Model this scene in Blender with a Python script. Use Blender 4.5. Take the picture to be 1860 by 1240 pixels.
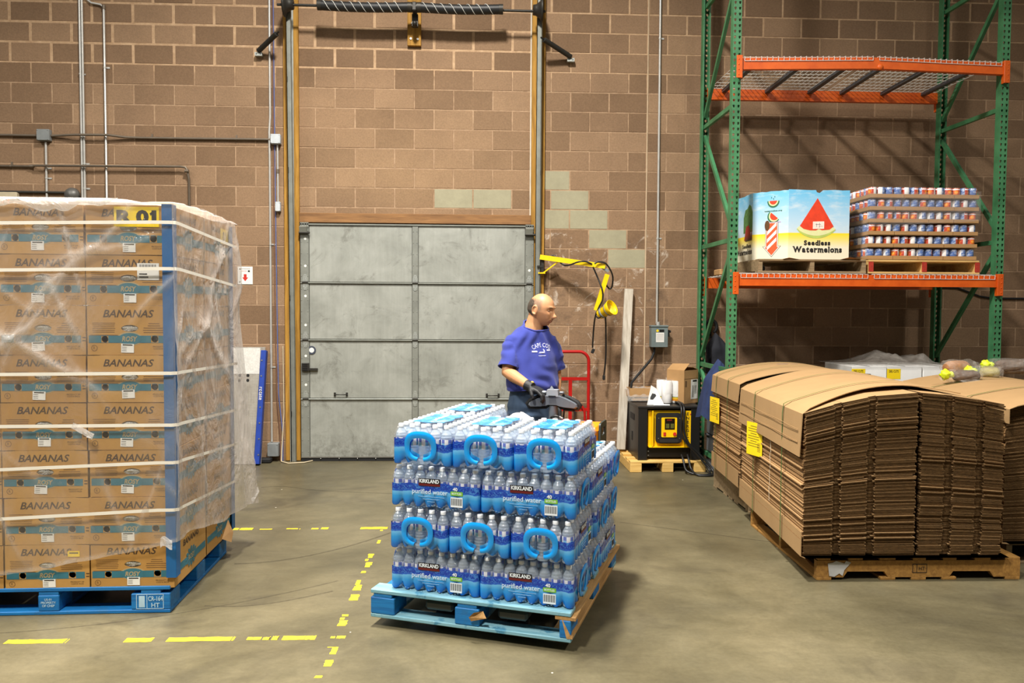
import bpy, bmesh, math, random
from mathutils import Vector, Matrix, Euler, noise
for o in list(bpy.data.objects): bpy.data.objects.remove(o, do_unlink=True)
SC = bpy.context.scene
COL = SC.collection
PI = math.pi
R = math.radians
random.seed(7)

# ---------------------------------------------------------------- camera
cam_d = bpy.data.cameras.new('camera'); cam = bpy.data.objects.new('camera', cam_d); COL.objects.link(cam)
cam_d.sensor_width = 36.0; cam_d.lens = 28.0; cam_d.clip_start = 0.05
_r = Vector((0.99890226, -0.04651436, 0.00554038)); _u = Vector((-0.00353441, 0.04309782, 0.99906461)); _f = Vector((0.04670963, 0.99798747, -0.04288611))
cam.matrix_world = Matrix(((_r.x, _u.x, -_f.x, 0), (_r.y, _u.y, -_f.y, 0), (_r.z, _u.z, -_f.z, 1.615), (0, 0, 0, 1)))
SC.camera = cam
# ---------------------------------------------------------------- world, lights, exposure
wd = bpy.data.worlds.new('world'); SC.world = wd; wd.use_nodes = True
bg = wd.node_tree.nodes['Background']; bg.inputs[0].default_value = (1.0, 0.96, 0.9, 1); bg.inputs[1].default_value = 0.13
def area(name, loc, size, power, color=(1, 0.955, 0.88), spread=145, size_y=None):
    """high bay fixture: looks straight down, reflector limits its spread"""
    d = bpy.data.lights.new(name, 'AREA'); d.energy = power; d.color = color; d.size = size; d.spread = math.radians(spread)
    if size_y: d.shape = 'RECTANGLE'; d.size_y = size_y
    o = bpy.data.objects.new(name, d); COL.objects.link(o); o.location = loc
    return o
area('bay_light', (-0.5, 4.2, 7.4), 0.5, 760, size_y=0.8)
area('bay_light', (-2.2, 0.0, 7.4), 0.6, 660, size_y=1.0)
area('bay_light', (-6.6, 2.8, 7.4), 0.6, 330, size_y=1.0)
area('bay_light', (4.6, 1.2, 7.4), 0.6, 270, size_y=1.0)
SC.view_settings.view_transform = 'Standard'; SC.view_settings.look = 'None'
SC.view_settings.exposure = 0.0; SC.view_settings.gamma = 1.0; SC.view_settings.use_curve_mapping = False
try:
    SC.cycles.max_bounces = 10; SC.cycles.transparent_max_bounces = 24; SC.cycles.use_denoising = True
    SC.cycles.sample_clamp_indirect = 6.0; SC.cycles.caustics_reflective = False; SC.cycles.caustics_refractive = False
except Exception: pass

# ---------------------------------------------------------------- materials
def s2l(c):
    return tuple((x / 12.92 if x <= 0.04045 else ((x + 0.055) / 1.055) ** 2.4) for x in c)
def rgb(r, g, b): return s2l((r / 255, g / 255, b / 255)) + (1.0,)
class NT:
    def __init__(s, name):
        s.m = bpy.data.materials.new(name); s.m.use_nodes = True; s.t = s.m.node_tree
        s.b = s.t.nodes['Principled BSDF']; s.out = s.t.nodes['Material Output']
    def n(s, typ, **kw):
        nd = s.t.nodes.new(typ)
        for k, v in kw.items():
            if k.startswith('i_'): 
                key = k[2:]; key = int(key) if key.isdigit() else key
                nd.inputs[key].default_value = v
            else: setattr(nd, k, v)
        return nd
    def l(s, a, b): s.t.links.new(a, b)
    def mix(s, fac, a, b, mode='MIX'):
        nd = s.n('ShaderNodeMix', data_type='RGBA', blend_type=mode)
        for i, v in ((0, fac), (6, a), (7, b)):
            if hasattr(v, 'links') or isinstance(v, bpy.types.NodeSocket): s.l(v, nd.inputs[i])
            else: nd.inputs[i].default_value = v
        return nd.outputs[2]
    def math(s, op, a, b=0.0, c=None):
        nd = s.n('ShaderNodeMath', operation=op)
        for i, v in enumerate((a, b) if c is None else (a, b, c)):
            if isinstance(v, bpy.types.NodeSocket): s.l(v, nd.inputs[i])
            else: nd.inputs[i].default_value = v
        return nd.outputs[0]
    def ramp(s, fac, stops, interp='LINEAR'):
        nd = s.n('ShaderNodeValToRGB'); s.l(fac, nd.inputs[0]); cr = nd.color_ramp; cr.interpolation = interp
        while len(cr.elements) < len(stops): cr.elements.new(0.5)
        for e, (p, c) in zip(cr.elements, stops): e.position = p; e.color = c if len(c) == 4 else tuple(c) + (1,)
        return nd.outputs[0]
    def noise(s, vec, scale=5, detail=4, rough=0.55, dist=0.0):
        nd = s.n('ShaderNodeTexNoise'); nd.inputs['Scale'].default_value = scale; nd.inputs['Detail'].default_value = detail
        nd.inputs['Roughness'].default_value = rough; nd.inputs['Distortion'].default_value = dist
        if vec: s.l(vec, nd.inputs['Vector'])
        return nd.outputs[0]
    def coord(s, kind='Object'):
        return s.n('ShaderNodeTexCoord').outputs[kind]
    def pos(s): return s.n('ShaderNodeNewGeometry').outputs['Position']
    def xyz(s, v):
        nd = s.n('ShaderNodeSeparateXYZ'); s.l(v, nd.inputs[0]); return nd.outputs
    def scalev(s, v, sc):
        nd = s.n('ShaderNodeMapping'); nd.inputs['Scale'].default_value = sc; s.l(v, nd.inputs[0]); return nd.outputs[0]
    def bump(s, h, strength=0.3, dist=0.01):
        nd = s.n('ShaderNodeBump'); nd.inputs['Strength'].default_value = strength; nd.inputs['Distance'].default_value = dist
        s.l(h, nd.inputs['Height']); s.l(nd.outputs[0], s.b.inputs['Normal'])
    def col(s, c):
        if isinstance(c, bpy.types.NodeSocket): s.l(c, s.b.inputs['Base Color'])
        else: s.b.inputs['Base Color'].default_value = c
    def fin(s, rough=0.6, metal=0.0, spec=0.5):
        s.b.inputs['Roughness'].default_value = rough; s.b.inputs['Metallic'].default_value = metal
        s.b.inputs['Specular IOR Level'].default_value = spec
        return s.m
def simple(name, c, rough=0.6, metal=0.0, var=0.12, scale=12, bump=0.0, spec=0.5):
    """one colour with procedural blotching and optional fine relief"""
    t = NT(name); co = t.coord(); nz = t.noise(co, scale, 5)
    d = tuple(x * (1 - var) for x in c[:3]) + (1,); h = tuple(min(1, x * (1 + var)) for x in c[:3]) + (1,)
    t.col(t.ramp(nz, [(0.3, d), (0.7, h)]))
    if bump: t.bump(t.noise(co, scale * 8, 3), bump, 0.004)
    return t.fin(rough, metal, spec)
def wood(name, a, b, scale=1.0, axis=0, rough=0.75, wear=None):
    t = NT(name); co = t.coord()
    sc = [14 * scale] * 3; sc[axis] = 1.2 * scale
    g = t.noise(t.scalev(co, tuple(sc)), 3.0, 6, 0.6, 0.6)
    c = t.ramp(g, [(0.3, a), (0.7, b)])
    if wear:
        w = t.noise(co, 7, 6, 0.65)
        c = t.mix(t.ramp(w, [(0.56, (0, 0, 0, 1)), (0.62, (1, 1, 1, 1))]), c, wear)
    t.col(c); t.bump(g, 0.35, 0.004)
    return t.fin(rough)
def clearfilm(name, tint, alpha, rough=0.12, wrinkle=0.0, wscale=8.0, spec=0.6, avar=0.0):
    t = NT(name); t.col(tint); t.b.inputs['Alpha'].default_value = alpha
    co = t.coord()
    if avar:
        nz = t.noise(co, wscale * 0.5, 5, 0.6, 1.0)
        a = t.math('ADD', t.math('MULTIPLY', t.math('SUBTRACT', nz, 0.5), avar), alpha); t.l(t.n('ShaderNodeClamp').outputs[0], t.b.inputs['Alpha']) if False else t.l(a, t.b.inputs['Alpha'])
    if wrinkle: t.bump(t.noise(co, wscale, 5, 0.6, 1.5), wrinkle, 0.02)
    return t.fin(rough, 0, spec)

# ---------------------------------------------------------------- mesh builder
class MB:
    def __init__(s): s.v = []; s.f = []; s.mi = []; s.sm = []
    def add(s, vs, fs, mi=0, sm=False):
        b = len(s.v); s.v += [tuple(v) for v in vs]
        for f in fs: s.f.append(tuple(i + b for i in f)); s.mi.append(mi); s.sm.append(sm)
        return s
    def box(s, c, d, mi=0, rot=None, bev=0.0):
        hx, hy, hz = d[0] / 2, d[1] / 2, d[2] / 2
        if bev <= 0:
            vs = [(x, y, z) for x in (-hx, hx) for y in (-hy, hy) for z in (-hz, hz)]
            fs = [(0, 1, 3, 2), (4, 6, 7, 5), (0, 4, 5, 1), (2, 3, 7, 6), (0, 2, 6, 4), (1, 5, 7, 3)]
        else:
            bev = min(bev, hx * .9, hy * .9, hz * .9); vs = []; fs = []; idx = {}
            for sx in (-1, 1):
                for sy in (-1, 1):
                    for sz in (-1, 1):
                        for a in range(3):
                            h = [hx - bev, hy - bev, hz - bev]; h[a] += bev
                            idx[sx, sy, sz, a] = len(vs); vs.append((sx * h[0], sy * h[1], sz * h[2]))
            S = (-1, 1)
            for q in S:
                fs.append([idx[q, a, b, 0] for a, b in ((-1, -1), (1, -1), (1, 1), (-1, 1))][::q])
                fs.append([idx[a, q, b, 1] for a, b in ((-1, -1), (-1, 1), (1, 1), (1, -1))][::q])
                fs.append([idx[a, b, q, 2] for a, b in ((-1, -1), (1, -1), (1, 1), (-1, 1))][::q])
            for a in S:
                for b in S:
                    k = a * b
                    fs.append([idx[a, b, -1, 0], idx[a, b, -1, 1], idx[a, b, 1, 1], idx[a, b, 1, 0]][::k])
                    fs.append([idx[a, -1, b, 2], idx[a, -1, b, 0], idx[a, 1, b, 0], idx[a, 1, b, 2]][::-k] if True else 0)
                    fs.append([idx[-1, a, b, 1], idx[-1, a, b, 2], idx[1, a, b, 2], idx[1, a, b, 1]][::k])
                    for c_ in S: fs.append([idx[a, b, c_, 0], idx[a, b, c_, 1], idx[a, b, c_, 2]][::a * b * c_])
        M = rot if rot is not None else None
        c = Vector(c); out = []
        for v in vs:
            w = Vector(v)
            if M is not None: w = M @ w
            out.append(w + c)
        return s.add(out, fs, mi)
    def bar(s, p0, p1, w, h, mi=0, up=(0, 0, 1), bev=0.0):
        p0 = Vector(p0); p1 = Vector(p1); d = p1 - p0; L = d.length; x = d.normalized(); u = Vector(up)
        if abs(x.dot(u)) > 0.98: u = Vector((0, 1, 0))
        y = u.cross(x).normalized(); z = x.cross(y)
        M = Matrix((x, y, z)).transposed()
        return s.box((p0 + p1) / 2, (L, w, h), mi, M, bev)
    def tube(s, pts, r, n=8, mi=0, caps=True, sm=True):
        pts = [Vector(p) for p in pts]; rs = r if isinstance(r, (list, tuple)) else [r] * len(pts)
        vs = []; fs = []; prev = None
        for i, p in enumerate(pts):
            t = (pts[min(i + 1, len(pts) - 1)] - pts[max(i - 1, 0)]).normalized()
            if prev is None:
                a = Vector((0, 0, 1)) if abs(t.z) < 0.9 else Vector((1, 0, 0)); nx = t.cross(a).normalized()
            else: nx = (prev - t * prev.dot(t)).normalized()
            prev = nx; ny = t.cross(nx)
            for k in range(n):
                a = 2 * PI * k / n; vs.append(p + (nx * math.cos(a) + ny * math.sin(a)) * rs[i])
        for i in range(len(pts) - 1):
            for k in range(n):
                k2 = (k + 1) % n; fs.append((i * n + k, i * n + k2, (i + 1) * n + k2, (i + 1) * n + k))
        s.add(vs, fs, mi, sm)
        if caps:
            s.add([vs[k] for k in range(n)], [tuple(reversed(range(n)))], mi); s.add(vs[-n:], [tuple(range(n))], mi)
        return s
    def cyl(s, p0, p1, r, n=12, mi=0, r2=None, sm=True): return s.tube([p0, p1], [r, r if r2 is None else r2], n, mi, True, sm)
    def lathe(s, prof, n=16, mi=0, M=None, sm=True, mis=None):
        vs = []; fs = []; ms = []
        for (r, z) in prof:
            for k in range(n):
                a = 2 * PI * k / n; v = Vector((r * math.cos(a), r * math.sin(a), z)); vs.append(M @ v if M is not None else v)
        b = len(s.v); s.v += [tuple(v) for v in vs]
        for i in range(len(prof) - 1):
            for k in range(n):
                k2 = (k + 1) % n; s.f.append((b + i * n + k, b + i * n + k2, b + (i + 1) * n + k2, b + (i + 1) * n + k)); s.mi.append(mis[i] if mis else mi); s.sm.append(sm)
        return s
    def prism(s, poly, z0, z1, mi=0, M=None):
        n = len(poly); vs = [Vector((p[0], p[1], z0)) for p in poly] + [Vector((p[0], p[1], z1)) for p in poly]
        if M is not None: vs = [M @ v for v in vs]
        return s.add(vs, [tuple(reversed(range(n))), tuple(range(n, 2 * n))] + [(i, (i + 1) % n, n + (i + 1) % n, n + i) for i in range(n)], mi)
    def grid(s, fn, nu, nv, mi=0, sm=True, closeu=False):
        vs = [fn(i / nu, j / nv) for j in range(nv + 1) for i in range(nu + 1)]; w = nu + 1
        return s.add(vs, [(j * w + i, j * w + i + 1, (j + 1) * w + i + 1, (j + 1) * w + i) for j in range(nv) for i in range(nu)], mi, sm)
    def ball(s, c, r, n=12, m=8, mi=0, M=None):
        r = r if isinstance(r, (tuple, list)) else (r, r, r); vs = []; fs = []
        for j in range(m + 1):
            t = PI * j / m
            for i in range(n):
                a = 2 * PI * i / n; v = Vector((r[0] * math.sin(t) * math.cos(a), r[1] * math.sin(t) * math.sin(a), r[2] * math.cos(t)))
                if M is not None: v = M @ v
                vs.append(v + Vector(c))
        for j in range(m):
            for i in range(n): fs.append((j * n + i, (j + 1) * n + i, (j + 1) * n + (i + 1) % n, j * n + (i + 1) % n))
        return s.add(vs, fs, mi, True)
    def mesh(s, name, mats):
        me = bpy.data.meshes.new(name); me.from_pydata(s.v, [], s.f)
        for m in (mats if isinstance(mats, (list, tuple)) else [mats]): me.materials.append(m)
        me.polygons.foreach_set('material_index', s.mi); me.polygons.foreach_set('use_smooth', s.sm); me.validate(); me.update()
        return me
    def build(s, name, mats, parent=None, loc=(0, 0, 0), rot=(0, 0, 0)):
        return ob(name, s.mesh(name, mats), parent, loc, rot)
def ob(name, me, parent=None, loc=(0, 0, 0), rot=(0, 0, 0), scale=None):
    o = bpy.data.objects.new(name, me); COL.objects.link(o); o.location = loc; o.rotation_euler = rot
    if scale: o.scale = scale
    if parent: o.parent = parent
    return o
def tag(o, label, cat, group=None, kind=None):
    if label: o['label'] = label
    if cat: o['category'] = cat
    if group: o['group'] = group
    if kind: o['kind'] = kind
    return o
def thing(name, label, cat, loc=(0, 0, 0), rotz=0.0, group=None):
    o = bpy.data.objects.new(name, None); COL.objects.link(o); o.location = loc; o.rotation_euler = (0, 0, rotz); o.empty_display_size = 0.1
    return tag(o, label, cat, group)
def struct(o): o['kind'] = 'structure'; return o
def stuff(o): o['kind'] = 'stuff'; return o
def dup(root, loc, rotz, label, group=None):
    r = root.copy(); COL.objects.link(r); r.location = loc; r.rotation_euler = (0, 0, rotz); r['label'] = label
    if group: r['group'] = group
    for ch in list(root.children):
        c = ch.copy(); COL.objects.link(c); c.parent = r
        for g in list(ch.children):
            d = g.copy(); COL.objects.link(d); d.parent = c
    return r
ORD = ['', 'first', 'second', 'third', 'fourth', 'fifth', 'sixth', 'seventh', 'eighth', 'ninth', 'tenth', 'eleventh', 'twelfth', 'thirteenth']

# lettering: filled outlines as thin meshes (x right, y up, facing +z), centred
_tc = {}
def text_mesh(txt, h, mat, bold=0.0, shear=0.0, width=None, ext=0.0004, spacing=1.0, line=1.0):
    key = (txt, h, mat.name, bold, shear, width, spacing)
    if key in _tc: return _tc[key]
    cu = bpy.data.curves.new('lettering', 'FONT'); cu.body = txt; cu.size = 1.0; cu.align_x = 'CENTER'; cu.align_y = 'CENTER'
    cu.resolution_u = 3; cu.offset = bold; cu.shear = shear; cu.extrude = 0.0; cu.space_character = spacing; cu.space_line = line
    o = bpy.data.objects.new('lettering', cu); COL.objects.link(o)
    dg = bpy.context.evaluated_depsgraph_get(); me = bpy.data.meshes.new_from_object(o.evaluated_get(dg))
    bpy.data.objects.remove(o, do_unlink=True)
    xs = [v.co.x for v in me.vertices]; ys = [v.co.y for v in me.vertices]
    x0, x1, y0, y1 = min(xs), max(xs), min(ys), max(ys); sy = h / (y1 - y0); sx = sy if width is None else width / (x1 - x0)
    for v in me.vertices: v.co = ((v.co.x - (x0 + x1) / 2) * sx, (v.co.y - (y0 + y1) / 2) * sy, ext)
    me.materials.clear(); me.materials.append(mat); me.name = 'lettering'; _tc[key] = me
    return me
FRONT = (PI / 2, 0, 0)          # lay a flat x/y design upright facing -y
RIGHT = (PI / 2, 0, PI / 2)     # facing +x
LEFTF = (PI / 2, 0, -PI / 2)    # facing -x
def text(txt, h, mat, parent, loc, rot=FRONT, name='lettering', **kw):
    return ob(name, text_mesh(txt, h, mat, **kw), parent, loc, rot)
def fill2d(name, outer, holes, thick, mat):
    """flat outline with real holes, given thickness"""
    cu = bpy.data.curves.new(name, 'CURVE'); cu.dimensions = '2D'; cu.fill_mode = 'BOTH'; cu.extrude = thick / 2
    for lp in [outer] + holes:
        sp = cu.splines.new('POLY'); sp.points.add(len(lp) - 1); sp.use_cyclic_u = True
        for p, q in zip(sp.points, lp): p.co = (q[0], q[1], 0, 1)
    o = bpy.data.objects.new(name, cu); COL.objects.link(o)
    dg = bpy.context.evaluated_depsgraph_get(); me = bpy.data.meshes.new_from_object(o.evaluated_get(dg)); bpy.data.objects.remove(o, do_unlink=True)
    me.materials.clear(); me.materials.append(mat); me.name = name
    return me
def ell(cx, cy, rx, ry, n=20): return [(cx + rx * math.cos(2 * PI * k / n), cy + ry * math.sin(2 * PI * k / n)) for k in range(n)]
def rrect(cx, cy, w, h, r=0.01, n=4):
    o = []
    for qx, qy, a0 in ((1, 1, 0), (-1, 1, 90), (-1, -1, 180), (1, -1, 270)):
        for k in range(n + 1):
            a = R(a0 + 90 * k / n); o.append((cx + qx * (w / 2 - r) + r * math.cos(a), cy + qy * (h / 2 - r) + r * math.sin(a)))
    return o
def rect(cx, cy, w, h): return [(cx - w / 2, cy - h / 2), (cx + w / 2, cy - h / 2), (cx + w / 2, cy + h / 2), (cx - w / 2, cy + h / 2)]
def flat(name, polys, mat, parent, loc, rot=FRONT, t=0.0008):
    """printed shapes / stickers: thin prisms lying on a face"""
    m = MB()
    for p in polys: m.prism(p, 0, t)
    return m.build(name, mat, parent, loc, rot)
# ================================================================ shared materials
D = 8.387          # the block wall's face
M_black = simple('black_paint', rgb(22, 22, 22), 0.45)
M_rubber = simple('black_rubber', rgb(18, 18, 19), 0.7)
M_cable = simple('cable_jacket', rgb(24, 24, 25), 0.4)
M_dark = simple('dark_steel', rgb(62, 60, 56), 0.5, 0.6)
M_steel = simple('bright_steel', rgb(190, 190, 186), 0.3, 0.9, 0.06)
M_conduit = simple('conduit_steel', rgb(204, 202, 196), 0.35, 0.4, 0.08)
M_conduit_d = simple('dull_conduit', rgb(120, 108, 94), 0.5, 0.5, 0.1)
M_boxgrey = simple('grey_box_paint', rgb(128, 132, 132), 0.5)
M_white = simple('white_paper', rgb(232, 230, 224), 0.7, 0, 0.04)
M_ink = simple('black_ink', rgb(30, 27, 24), 0.7)
M_red = simple('red_print', rgb(196, 40, 28), 0.6)
M_yellow = simple('yellow_label', rgb(248, 214, 20), 0.55, 0, 0.05)
M_card = simple('cardboard', rgb(176, 136, 88), 0.82, 0, 0.07, 9)
M_cardedge = simple('cardboard_edge', rgb(150, 112, 70), 0.9, 0, 0.15, 40)

# ---------------------------------------------------------------- block wall
def block_material(name, per_object):
    t = NT(name)
    if per_object: rnd = t.n('ShaderNodeObjectInfo').outputs['Random']
    else: rnd = t.n('ShaderNodeNewGeometry').outputs['Random Per Island']
    P = t.pos(); p = t.xyz(P)
    base = t.ramp(rnd, [(0.0, rgb(130, 105, 82)), (0.3, rgb(141, 115, 91)), (0.62, rgb(149, 122, 97)), (0.95, rgb(161, 133, 106))])
    # cleaner, pinker courses above the door; greyer to the far right
    cl = t.math('MULTIPLY', t.math('SMOOTH_MIN', t.math('SUBTRACT', 1.0, t.math('ABSOLUTE', t.math('DIVIDE', t.math('ADD', p[0], 0.7), 2.2))), 1.0, 0.3), 1.0)
    clz = t.math('SUBTRACT', 1.0, t.math('ABSOLUTE', t.math('DIVIDE', t.math('SUBTRACT', p[2], 3.0), 1.0)))
    k = t.math('MAXIMUM', t.math('MULTIPLY', t.math('MAXIMUM', cl, 0.0), t.math('MAXIMUM', clz, 0.0)), 0.0)
    base = t.mix(t.math('MULTIPLY', k, 0.6), base, rgb(172, 143, 111))
    fine = t.noise(P, 60, 4, 0.7)
    base = t.mix(0.8, base, t.ramp(fine, [(0.25, (0.72, 0.71, 0.70, 1)), (0.75, (1.12, 1.1, 1.08, 1))]), 'MULTIPLY')
    big = t.noise(P, 1.3, 4, 0.6)
    base = t.mix(0.7, base, t.ramp(big, [(0.3, (0.78, 0.76, 0.74, 1)), (0.65, (1.06, 1.04, 1.0, 1))]), 'MULTIPLY')
    # lime bloom beside the door on the right and soot stains
    zone = t.math('MULTIPLY', t.math('MULTIPLY', t.math('GREATER_THAN', p[0], 0.7), t.math('LESS_THAN', p[0], 2.05)), t.math('LESS_THAN', p[2], 2.4))
    ef = t.noise(P, 5.0, 7, 0.72, 0.8)
    base = t.mix(t.math('MULTIPLY', zone, t.ramp(ef, [(0.56, (0, 0, 0, 1)), (0.66, (0.8, 0.8, 0.8, 1))])), base, rgb(214, 200, 184))
    so = t.noise(t.scalev(P, (1.7, 1, 2.3)), 2.1, 5, 0.7)
    base = t.mix(t.math('MULTIPLY', zone, t.ramp(so, [(0.52, (0, 0, 0, 1)), (0.7, (0.65, 0.65, 0.65, 1))])), base, rgb(92, 74, 60))
    t.col(base); t.bump(t.noise(P, 90, 3, 0.6), 0.5, 0.004)
    return t.fin(0.92, 0, 0.25)
M_block = block_material('concrete_block', True)
M_blockf = block_material('concrete_block_far', False)
t = NT('green_grey_block'); P = t.pos(); t.col(t.mix(0.6, rgb(162, 156, 130), t.ramp(t.noise(P, 9, 6, 0.7), [(0.3, (0.8, 0.8, 0.78, 1)), (0.7, (1.1, 1.1, 1.08, 1))]), 'MULTIPLY')); t.bump(t.noise(P, 60, 3), 0.3, 0.003); M_blockg = t.fin(0.85)
t = NT('mortar'); P = t.pos(); mz = t.math('GREATER_THAN', t.xyz(P)[2], 4.0); t.col(t.mix(mz, t.ramp(t.noise(P, 14, 6, 0.7), [(0.3, rgb(146, 118, 92)), (0.7, rgb(188, 158, 128))]), t.ramp(t.noise(P, 14, 6, 0.7), [(0.3, rgb(170, 138, 106)), (0.7, rgb(206, 174, 140))]))); t.bump(t.noise(P, 50, 4), 0.5, 0.004); M_mortar = t.fin(0.95, 0, 0.2)

wall = MB().box((0.5, D + 0.1025, 2.95), (17, 0.20, 5.9)).build('wall_back', M_mortar); struct(wall)
X0, BW, BH, CJ = -4.49474, 0.4064, 0.2032, 1.802
_bm = {}
def block_mesh(w, h, mat):
    key = (round(w, 3), round(h, 3), mat.name)
    if key not in _bm:
        m = MB(); b = 0.004; y = 0.0
        def ring(dx, dz, yy): return [(-dx, yy, -dz), (dx, yy, -dz), (dx, yy, dz), (-dx, yy, dz)]
        v = ring(w / 2 - b, h / 2 - b, 0) + ring(w / 2, h / 2, b) + ring(w / 2, h / 2, 0.012)
        f = [(0, 1, 2, 3)]
        for r_ in (0, 4): f += [(r_ + i, r_ + 4 + i, r_ + 4 + (i + 1) % 4, r_ + (i + 1) % 4) for i in range(4)]
        m.add(v, f); _bm[key] = m.mesh('block', mat)
    return _bm[key]
blocks = []
for kz in range(0, 29):
    z = (kz + 0.5) * BH; off = 0 if kz % 2 else 0.5
    for i in range(-10, 31):
        a = X0 + (i + off) * BW; b = a + BW
        if a > 8.4: continue
        segs = [(a, b)]
        if a < CJ - 0.05 and b > CJ + 0.05: segs = [(a, CJ - 0.004), (CJ + 0.004, b)]
        for a_, b_ in segs:
            xc = (a_ + b_) / 2
            if -1.80 < a_ and b_ < 0.62 and z < 2.44: continue      # the doorway
            jw = 0.024 if kz >= 20 and xc < 0.7 else (0.016 if kz >= 22 else 0.009)
            jh = jw * 0.8
            green = (0.70 < xc < 1.15 and 12 <= kz <= 14) or (1.0 < xc < 1.62 and 11 <= kz <= 12 and not (kz == 12 and xc > 1.45)) or (0.7 < xc < 0.95 and kz == 15) or (1.35 < xc < 1.82 and kz == 10) or (-0.46 < xc < 0.36 and kz == 13)
            blocks.append((xc, z, b_ - a_ - jw - random.uniform(0, .002), BH - jh, green))
def near(b): return ((b[0] - 0.0) / 1.7) ** 2 + (b[1] - 3.0) ** 2 + (50 if (b[0] < -2.6 and b[1] < 2.5) else 0) + (30 if b[0] > 2.3 and b[1] < 2.0 else 0) + (80 if b[1] > 4.95 else 0)
blocks.sort(key=near)
for (x, z, w, h, g) in blocks[:298]:
    ob('block', block_mesh(w, h, M_blockg if g else M_block), wall, (x, D + random.uniform(-0.0012, 0.0012), z))
m = MB()
for (x, z, w, h, g) in blocks[298:]:
    b = 0.004; dy = D + random.uniform(-0.0012, 0.0012)
    v = [(x + sx * (w / 2 - q), dy + yy, z + sz * (h / 2 - q)) for q, yy in ((b, 0), (0, b), (0, 0.012)) for sx, sz in ((-1, -1), (1, -1), (1, 1), (-1, 1))]
    m.add(v, [(0, 1, 2, 3)] + [(r_ + i, r_ + 4 + i, r_ + 4 + (i + 1) % 4, r_ + (i + 1) % 4) for r_ in (0, 4) for i in range(4)])
stuff(m.build('outer_blocks', M_blockf, wall))
MB().box((CJ, D - 0.001, 2.5), (0.012, 0.008, 5.0)).build('control_joint', simple('joint_caulk', rgb(196, 172, 142), 0.8), wall)

# ---------------------------------------------------------------- floor
t = NT('concrete_floor'); P = t.pos()
c = t.ramp(t.noise(P, 0.9, 6, 0.62, 0.4), [(0.28, rgb(76, 70, 52)), (0.5, rgb(98, 91, 69)), (0.72, rgb(122, 113, 88))])
c = t.mix(0.75, c, t.ramp(t.noise(t.scalev(P, (1, 2.0, 1)), 4.5, 7, 0.7, 0.6), [(0.25, (0.74, 0.73, 0.7, 1)), (0.7, (1.1, 1.09, 1.06, 1))]), 'MULTIPLY')
c = t.mix(0.6, c, t.ramp(t.noise(P, 45, 4, 0.7), [(0.3, (0.82, 0.81, 0.8, 1)), (0.7, (1.1, 1.1, 1.1, 1))]), 'MULTIPLY')
dk = t.noise(t.scalev(P, (0.8, 1.3, 1)), 1.1, 5, 0.6, 1.2)
c = t.mix(t.ramp(dk, [(0.56, (0, 0, 0, 1)), (0.74, (0.7, 0.7, 0.7, 1))]), c, rgb(60, 54, 42))
sp = t.n('ShaderNodeTexVoronoi', feature='F1'); sp.inputs['Scale'].default_value = 3.2; t.l(P, sp.inputs['Vector'])
c = t.mix(t.math('LESS_THAN', sp.outputs['Distance'], 0.022), c, rgb(206, 200, 182))
t.col(c); t.bump(t.noise(P, 30, 4), 0.12, 0.004)
rr = t.ramp(t.noise(P, 2.2, 5, 0.6), [(0.3, (0.33, 0.33, 0.33, 1)), (0.7, (0.55, 0.55, 0.55, 1))]); t.l(rr, t.b.inputs['Roughness'])
M_floor = t.m; t.b.inputs['Specular IOR Level'].default_value = 0.45
floor = MB().box((0.5, 3.2, -0.1), (17, 10.8, 0.2)).build('floor', M_floor); struct(floor)
# worn yellow bay markings: chips of paint film, drawn as broken strokes along each line
t = NT('worn_yellow_paint'); P = t.pos(); t.col(t.ramp(t.noise(P, 25, 5, 0.7), [(0.3, rgb(196, 176, 40)), (0.6, rgb(236, 212, 46))])); M_line = t.fin(0.6)
def chips(runs, horizontal, cst, w, seed):
    rnd = random.Random(seed); m = MB()
    for a, b, dens in runs:
        s = a
        while s < b:
            L = rnd.uniform(0.03, 0.16) * (1.6 if dens > .8 else 0.6); e = min(b, s + L)
            if rnd.random() < dens:
                n = 5; up = []; lo = []; hw = w / 2 * (1 if dens > .8 else rnd.uniform(0.35, 0.9)); cc = cst + rnd.uniform(-1, 1) * (w / 2 - hw)
                for i in range(n + 1):
                    q = s + (e - s) * i / n
                    up.append((q, cc + hw * rnd.uniform(0.75, 1.0))); lo.append((q, cc - hw * rnd.uniform(0.75, 1.0)))
                poly = lo + up[::-1]
                if not horizontal: poly = [(y, x) for x, y in poly][::-1]
                m.prism(poly, 0.0002, 0.0012)
            s = e + rnd.uniform(-0.002, 0.01) * (1 if dens > .8 else 4)
    return m
chips([(-2.24, -1.95, 1), (-1.93, -1.80, .25), (-1.68, -1.55, 1), (-1.48, -1.16, 1), (-1.1, -0.99, .4), (-0.98, -0.95, 1), (-0.93, -0.77, .95), (-0.75, -0.6, .45)], True, 3.86, 0.052, 3).build('painted_line', M_line, floor)
chips([(-1.80, -1.6, .95), (-1.55, -1.36, .3), (-1.36, -1.26, .7), (-1.18, -1.06, .8), (-1.05, -0.9, .3), (-0.9, -0.63, .9)], True, 5.79, 0.06, 4).build('painted_line', M_line, floor)
chips([(3.25, 3.5, .55), (3.5, 3.75, .3), (4.0, 4.15, .75), (4.35, 5.75, .62)], False, -0.665, 0.06, 9).build('painted_line', M_line, floor)
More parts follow.
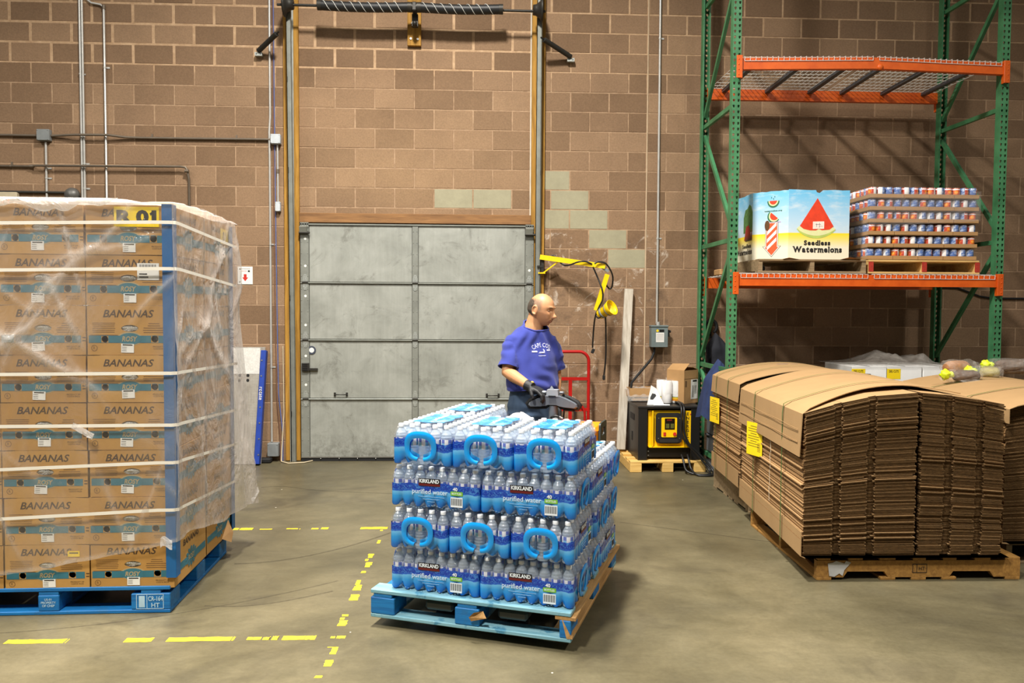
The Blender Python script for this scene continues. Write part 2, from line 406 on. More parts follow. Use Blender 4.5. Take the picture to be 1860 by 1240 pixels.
# tyre scuffs: faint dark curved films
t = NT('tyre_scuff'); t.col(rgb(58, 50, 40)); t.l(t.math('MULTIPLY', t.noise(t.pos(), 30, 4, 0.7), 0.5), t.b.inputs['Alpha']); M_scuff = t.fin(0.6)
def scuff(pts, w):
    m = MB(); P_ = [Vector((a, b, 0.0006)) for a, b in pts]
    vs = []
    for i, p in enumerate(P_):
        d = (P_[min(i + 1, len(P_) - 1)] - P_[max(0, i - 1)]).normalized(); nn = Vector((-d.y, d.x, 0)) * w / 2; vs += [p + nn, p - nn]
    return m.add(vs, [(2 * i, 2 * i + 1, 2 * i + 3, 2 * i + 2) for i in range(len(P_) - 1)]).build('tyre_scuff', M_scuff, floor)
scuff([(-2.6 + 0.12 * i, 3.95 + 0.0032 * i * i) for i in range(16)], 0.012)
scuff([(-1.45 + 0.05 * i, 4.32 + 0.05 * math.sin(i * .25 + 3.6) + 0.0009 * i * i) for i in range(14)], 0.014)
scuff([(-1.5 + 0.07 * i, 5.0 + 0.004 * i * i) for i in range(14)], 0.02)
scuff([(1.1 + 0.09 * i, 5.9 - 0.05 * i) for i in range(14)], 0.016)
scuff([(-1.9 + 0.1 * i, 7.1 - 0.02 * i + 0.1 * math.exp(-((i - 2) / 2) ** 2)) for i in range(18)], 0.018)

# ---------------------------------------------------------------- overhead door
t = NT('galvanised_sheet'); co = t.coord(); P = t.pos(); p = t.xyz(P)
c = t.ramp(t.noise(co, 2.6, 6, 0.65, 0.4), [(0.25, rgb(146, 148, 140)), (0.5, rgb(168, 170, 162)), (0.8, rgb(190, 192, 184))])
c = t.mix(0.5, c, t.ramp(t.noise(t.scalev(P, (9, 1, 0.8)), 3, 5, 0.7), [(0.3, (0.8, 0.8, 0.79, 1)), (0.65, (1.05, 1.05, 1.05, 1))]), 'MULTIPLY')
c = t.mix(t.ramp(t.noise(P, 3.6, 7, 0.74, 0.9), [(0.55, (0, 0, 0, 1)), (0.75, (0.75, 0.75, 0.75, 1))]), c, rgb(96, 94, 84))
c = t.mix(t.math('MULTIPLY', t.ramp(t.noise(P, 9, 6, 0.75), [(0.42, (0, 0, 0, 1)), (0.62, (1, 1, 1, 1))]), t.ramp(p[2], [(0.0, (0.8, 0.8, 0.8, 1)), (0.35, (0, 0, 0, 1))])), c, rgb(86, 84, 74))
t.col(c); t.bump(t.noise(P, 1.8, 3), 0.35, 0.02)
M_galv = t.fin(0.45, 0.3, 0.5)
M_galvd = simple('dull_galvanised', rgb(140, 142, 134), 0.5, 0.35, 0.14, 10)
M_galvl = simple('pale_galvanised', rgb(186, 190, 184), 0.38, 0.6, 0.12, 14)
M_wood_j = wood('jamb_timber', rgb(140, 98, 26), rgb(186, 138, 52), 1, 2)
M_wood_h = wood('header_timber', rgb(118, 82, 48), rgb(158, 114, 68), 1, 0)
door = thing('door_1', None, None, (0, 0, 0)); struct(door)
yd = D - 0.055; zs = [0.035, 0.655, 1.268, 1.860, 2.462]; xa, xb = -1.80, 0.612; xm = -0.62
for i in range(4):
    z0, z1 = zs[i] + 0.006, zs[i + 1] - 0.012
    for x0, x1 in ((xa + 0.09, xm - 0.033), (xm + 0.033, xb - 0.09)):
        m = MB(); m.box(((x0 + x1) / 2, yd + 0.02, (z0 + z1) / 2), (x1 - x0, 0.03, z1 - z0), 0, None, 0.004); m.build('panel', M_galv, door)
    for x0, x1 in ((xa, xa + 0.088), (xm - 0.031, xm + 0.031), (xb - 0.088, xb)):
        m = MB(); m.box(((x0 + x1) / 2, yd + 0.014, (z0 + z1) / 2), (x1 - x0, 0.034, z1 - z0), 0, None, 0.003)
        for q in range(5):
            for xx in ((x0 + .012, x1 - .012)): m.ball((xx, yd - 0.003, z0 + (z1 - z0) * (q + .5) / 5), 0.005, 6, 4)
        m.build('stile', M_galvd, door)
    if i: MB().box(((xa + xb) / 2, yd + 0.002, zs[i] - 0.004), (xb - xa, 0.03, 0.014), 0, None, 0.003).build('section_rail', M_galvl if i == 1 else M_galvd, door)  # lowest rail uses the paler metal: the highlight on its ledge is painted in
MB().box(((xa + xb) / 2, yd + 0.004, 2.458), (xb - xa, 0.03, 0.014)).build('top_rail', M_galvd, door)
m = MB(); m.box(((xa + xb) / 2, yd + 0.012, 0.0195), (xb - xa, 0.02, 0.039))
m.build('bottom_seal', M_rubber, door)
m = MB(); m.box(((xa + xb) / 2, yd - 0.002, 0.044), (xb - xa, 0.008, 0.012))
for k in range(12): m.ball((xa + 0.2 + k * 0.19, yd - 0.004, 0.028), 0.007, 6, 4)
m.build('seal_retainer', M_steel, door)
for zz in zs[1:4]:
    for xx in (xa + 0.05, xm, xb - 0.045):
        for s, L in ((1, 0.085), (-1, 0.08)):
            m = MB(); m.prism([(-.026, 0.012), (.026, 0.012), (.024, L * .55), (.012, L), (-.012, L), (-.024, L * .55)], 0, 0.004)
            for a, b in ((0, .03), (-.012, .05), (.012, .05), (0, L - .015)): m.ball((a, b, 0.004), 0.004, 6, 4)
            o = m.build('hinge_leaf', M_galvl, door, (xx, yd - 0.003, zz), FRONT if s > 0 else (PI / 2, PI, 0))
        MB().cyl((xx - .03, yd - 0.012, zz), (xx + .03, yd - 0.012, zz), 0.009, 8).build('hinge_pin', M_dark, door)
for xx in (xa + 0.045, xb - 0.045):            # top roller brackets
    m = MB(); m.box((xx, yd - 0.008, 2.45), (0.085, 0.006, 0.05)); m.box((xx - .005, yd - 0.03, 2.405), (0.075, 0.05, 0.06), 0, Matrix.Rotation(.35, 3, 'X')); m.box((xx, yd - 0.008, 2.345), (0.085, 0.006, 0.03))
    for q in (-.025, 0, .025): m.ball((xx + q, yd - .012, 2.455), .006, 6, 4)
    m.build('roller_bracket', M_galvd, door)
    MB().cyl((xx - .05, yd - 0.035, 2.368), (xx + .06, yd - 0.035, 2.368), 0.012, 8).build('roller', M_dark, door)
M_hole = simple('daylit_hole', rgb(240, 240, 228), 0.5, 0, 0.02)  # pale discs on the stiles paint in daylight showing through holes
for zz in (0.80, 1.10, 1.42, 1.72, 2.03, 2.31): MB().cyl((xa + 0.052, yd - 0.0045, zz), (xa + 0.052, yd - 0.0025, zz), 0.013, 14).build('daylit_hole_disc', M_hole, door)
MB().cyl((xb - 0.045, yd - 0.0045, 2.0), (xb - 0.045, yd - 0.0025, 2.0), 0.013, 14).build('daylit_hole_disc', M_hole, door)
for xx, zz in ((-1.39, 0.70), (0.19, 0.69)):
    m = MB(); m.tube([(xx - .06, yd, zz), (xx - .055, yd - .03, zz), (xx + .055, yd - .03, zz), (xx + .06, yd, zz)], 0.006, 6)
    m.box((xx - .062, yd - .003, zz), (.02, .006, .04)); m.box((xx + .062, yd - .003, zz), (.02, .006, .04)); m.build('lift_handle', M_dark, door)
m = MB(); m.box((xa + .05, yd - .015, 0.985), (.075, .03, .085), 0, None, .004)
for q in range(4): m.box((xa + .05, yd - .032, 0.955 + q * .02), (.05, .006, .008), 1)
m.box((xa + .13, yd - .012, .962), (.09, .02, .022)); m.build('slide_lock', [M_dark, M_black], door)
m = MB(); cx, cz = -1.70 + .012, 1.16
m.cyl((cx, yd - .0025, cz), (cx, yd - .001, cz), .043, 24, 0); m.build('round_sticker', simple('sticker_navy', rgb(60, 66, 82), .5), door)
MB().cyl((cx, yd - .0035, cz), (cx, yd - .0022, cz), .026, 20).build('sticker_centre', M_white, door)
# jamb boards, header, tracks
for nm, x0, x1 in (('trim_1', -1.965, -1.812), ('trim_2', 0.584, 0.722)):
    struct(MB().box(((x0 + x1) / 2, D - 0.021, 2.78), (x1 - x0, 0.038, 5.55), 0, None, 0.003).build(nm, M_wood_j))
struct(MB().box((-0.614, D - 0.022, 2.527), (2.395, 0.036, 0.098), 0, None, 0.003).build('trim_3', M_wood_h))
struct(MB().box((0.575, D - 0.006, 3.75), (0.014, 0.012, 2.4)).build('trim_4', simple('white_caulk', rgb(206, 196, 178), .8)))
def track(sx, x0, name, label):
    """galvanised high-lift track: wall angle + rolled rail that stands further off the wall higher up"""
    tr = thing(name, label, 'door track', (0, 0, 0))
    def yy(z): return D - 0.075 - 0.028 * max(0, z - 0.3)
    m = MB(); m.box((x0, D - 0.045, 2.75), (0.05, 0.006, 5.5)); m.box((x0 + sx * 0.022, D - 0.06, 2.75), (0.005, 0.035, 5.5))
    for k in range(9): m.ball((x0, D - 0.05, 0.4 + k * .6), 0.006, 6, 4)
    m.build('wall_angle', M_galvl, tr)
    m = MB(); n = 12
    prof = [(-.026, -.004), (-.026, .022), (.018, .022), (.026, .008), (.022, -.008)]
    for i in range(n):
        za, zb = i * 5.5 / n, (i + 1) * 5.5 / n
        for (ax, ay), (bx, by) in zip(prof, prof[1:]):
            for d in (0.0,):
                vs = [(x0 - sx * .012 + ax, yy(za) + ay, za), (x0 - sx * .012 + bx, yy(za) + by, za), (x0 - sx * .012 + bx, yy(zb) + by, zb), (x0 - sx * .012 + ax, yy(zb) + ay, zb)]
                vs += [(v[0], v[1] + .004, v[2]) for v in vs]
                m.add(vs, [(0, 1, 2, 3), (7, 6, 5, 4), (0, 4, 5, 1), (1, 5, 6, 2), (2, 6, 7, 3), (3, 7, 4, 0)])
    m.build('rail', M_galvd, tr)
    for zz in (0.5, 1.7, 3.0, 3.9, 5.0):
        m = MB(); m.box((x0 + sx * .012, (yy(zz) + .02 + D - .05) / 2, zz), (0.006, max(.02, D - .05 - yy(zz) - .02 + .02), 0.05)); m.build('bracket', M_dark, tr)
    return tr
track(-1, -1.885, 'door_track', 'grey steel track along the left side of the overhead door')
track(1, 0.66, 'door_track', 'grey steel track along the right side of the overhead door')
# ================================================================ things on the block wall
def conduit(pts, r, name, label, cat='conduit', straps=(), mat=None, couple=()):
    t = thing(name, label, cat, pts[0])
    o = Vector(pts[0]); MB().tube([Vector(p) - o for p in pts], r, 8).build('pipe', mat or M_conduit, t)
    for s in straps:
        q = Vector(s) - o; m = MB(); ver = abs(pts[-1][2] - pts[0][2]) > abs(pts[-1][0] - pts[0][0])
        if ver: m.box((q.x + .02, D - o.y - .003, q.z), (.05, .006, .016)); m.cyl((q.x, q.y, q.z - .008), (q.x, q.y, q.z + .008), r + .003, 8)
        else: m.box((q.x, D - o.y - .003, q.z + .02), (.016, .006, .05)); m.cyl((q.x - .008, q.y, q.z), (q.x + .008, q.y, q.z), r + .003, 8)
        m.build('strap', mat or M_conduit, t)
    for s in couple:
        q = Vector(s) - o; ver = abs(pts[-1][2] - pts[0][2]) > abs(pts[-1][0] - pts[0][0]); d = Vector((0, 0, .02)) if ver else Vector((.02, 0, 0))
        MB().cyl(q - d, q + d, r + .005, 8).build('coupling', mat or M_conduit_d, t)
    return t
y1 = D - 0.018
conduit([(-3.998, y1, 5.5), (-4.0, y1, 0.0)], 0.011, 'conduit', 'left one of the two steel conduits running side by side up the block wall', straps=[(-4.0, y1, 3.95)])
conduit([(-3.973, y1, 5.5), (-3.974, y1, 0.0)], 0.011, 'conduit', 'right one of the two steel conduits running side by side up the block wall', straps=[(-3.974, y1, 3.05), (-3.974, y1, 2.8)])
conduit([(-3.93, y1 + .01, 4.70), (-3.88, y1, 4.66), (-3.79, y1, 4.645), (-3.757, y1, 4.62), (-3.757, y1, 0.0)], 0.0115, 'conduit', 'single steel conduit with a bent top end, beside the conduit pair', straps=[(-3.757, y1, 4.02)], couple=[(-3.757, y1, 4.62)])
yh = D - 0.02
conduit([(-7.9, yh, 3.333), (-4.30, yh, 3.325), (-4.15, yh - .02, 3.33), (-4.03, yh - .04, 3.332), (-3.72, yh - .04, 3.335), (-3.55, yh - .01, 3.32), (-3.4, yh, 3.318), (-2.09, yh, 3.322)], 0.0125, 'conduit', 'long horizontal steel conduit joining the grey junction box to the pale one', mat=M_conduit_d, straps=[(-3.3, yh, 3.318), (-2.45, yh, 3.32)])
conduit([(-7.9, yh, 3.02), (-4.50, yh, 3.015), (-4.44, yh - .035, 3.018), (-3.0, yh - .035, 3.028), (-2.95, yh - .035, 3.02), (-2.935, yh - .03, 2.99), (-2.93, y1, 2.9), (-2.93, y1, 0.0)], 0.012, 'conduit', 'horizontal steel pipe that elbows down behind the banana cartons', mat=M_conduit_d, straps=[(-4.7, yh, 3.015)], couple=[(-4.49, yh - .01, 3.016), (-2.94, yh - .03, 2.985)])
conduit([(-7.9, yh, 2.765), (-4.17, yh, 2.755)], 0.013, 'conduit', 'short lowest horizontal pipe ending at the round grey bell', mat=M_dark)
conduit([(-4.353, y1, 3.26), (-4.353, y1, 0.0)], 0.0115, 'conduit', 'steel conduit dropping from the dark grey junction box', straps=[(-4.353, y1, 2.9), (-4.353, y1, 3.0)])
conduit([(-2.105, y1, 5.5), (-2.105, y1, 3.55), (-2.115, y1, 3.4), (-2.112, y1, 3.1), (-2.112, y1, 0.20)], 0.0115, 'conduit', 'tall steel conduit just left of the overhead door, down to the floor box', straps=[(-2.11, y1, 0.98), (-2.11, y1, 2.25)])
conduit([(-2.032, y1, 3.27), (-2.03, y1, 2.69)], 0.0105, 'conduit', 'short steel conduit between the two pale boxes by the door', couple=[(-2.031, y1, 3.0)])
conduit([(1.921, y1, 5.5), (1.928, y1, 1.45)], 0.0125, 'conduit', 'steel conduit running up from the grey disconnect switch', straps=[(1.922, y1, 4.43), (1.925, y1, 2.35)])
def jbox(name, label, c, w, h, dpt, mat):
    t = thing(name, label, 'electrical box', (c[0], D, c[1]))
    MB().box((0, -dpt / 2, 0), (w, dpt, h), 0, None, .006).build('body', mat, t)
    m = MB(); m.box((0, -dpt - .003, 0), (w * .94, .006, h * .94), 0, None, .002)
    for a in (-1, 1):
        for b in (-1, 1): m.ball((a * w * .4, -dpt - .006, b * h * .4), .005, 6, 4)
    m.build('cover', mat, t); return t
jbox('junction_box', 'square dark grey junction box high on the wall at the far left', (-4.361, 3.327), .125, .115, .06, M_boxgrey)
M_boxpale = simple('pale_box_paint', rgb(196, 202, 206), .5)
jbox('junction_box', 'square pale grey junction box left of the door track', (-2.045, 3.322), .10, .10, .06, M_boxpale)
jbox('junction_box', 'small slim pale box below the square pale junction box', (-2.028, 2.635), .052, .10, .05, M_boxpale)
jbox('junction_box', 'grey box at the foot of the conduit beside the door', (-2.085, .125), .115, .14, .09, M_boxgrey)
w_ = thing('control_wire', 'thin blue and brown control wires running down beside the door conduit', 'wire', (-2.07, D - .006, 0))
MB().tube([(0, 0, 5.4), (.005, 0, 3.6), (.012, 0, 2.4), (.02, 0, 1.4), (.03, -.01, .7), (.075, -.03, .3), (.08, -.05, .006)], .0055, 6).build('blue_wire', simple('blue_wire', rgb(92, 104, 158), .5), w_)
MB().tube([(-.012, 0, 5.4), (-.008, 0, 2.6), (0, 0, 1.3), (.015, -.01, .6), (.05, -.03, .25), (.06, -.07, .006)], .005, 6).build('brown_wire', simple('brown_wire', rgb(120, 84, 66), .5), w_)
tag(MB().tube([(-1.99, D - .02, 1.2), (-1.985, D - .02, .5), (-2.0, D - .06, .12), (-1.99, D - .12, .012), (-1.9, D - .2, .008), (-1.75, D - .16, .008), (-1.68, D - .08, .012)], .006, 6).build('loose_cord', simple('ivory_cord', rgb(196, 180, 150), .6)), 'ivory cord lying loosely on the floor at the foot of the left door track', 'cord')
b_ = thing('alarm_bell', 'round dark grey alarm bell fixed on the wall behind the banana cartons', 'bell', (-4.10, D, 2.732))
MB().lathe([(.0, -.085), (.03, -.08), (.062, -.06), (.074, -.03), (.075, -.012), (.04, -.01), (.04, 0)], 24, 0, Matrix.Rotation(-PI / 2, 3, 'X') @ Matrix.Scale(-1, 3, (0, 0, 1)) if False else Matrix.Rotation(-PI / 2, 3, 'X') @ Matrix.Diagonal((1, 1, 1))).build('gong', simple('bell_grey', rgb(98, 96, 92), .45, .3), b_)
MB().box((.05, -.02, -.03), (.05, .04, .05), 0, None, .005).build('striker_box', M_dark, b_)
e_ = thing('exit_sign', 'pale beige EXIT sign with orange letters, half hidden behind the plastic sheet', 'exit sign', (-4.80, D, 2.655))
MB().box((0, -.03, 0), (.34, .06, .19), 0, None, .008).build('housing', simple('sign_beige', rgb(190, 178, 150), .5), e_)
tE = NT('exit_letters'); tE.col(rgb(240, 120, 40)); tE.b.inputs['Emission Color'].default_value = rgb(255, 120, 40); tE.b.inputs['Emission Strength'].default_value = 1.2; M_exit = tE.fin(.5)
text('EXIT', .11, M_exit, e_, (0, -.0605, -.01), bold=.03, width=.26)
s_ = thing('wall_sign', 'small white notice with a red down arrow on the block wall', 'sign', (-2.375, D, 1.929))
MB().box((0, -.003, 0), (.152, .004, .182)).build('sheet', M_white, s_)
flat('arrow', [[(-.014, .028), (-.014, -.005), (-.03, -.005), (0, -.045), (.03, -.005), (.014, -.005), (.014, .028)][::-1]], M_red, s_, (.0, -.0052, -.015))
text('FIRE EXTINGUISHER', .007, M_ink, s_, (-.005, -.0056, .068), width=.11); text('INSIDE', .007, M_red, s_, (-.02, -.0056, .045), width=.07)
flat('pictogram', [[(-.062, .06), (-.044, .06), (-.053, .076)], rect(.038, .044, .02, .018), rect(-.055, -.068, .012, .012)], M_ink, s_, (0, -.0052, 0))

# ---- torsion spring counterbalance over the door
ts = thing('torsion_spring_shaft', 'black wrapped torsion springs on a shaft above the overhead door', 'door spring', (0, D - .25, 4.605))
M_spring = simple('spring_black', rgb(24, 25, 26), .5); M_chalk = simple('chalk_stripe', rgb(206, 206, 200), .7)
MB().cyl((-1.97, 0, -.004), (.70, 0, -.012), .013, 10).build('shaft', M_dark, ts)
for x0, x1 in ((-1.555, -.66), (-.57, .252)):
    m = MB(); n = 60; m.tube([(x0 + (x1 - x0) * i / n, 0, -.012 * math.sin(PI * i / n)) for i in range(n + 1)], [.047 + .0015 * (i % 2) for i in range(n + 1)], 14)
    m.build('spring', M_spring, ts)
    m = MB(); k = 9 if x0 < -1 else 8
    for q in range(k):
        cx = x0 + .07 + (x1 - x0 - .1) * q / k
        pts = [(cx + .045 * (a - 9) / 9, -.0495 * math.cos(R((a - 9) * 10)), -.0495 * math.sin(R((a - 9) * 10)) - .012 * math.sin(PI * (cx - x0) / (x1 - x0))) for a in range(19)]
        m.tube(pts, .0035, 5)
    m.build('chalk_line', M_chalk, ts)
    for xx in (x0, x1): MB().cyl((xx - .02, 0, 0), (xx + .02, 0, 0), .05, 14).build('winding_cone', M_dark, ts)
m = MB(); m.box((-.615, .02, .0), (.05, .12, .09), 0, None, .01); m.cyl((-.66, 0, 0), (-.57, 0, 0), .04, 12); m.box((-.615, .1, -.1), (.06, .06, .12)); m.ball((-.615, .05, -.14), .025, 8, 6); m.build('centre_bearing', M_dark, ts)
for xx in (-1.86, .625):
    m = MB(); m.lathe([(.02, -.05), (.12, -.045), (.125, -.03), (.085, -.02), (.055, .02), (.05, .05), (.02, .05)], 20, 0, Matrix.Translation((xx, 0, 0)).to_3x3() if False else Matrix.Rotation(PI / 2, 3, 'Y'))
    o = m.build('cable_drum', M_dark, ts, (xx, 0, 0)); 
    if xx > 0: o.rotation_euler = (0, 0, PI)
bb = thing('spring_backing_board', 'yellowish timber board bolted to the wall behind the spring centre', 'timber board', (-.632, D, 0))
MB().box((0, -.02, 4.95), (.14, .038, 1.31), 0, None, .004).build('board', M_wood_j, bb)
m = MB()
for dx, dz in ((-.035, 4.365), (.035, 4.36), (-.02, 4.52), (.02, 4.5)): m.cyl((dx, -.039, dz), (dx, -.048, dz), .011, 10)
m.build('bolt', M_steel, bb)
for nm, a, b, lab in (('l', (-1.985, D - .22, 4.325), (-2.21, D - .05, 4.205), 'dark spring bumper on the wall left of the door track'), ('r', (.69, D - .22, 4.325), (.985, D - .05, 4.21), 'dark spring bumper on the wall right of the door track')):
    t_ = thing('spring_bumper', lab, 'bumper', b); a = Vector(a) - Vector(b); m = MB(); n = 44
    m.tube([a * (i / n) for i in range(n + 1)], [.024 + .003 * (i % 2) for i in range(n + 1)], 10); m.build('coil', M_dark, t_)
    m = MB(); m.box((0, .02, -.03), (.075, .05, .035)); m.cyl((-.02, -.006, -.03), (-.02, -.004, -.03), .006, 8, 1); m.cyl((.02, -.006, -.03), (.02, -.004, -.03), .006, 8, 1); m.build('foot_plate', [M_galvl, M_black], t_)
    MB().bar(a * 1.0, a * 1.12, .012, .012).build('tip', M_black, t_)

# ---- yellow dock light on its folding arm
M_yel = simple('safety_yellow', rgb(250, 208, 0), .42, 0, .05)
dl = thing('dock_light', 'yellow folding dock light arm with bell shaped lamp, right of the door', 'dock light', (.66, D, 2.05))
def q(x, dz, z): return (x - .66, -dz, z - 2.05)
MB().bar(q(.675, .12, 2.137), q(1.325, .31, 2.036), .028, .05).build('upper_arm', M_yel, dl)
MB().bar(q(.89, .178, 2.107), q(1.01, .213, 2.09), .0285, .034).build('arm_label', simple('pale_label', rgb(226, 210, 120), .6), dl)
m = MB(); m.bar(q(.71, .12, 1.975), q(.86, .17, 2.09), .008, .012); m.bar(q(.66, .1, 1.972), q(.73, .12, 1.972), .03, .014); m.build('brace', M_yel, dl)
m = MB(); m.box(q(.70, .1, 2.04), (.03, .03, .16)); m.box(q(.675, .06, 2.04), (.06, .12, .02)); m.build('mount', M_dark, dl)
MB().bar(q(1.345, .31, 1.955), q(1.232, .31, 1.588), .03, .046).build('lower_arm', M_yel, dl)
m = MB(); m.bar(q(1.36, .3, 1.985), q(1.29, .3, 2.03), .02, .03); m.build('elbow', M_boxgrey, dl)
ax = Vector((.62, -.62, .42)).normalized(); hb = Vector(q(1.27, .30, 1.545))
Mr = ax.to_track_quat('Z', 'Y').to_matrix()
m = MB(); m.lathe([(.0, 0), (.045, 0), (.052, .01), (.054, .10), (.062, .105), (.074, .15), (.083, .175), (.081, .177), (.07, .15), (.052, .11), (.03, .06), (0, .058)], 24, 0, Mr); m.build('lamp_head', M_yel, dl, hb)
m = MB(); m.lathe([(.0565, .035), (.0575, .035), (.0575, .06), (.0565, .06)], 24, 0, Mr); m.lathe([(.066, .112), (.067, .112), (.0705, .125), (.0695, .125)], 24, 0, Mr); m.build('clamp_band', M_boxgrey, dl, hb)
m = MB(); m.lathe([(0, .085), (.045, .1), (.066, .14), (.06, .143), (.04, .11), (0, .09)], 20, 0, Mr); m.build('reflector', simple('lamp_lining', rgb(236, 200, 60), .35), dl, hb)
def cab(name, pts, r=.0085, n=5):
    P_ = [Vector(q(*p)) for p in pts]; out = []
    for i in range(len(P_) - 1):
        a, b, c, d = P_[max(0, i - 1)], P_[i], P_[i + 1], P_[min(len(P_) - 1, i + 2)]
        for k in range(n):
            t_ = k / n; out.append(.5 * ((2 * b) + (c - a) * t_ + (2 * a - 5 * b + 4 * c - d) * t_ ** 2 + (3 * b - a - 3 * c + d) * t_ ** 3))
    out.append(P_[-1]); return MB().tube(out, r, 7).build(name, M_cable, dl)
cab('cable', [(.78, .14, 2.14), (.82, .14, 2.15), (.9, .19, 2.06), (.96, .235, 2.05), (1.05, .28, 2.08), (1.12, .29, 2.085), (1.19, .29, 2.06)])
cab('cable', [(1.21, .33, 2.06), (1.25, .33, 2.08), (1.33, .33, 2.06), (1.40, .3, 1.95), (1.405, .26, 1.84), (1.38, .25, 1.81), (1.34, .27, 1.85)])
cab('cable', [(1.2, .3, 2.03), (1.25, .3, 1.92), (1.29, .34, 1.8), (1.295, .34, 1.7), (1.26, .33, 1.62), (1.23, .3, 1.53), (1.225, .22, 1.4), (1.222, .17, 1.2)])
cab('cable', [(1.315, .36, 1.62), (1.30, .37, 1.56), (1.26, .34, 1.51), (1.235, .3, 1.53)], .007)
cab('cable', [(1.34, .25, 1.53), (1.355, .2, 1.4), (1.365, .15, 1.1), (1.352, .12, .9)])
m = MB(); m.box(q(1.228, .16, 1.165), (.03, .03, .05), 0, Matrix.Rotation(.4, 3, 'Y'), .005); m.box(q(1.352, .12, .885), (.026, .026, .05), 0, None, .005); m.build('plug', M_rubber, dl)

# ---- disconnect switch
ds = thing('disconnect_switch', 'grey electrical disconnect switch box with a white label, on the wall', 'switch box', (1.94, D, 1.32))
M_ds = simple('switch_grey', rgb(112, 124, 124), .5)
m = MB(); m.box((0, -.055, -.01), (.175, .11, .215), 0, None, .006); m.build('body', M_ds, ds)
m = MB(); m.box((0, -.058, .105), (.185, .12, .018), 0, None, .004); m.box((0, -.113, -.012), (.168, .006, .2)); m.build('cover', M_ds, ds)
flat('label', [rect(.002, -.012, .086, .1)], M_white, ds, (0, -.1165, 0)); flat('warning_strip', [rect(.02, .058, .05, .026)], M_black, ds, (0, -.1168, 0)); flat('yellow_mark', [ell(-.026, .058, .013, .013)], M_yellow, ds, (0, -.1168, 0))
m = MB(); 
for r_ in range(6): m.prism(rect(.002, .022 - r_ * .012, .07, .0022), 0, .0006)
m.build('print_lines', simple('grey_ink', rgb(150, 146, 150), .7), ds, (0, -.1177, 0), FRONT)
m = MB(); m.box((.1, -.06, .03), (.02, .05, .07)); m.cyl((.1, -.06, .05), (.128, -.06, .05), .014, 10); m.build('lever', M_black, ds)
MB().cyl((-.005, -.05, .11), (-.005, -.05, .15), .02, 10).build('hub', M_conduit, ds)
tag(MB().tube([(1.895, D - .06, 1.21), (1.893, D - .065, 1.15), (1.86, D - .09, 1.08), (1.78, D - .14, 1.0), (1.70, D - .18, .92), (1.63, D - .2, .84), (1.62, D - .16, .6), (1.62, D - .1, .4)], .013, 8).build('flexible_conduit', M_rubber), 'black flexible conduit curving from the disconnect switch down behind the charger', 'conduit')
m = MB(); m.tube([(4.9, D - .012, 1.86), (5.2, D - .012, 1.85), (5.45, D - .012, 1.76), (5.6, D - .012, 1.74), (6.4, D - .012, 1.74)], .011, 7); tag(m.build('wall_cable', M_cable), 'black cable along the dim wall right of the rack', 'cable')

# ---- dock plate leaning on the wall
t = NT('diamond_plate'); co = t.coord(); p = t.xyz(co); br = t.n('ShaderNodeTexBrick')
u_ = t.math('ADD', p[0], p[2]); v_ = t.math('SUBTRACT', p[2], p[0])
tile = t.math('MULTIPLY', t.math('SINE', t.math('MULTIPLY', u_, 200)), t.math('SINE', t.math('MULTIPLY', v_, 200)))
wv = t.math('GREATER_THAN', tile, .35)
t.col(t.mix(t.math('MULTIPLY', wv, .6), t.mix(t.ramp(t.noise(co, 6, 5, .7), [(.35, (0, 0, 0, 1)), (.7, (1, 1, 1, 1))]), rgb(138, 130, 118), rgb(176, 170, 158)), rgb(214, 210, 202))); t.bump(wv, .8, .006); M_diamond = t.fin(.4, .25)
dp = thing('dock_plate', 'silver diamond plate dock board with a blue side rail, leaning on the wall', 'dock plate', (-2.47, D - .22, 0)); dp.rotation_euler = (R(-9.5), 0, 0)
MB().box((0, 0, .605), (.60, .012, 1.20)).build('plate', M_diamond, dp)
M_blue_rail = simple('blue_rail', rgb(32, 62, 150), .4)
m = MB(); m.box((.285, -.035, .585), (.055, .07, 1.16), 0, Matrix.Rotation(R(1.5), 3, 'Y'), .004); m.build('side_rail', M_blue_rail, dp)
m = MB()
for k in range(7): m.cyl((.287, -.071, .1 + k * .16), (.287, -.075, .1 + k * .16), .008, 8)
m.build('rail_bolt', M_steel, dp)
m = MB()
for dx in (.05, .135):
    for dz in (.86, .91): m.cyl((dx, -.007, dz), (dx, -.011, dz), .015, 10)
m.build('plate_bolt', M_black, dp)
MB().box((-.02, -.0075, 1.06), (.54, .003, .27)).build('worn_lip', simple('bright_tread', rgb(222, 219, 212), .35, .2, .14, 60), dp)
text('rotate', .03, M_white, dp, (.287, -.0725, .72), (PI / 2, PI / 2, 0))
tag(MB().box((-2.16, D - .12, .025), (.14, .09, .05), 0, None, .012).build('rubber_chock', M_rubber), 'small black rubber block on the floor beside the dock plate', 'block')

# ---- leaning timber, red hand truck
tag(MB().bar((1.535, 8.245, .135), (1.617, 8.33, 1.815), .038, .089, 0, (1, 0, 0)).build('timber_stud', wood('whitewashed_timber', rgb(176, 164, 146), rgb(222, 214, 200), 1, 2)), 'tall whitewashed timber stud leaning on the wall behind the charger', 'timber')
M_redp = simple('red_paint', rgb(178, 22, 20), .35, .1)
ht = thing('hand_truck', 'red tubular steel hand truck standing against the wall behind the man', 'hand truck', (.94, D - .2, 0))
def arc(cx, cz, r, a0, a1, n=8): return [(cx + r * math.cos(R(a0 + (a1 - a0) * i / n)), 0, cz + r * math.sin(R(a0 + (a1 - a0) * i / n))) for i in range(n + 1)]
m = MB(); m.tube([(-.24, 0, .05), (-.24, 0, 1.05)] + arc(-.14, 1.06, .1, 180, 90)[1:] + arc(.14, 1.06, .1, 90, 0) + [(.24, 0, .05)], .017, 10); m.build('frame', M_redp, ht)
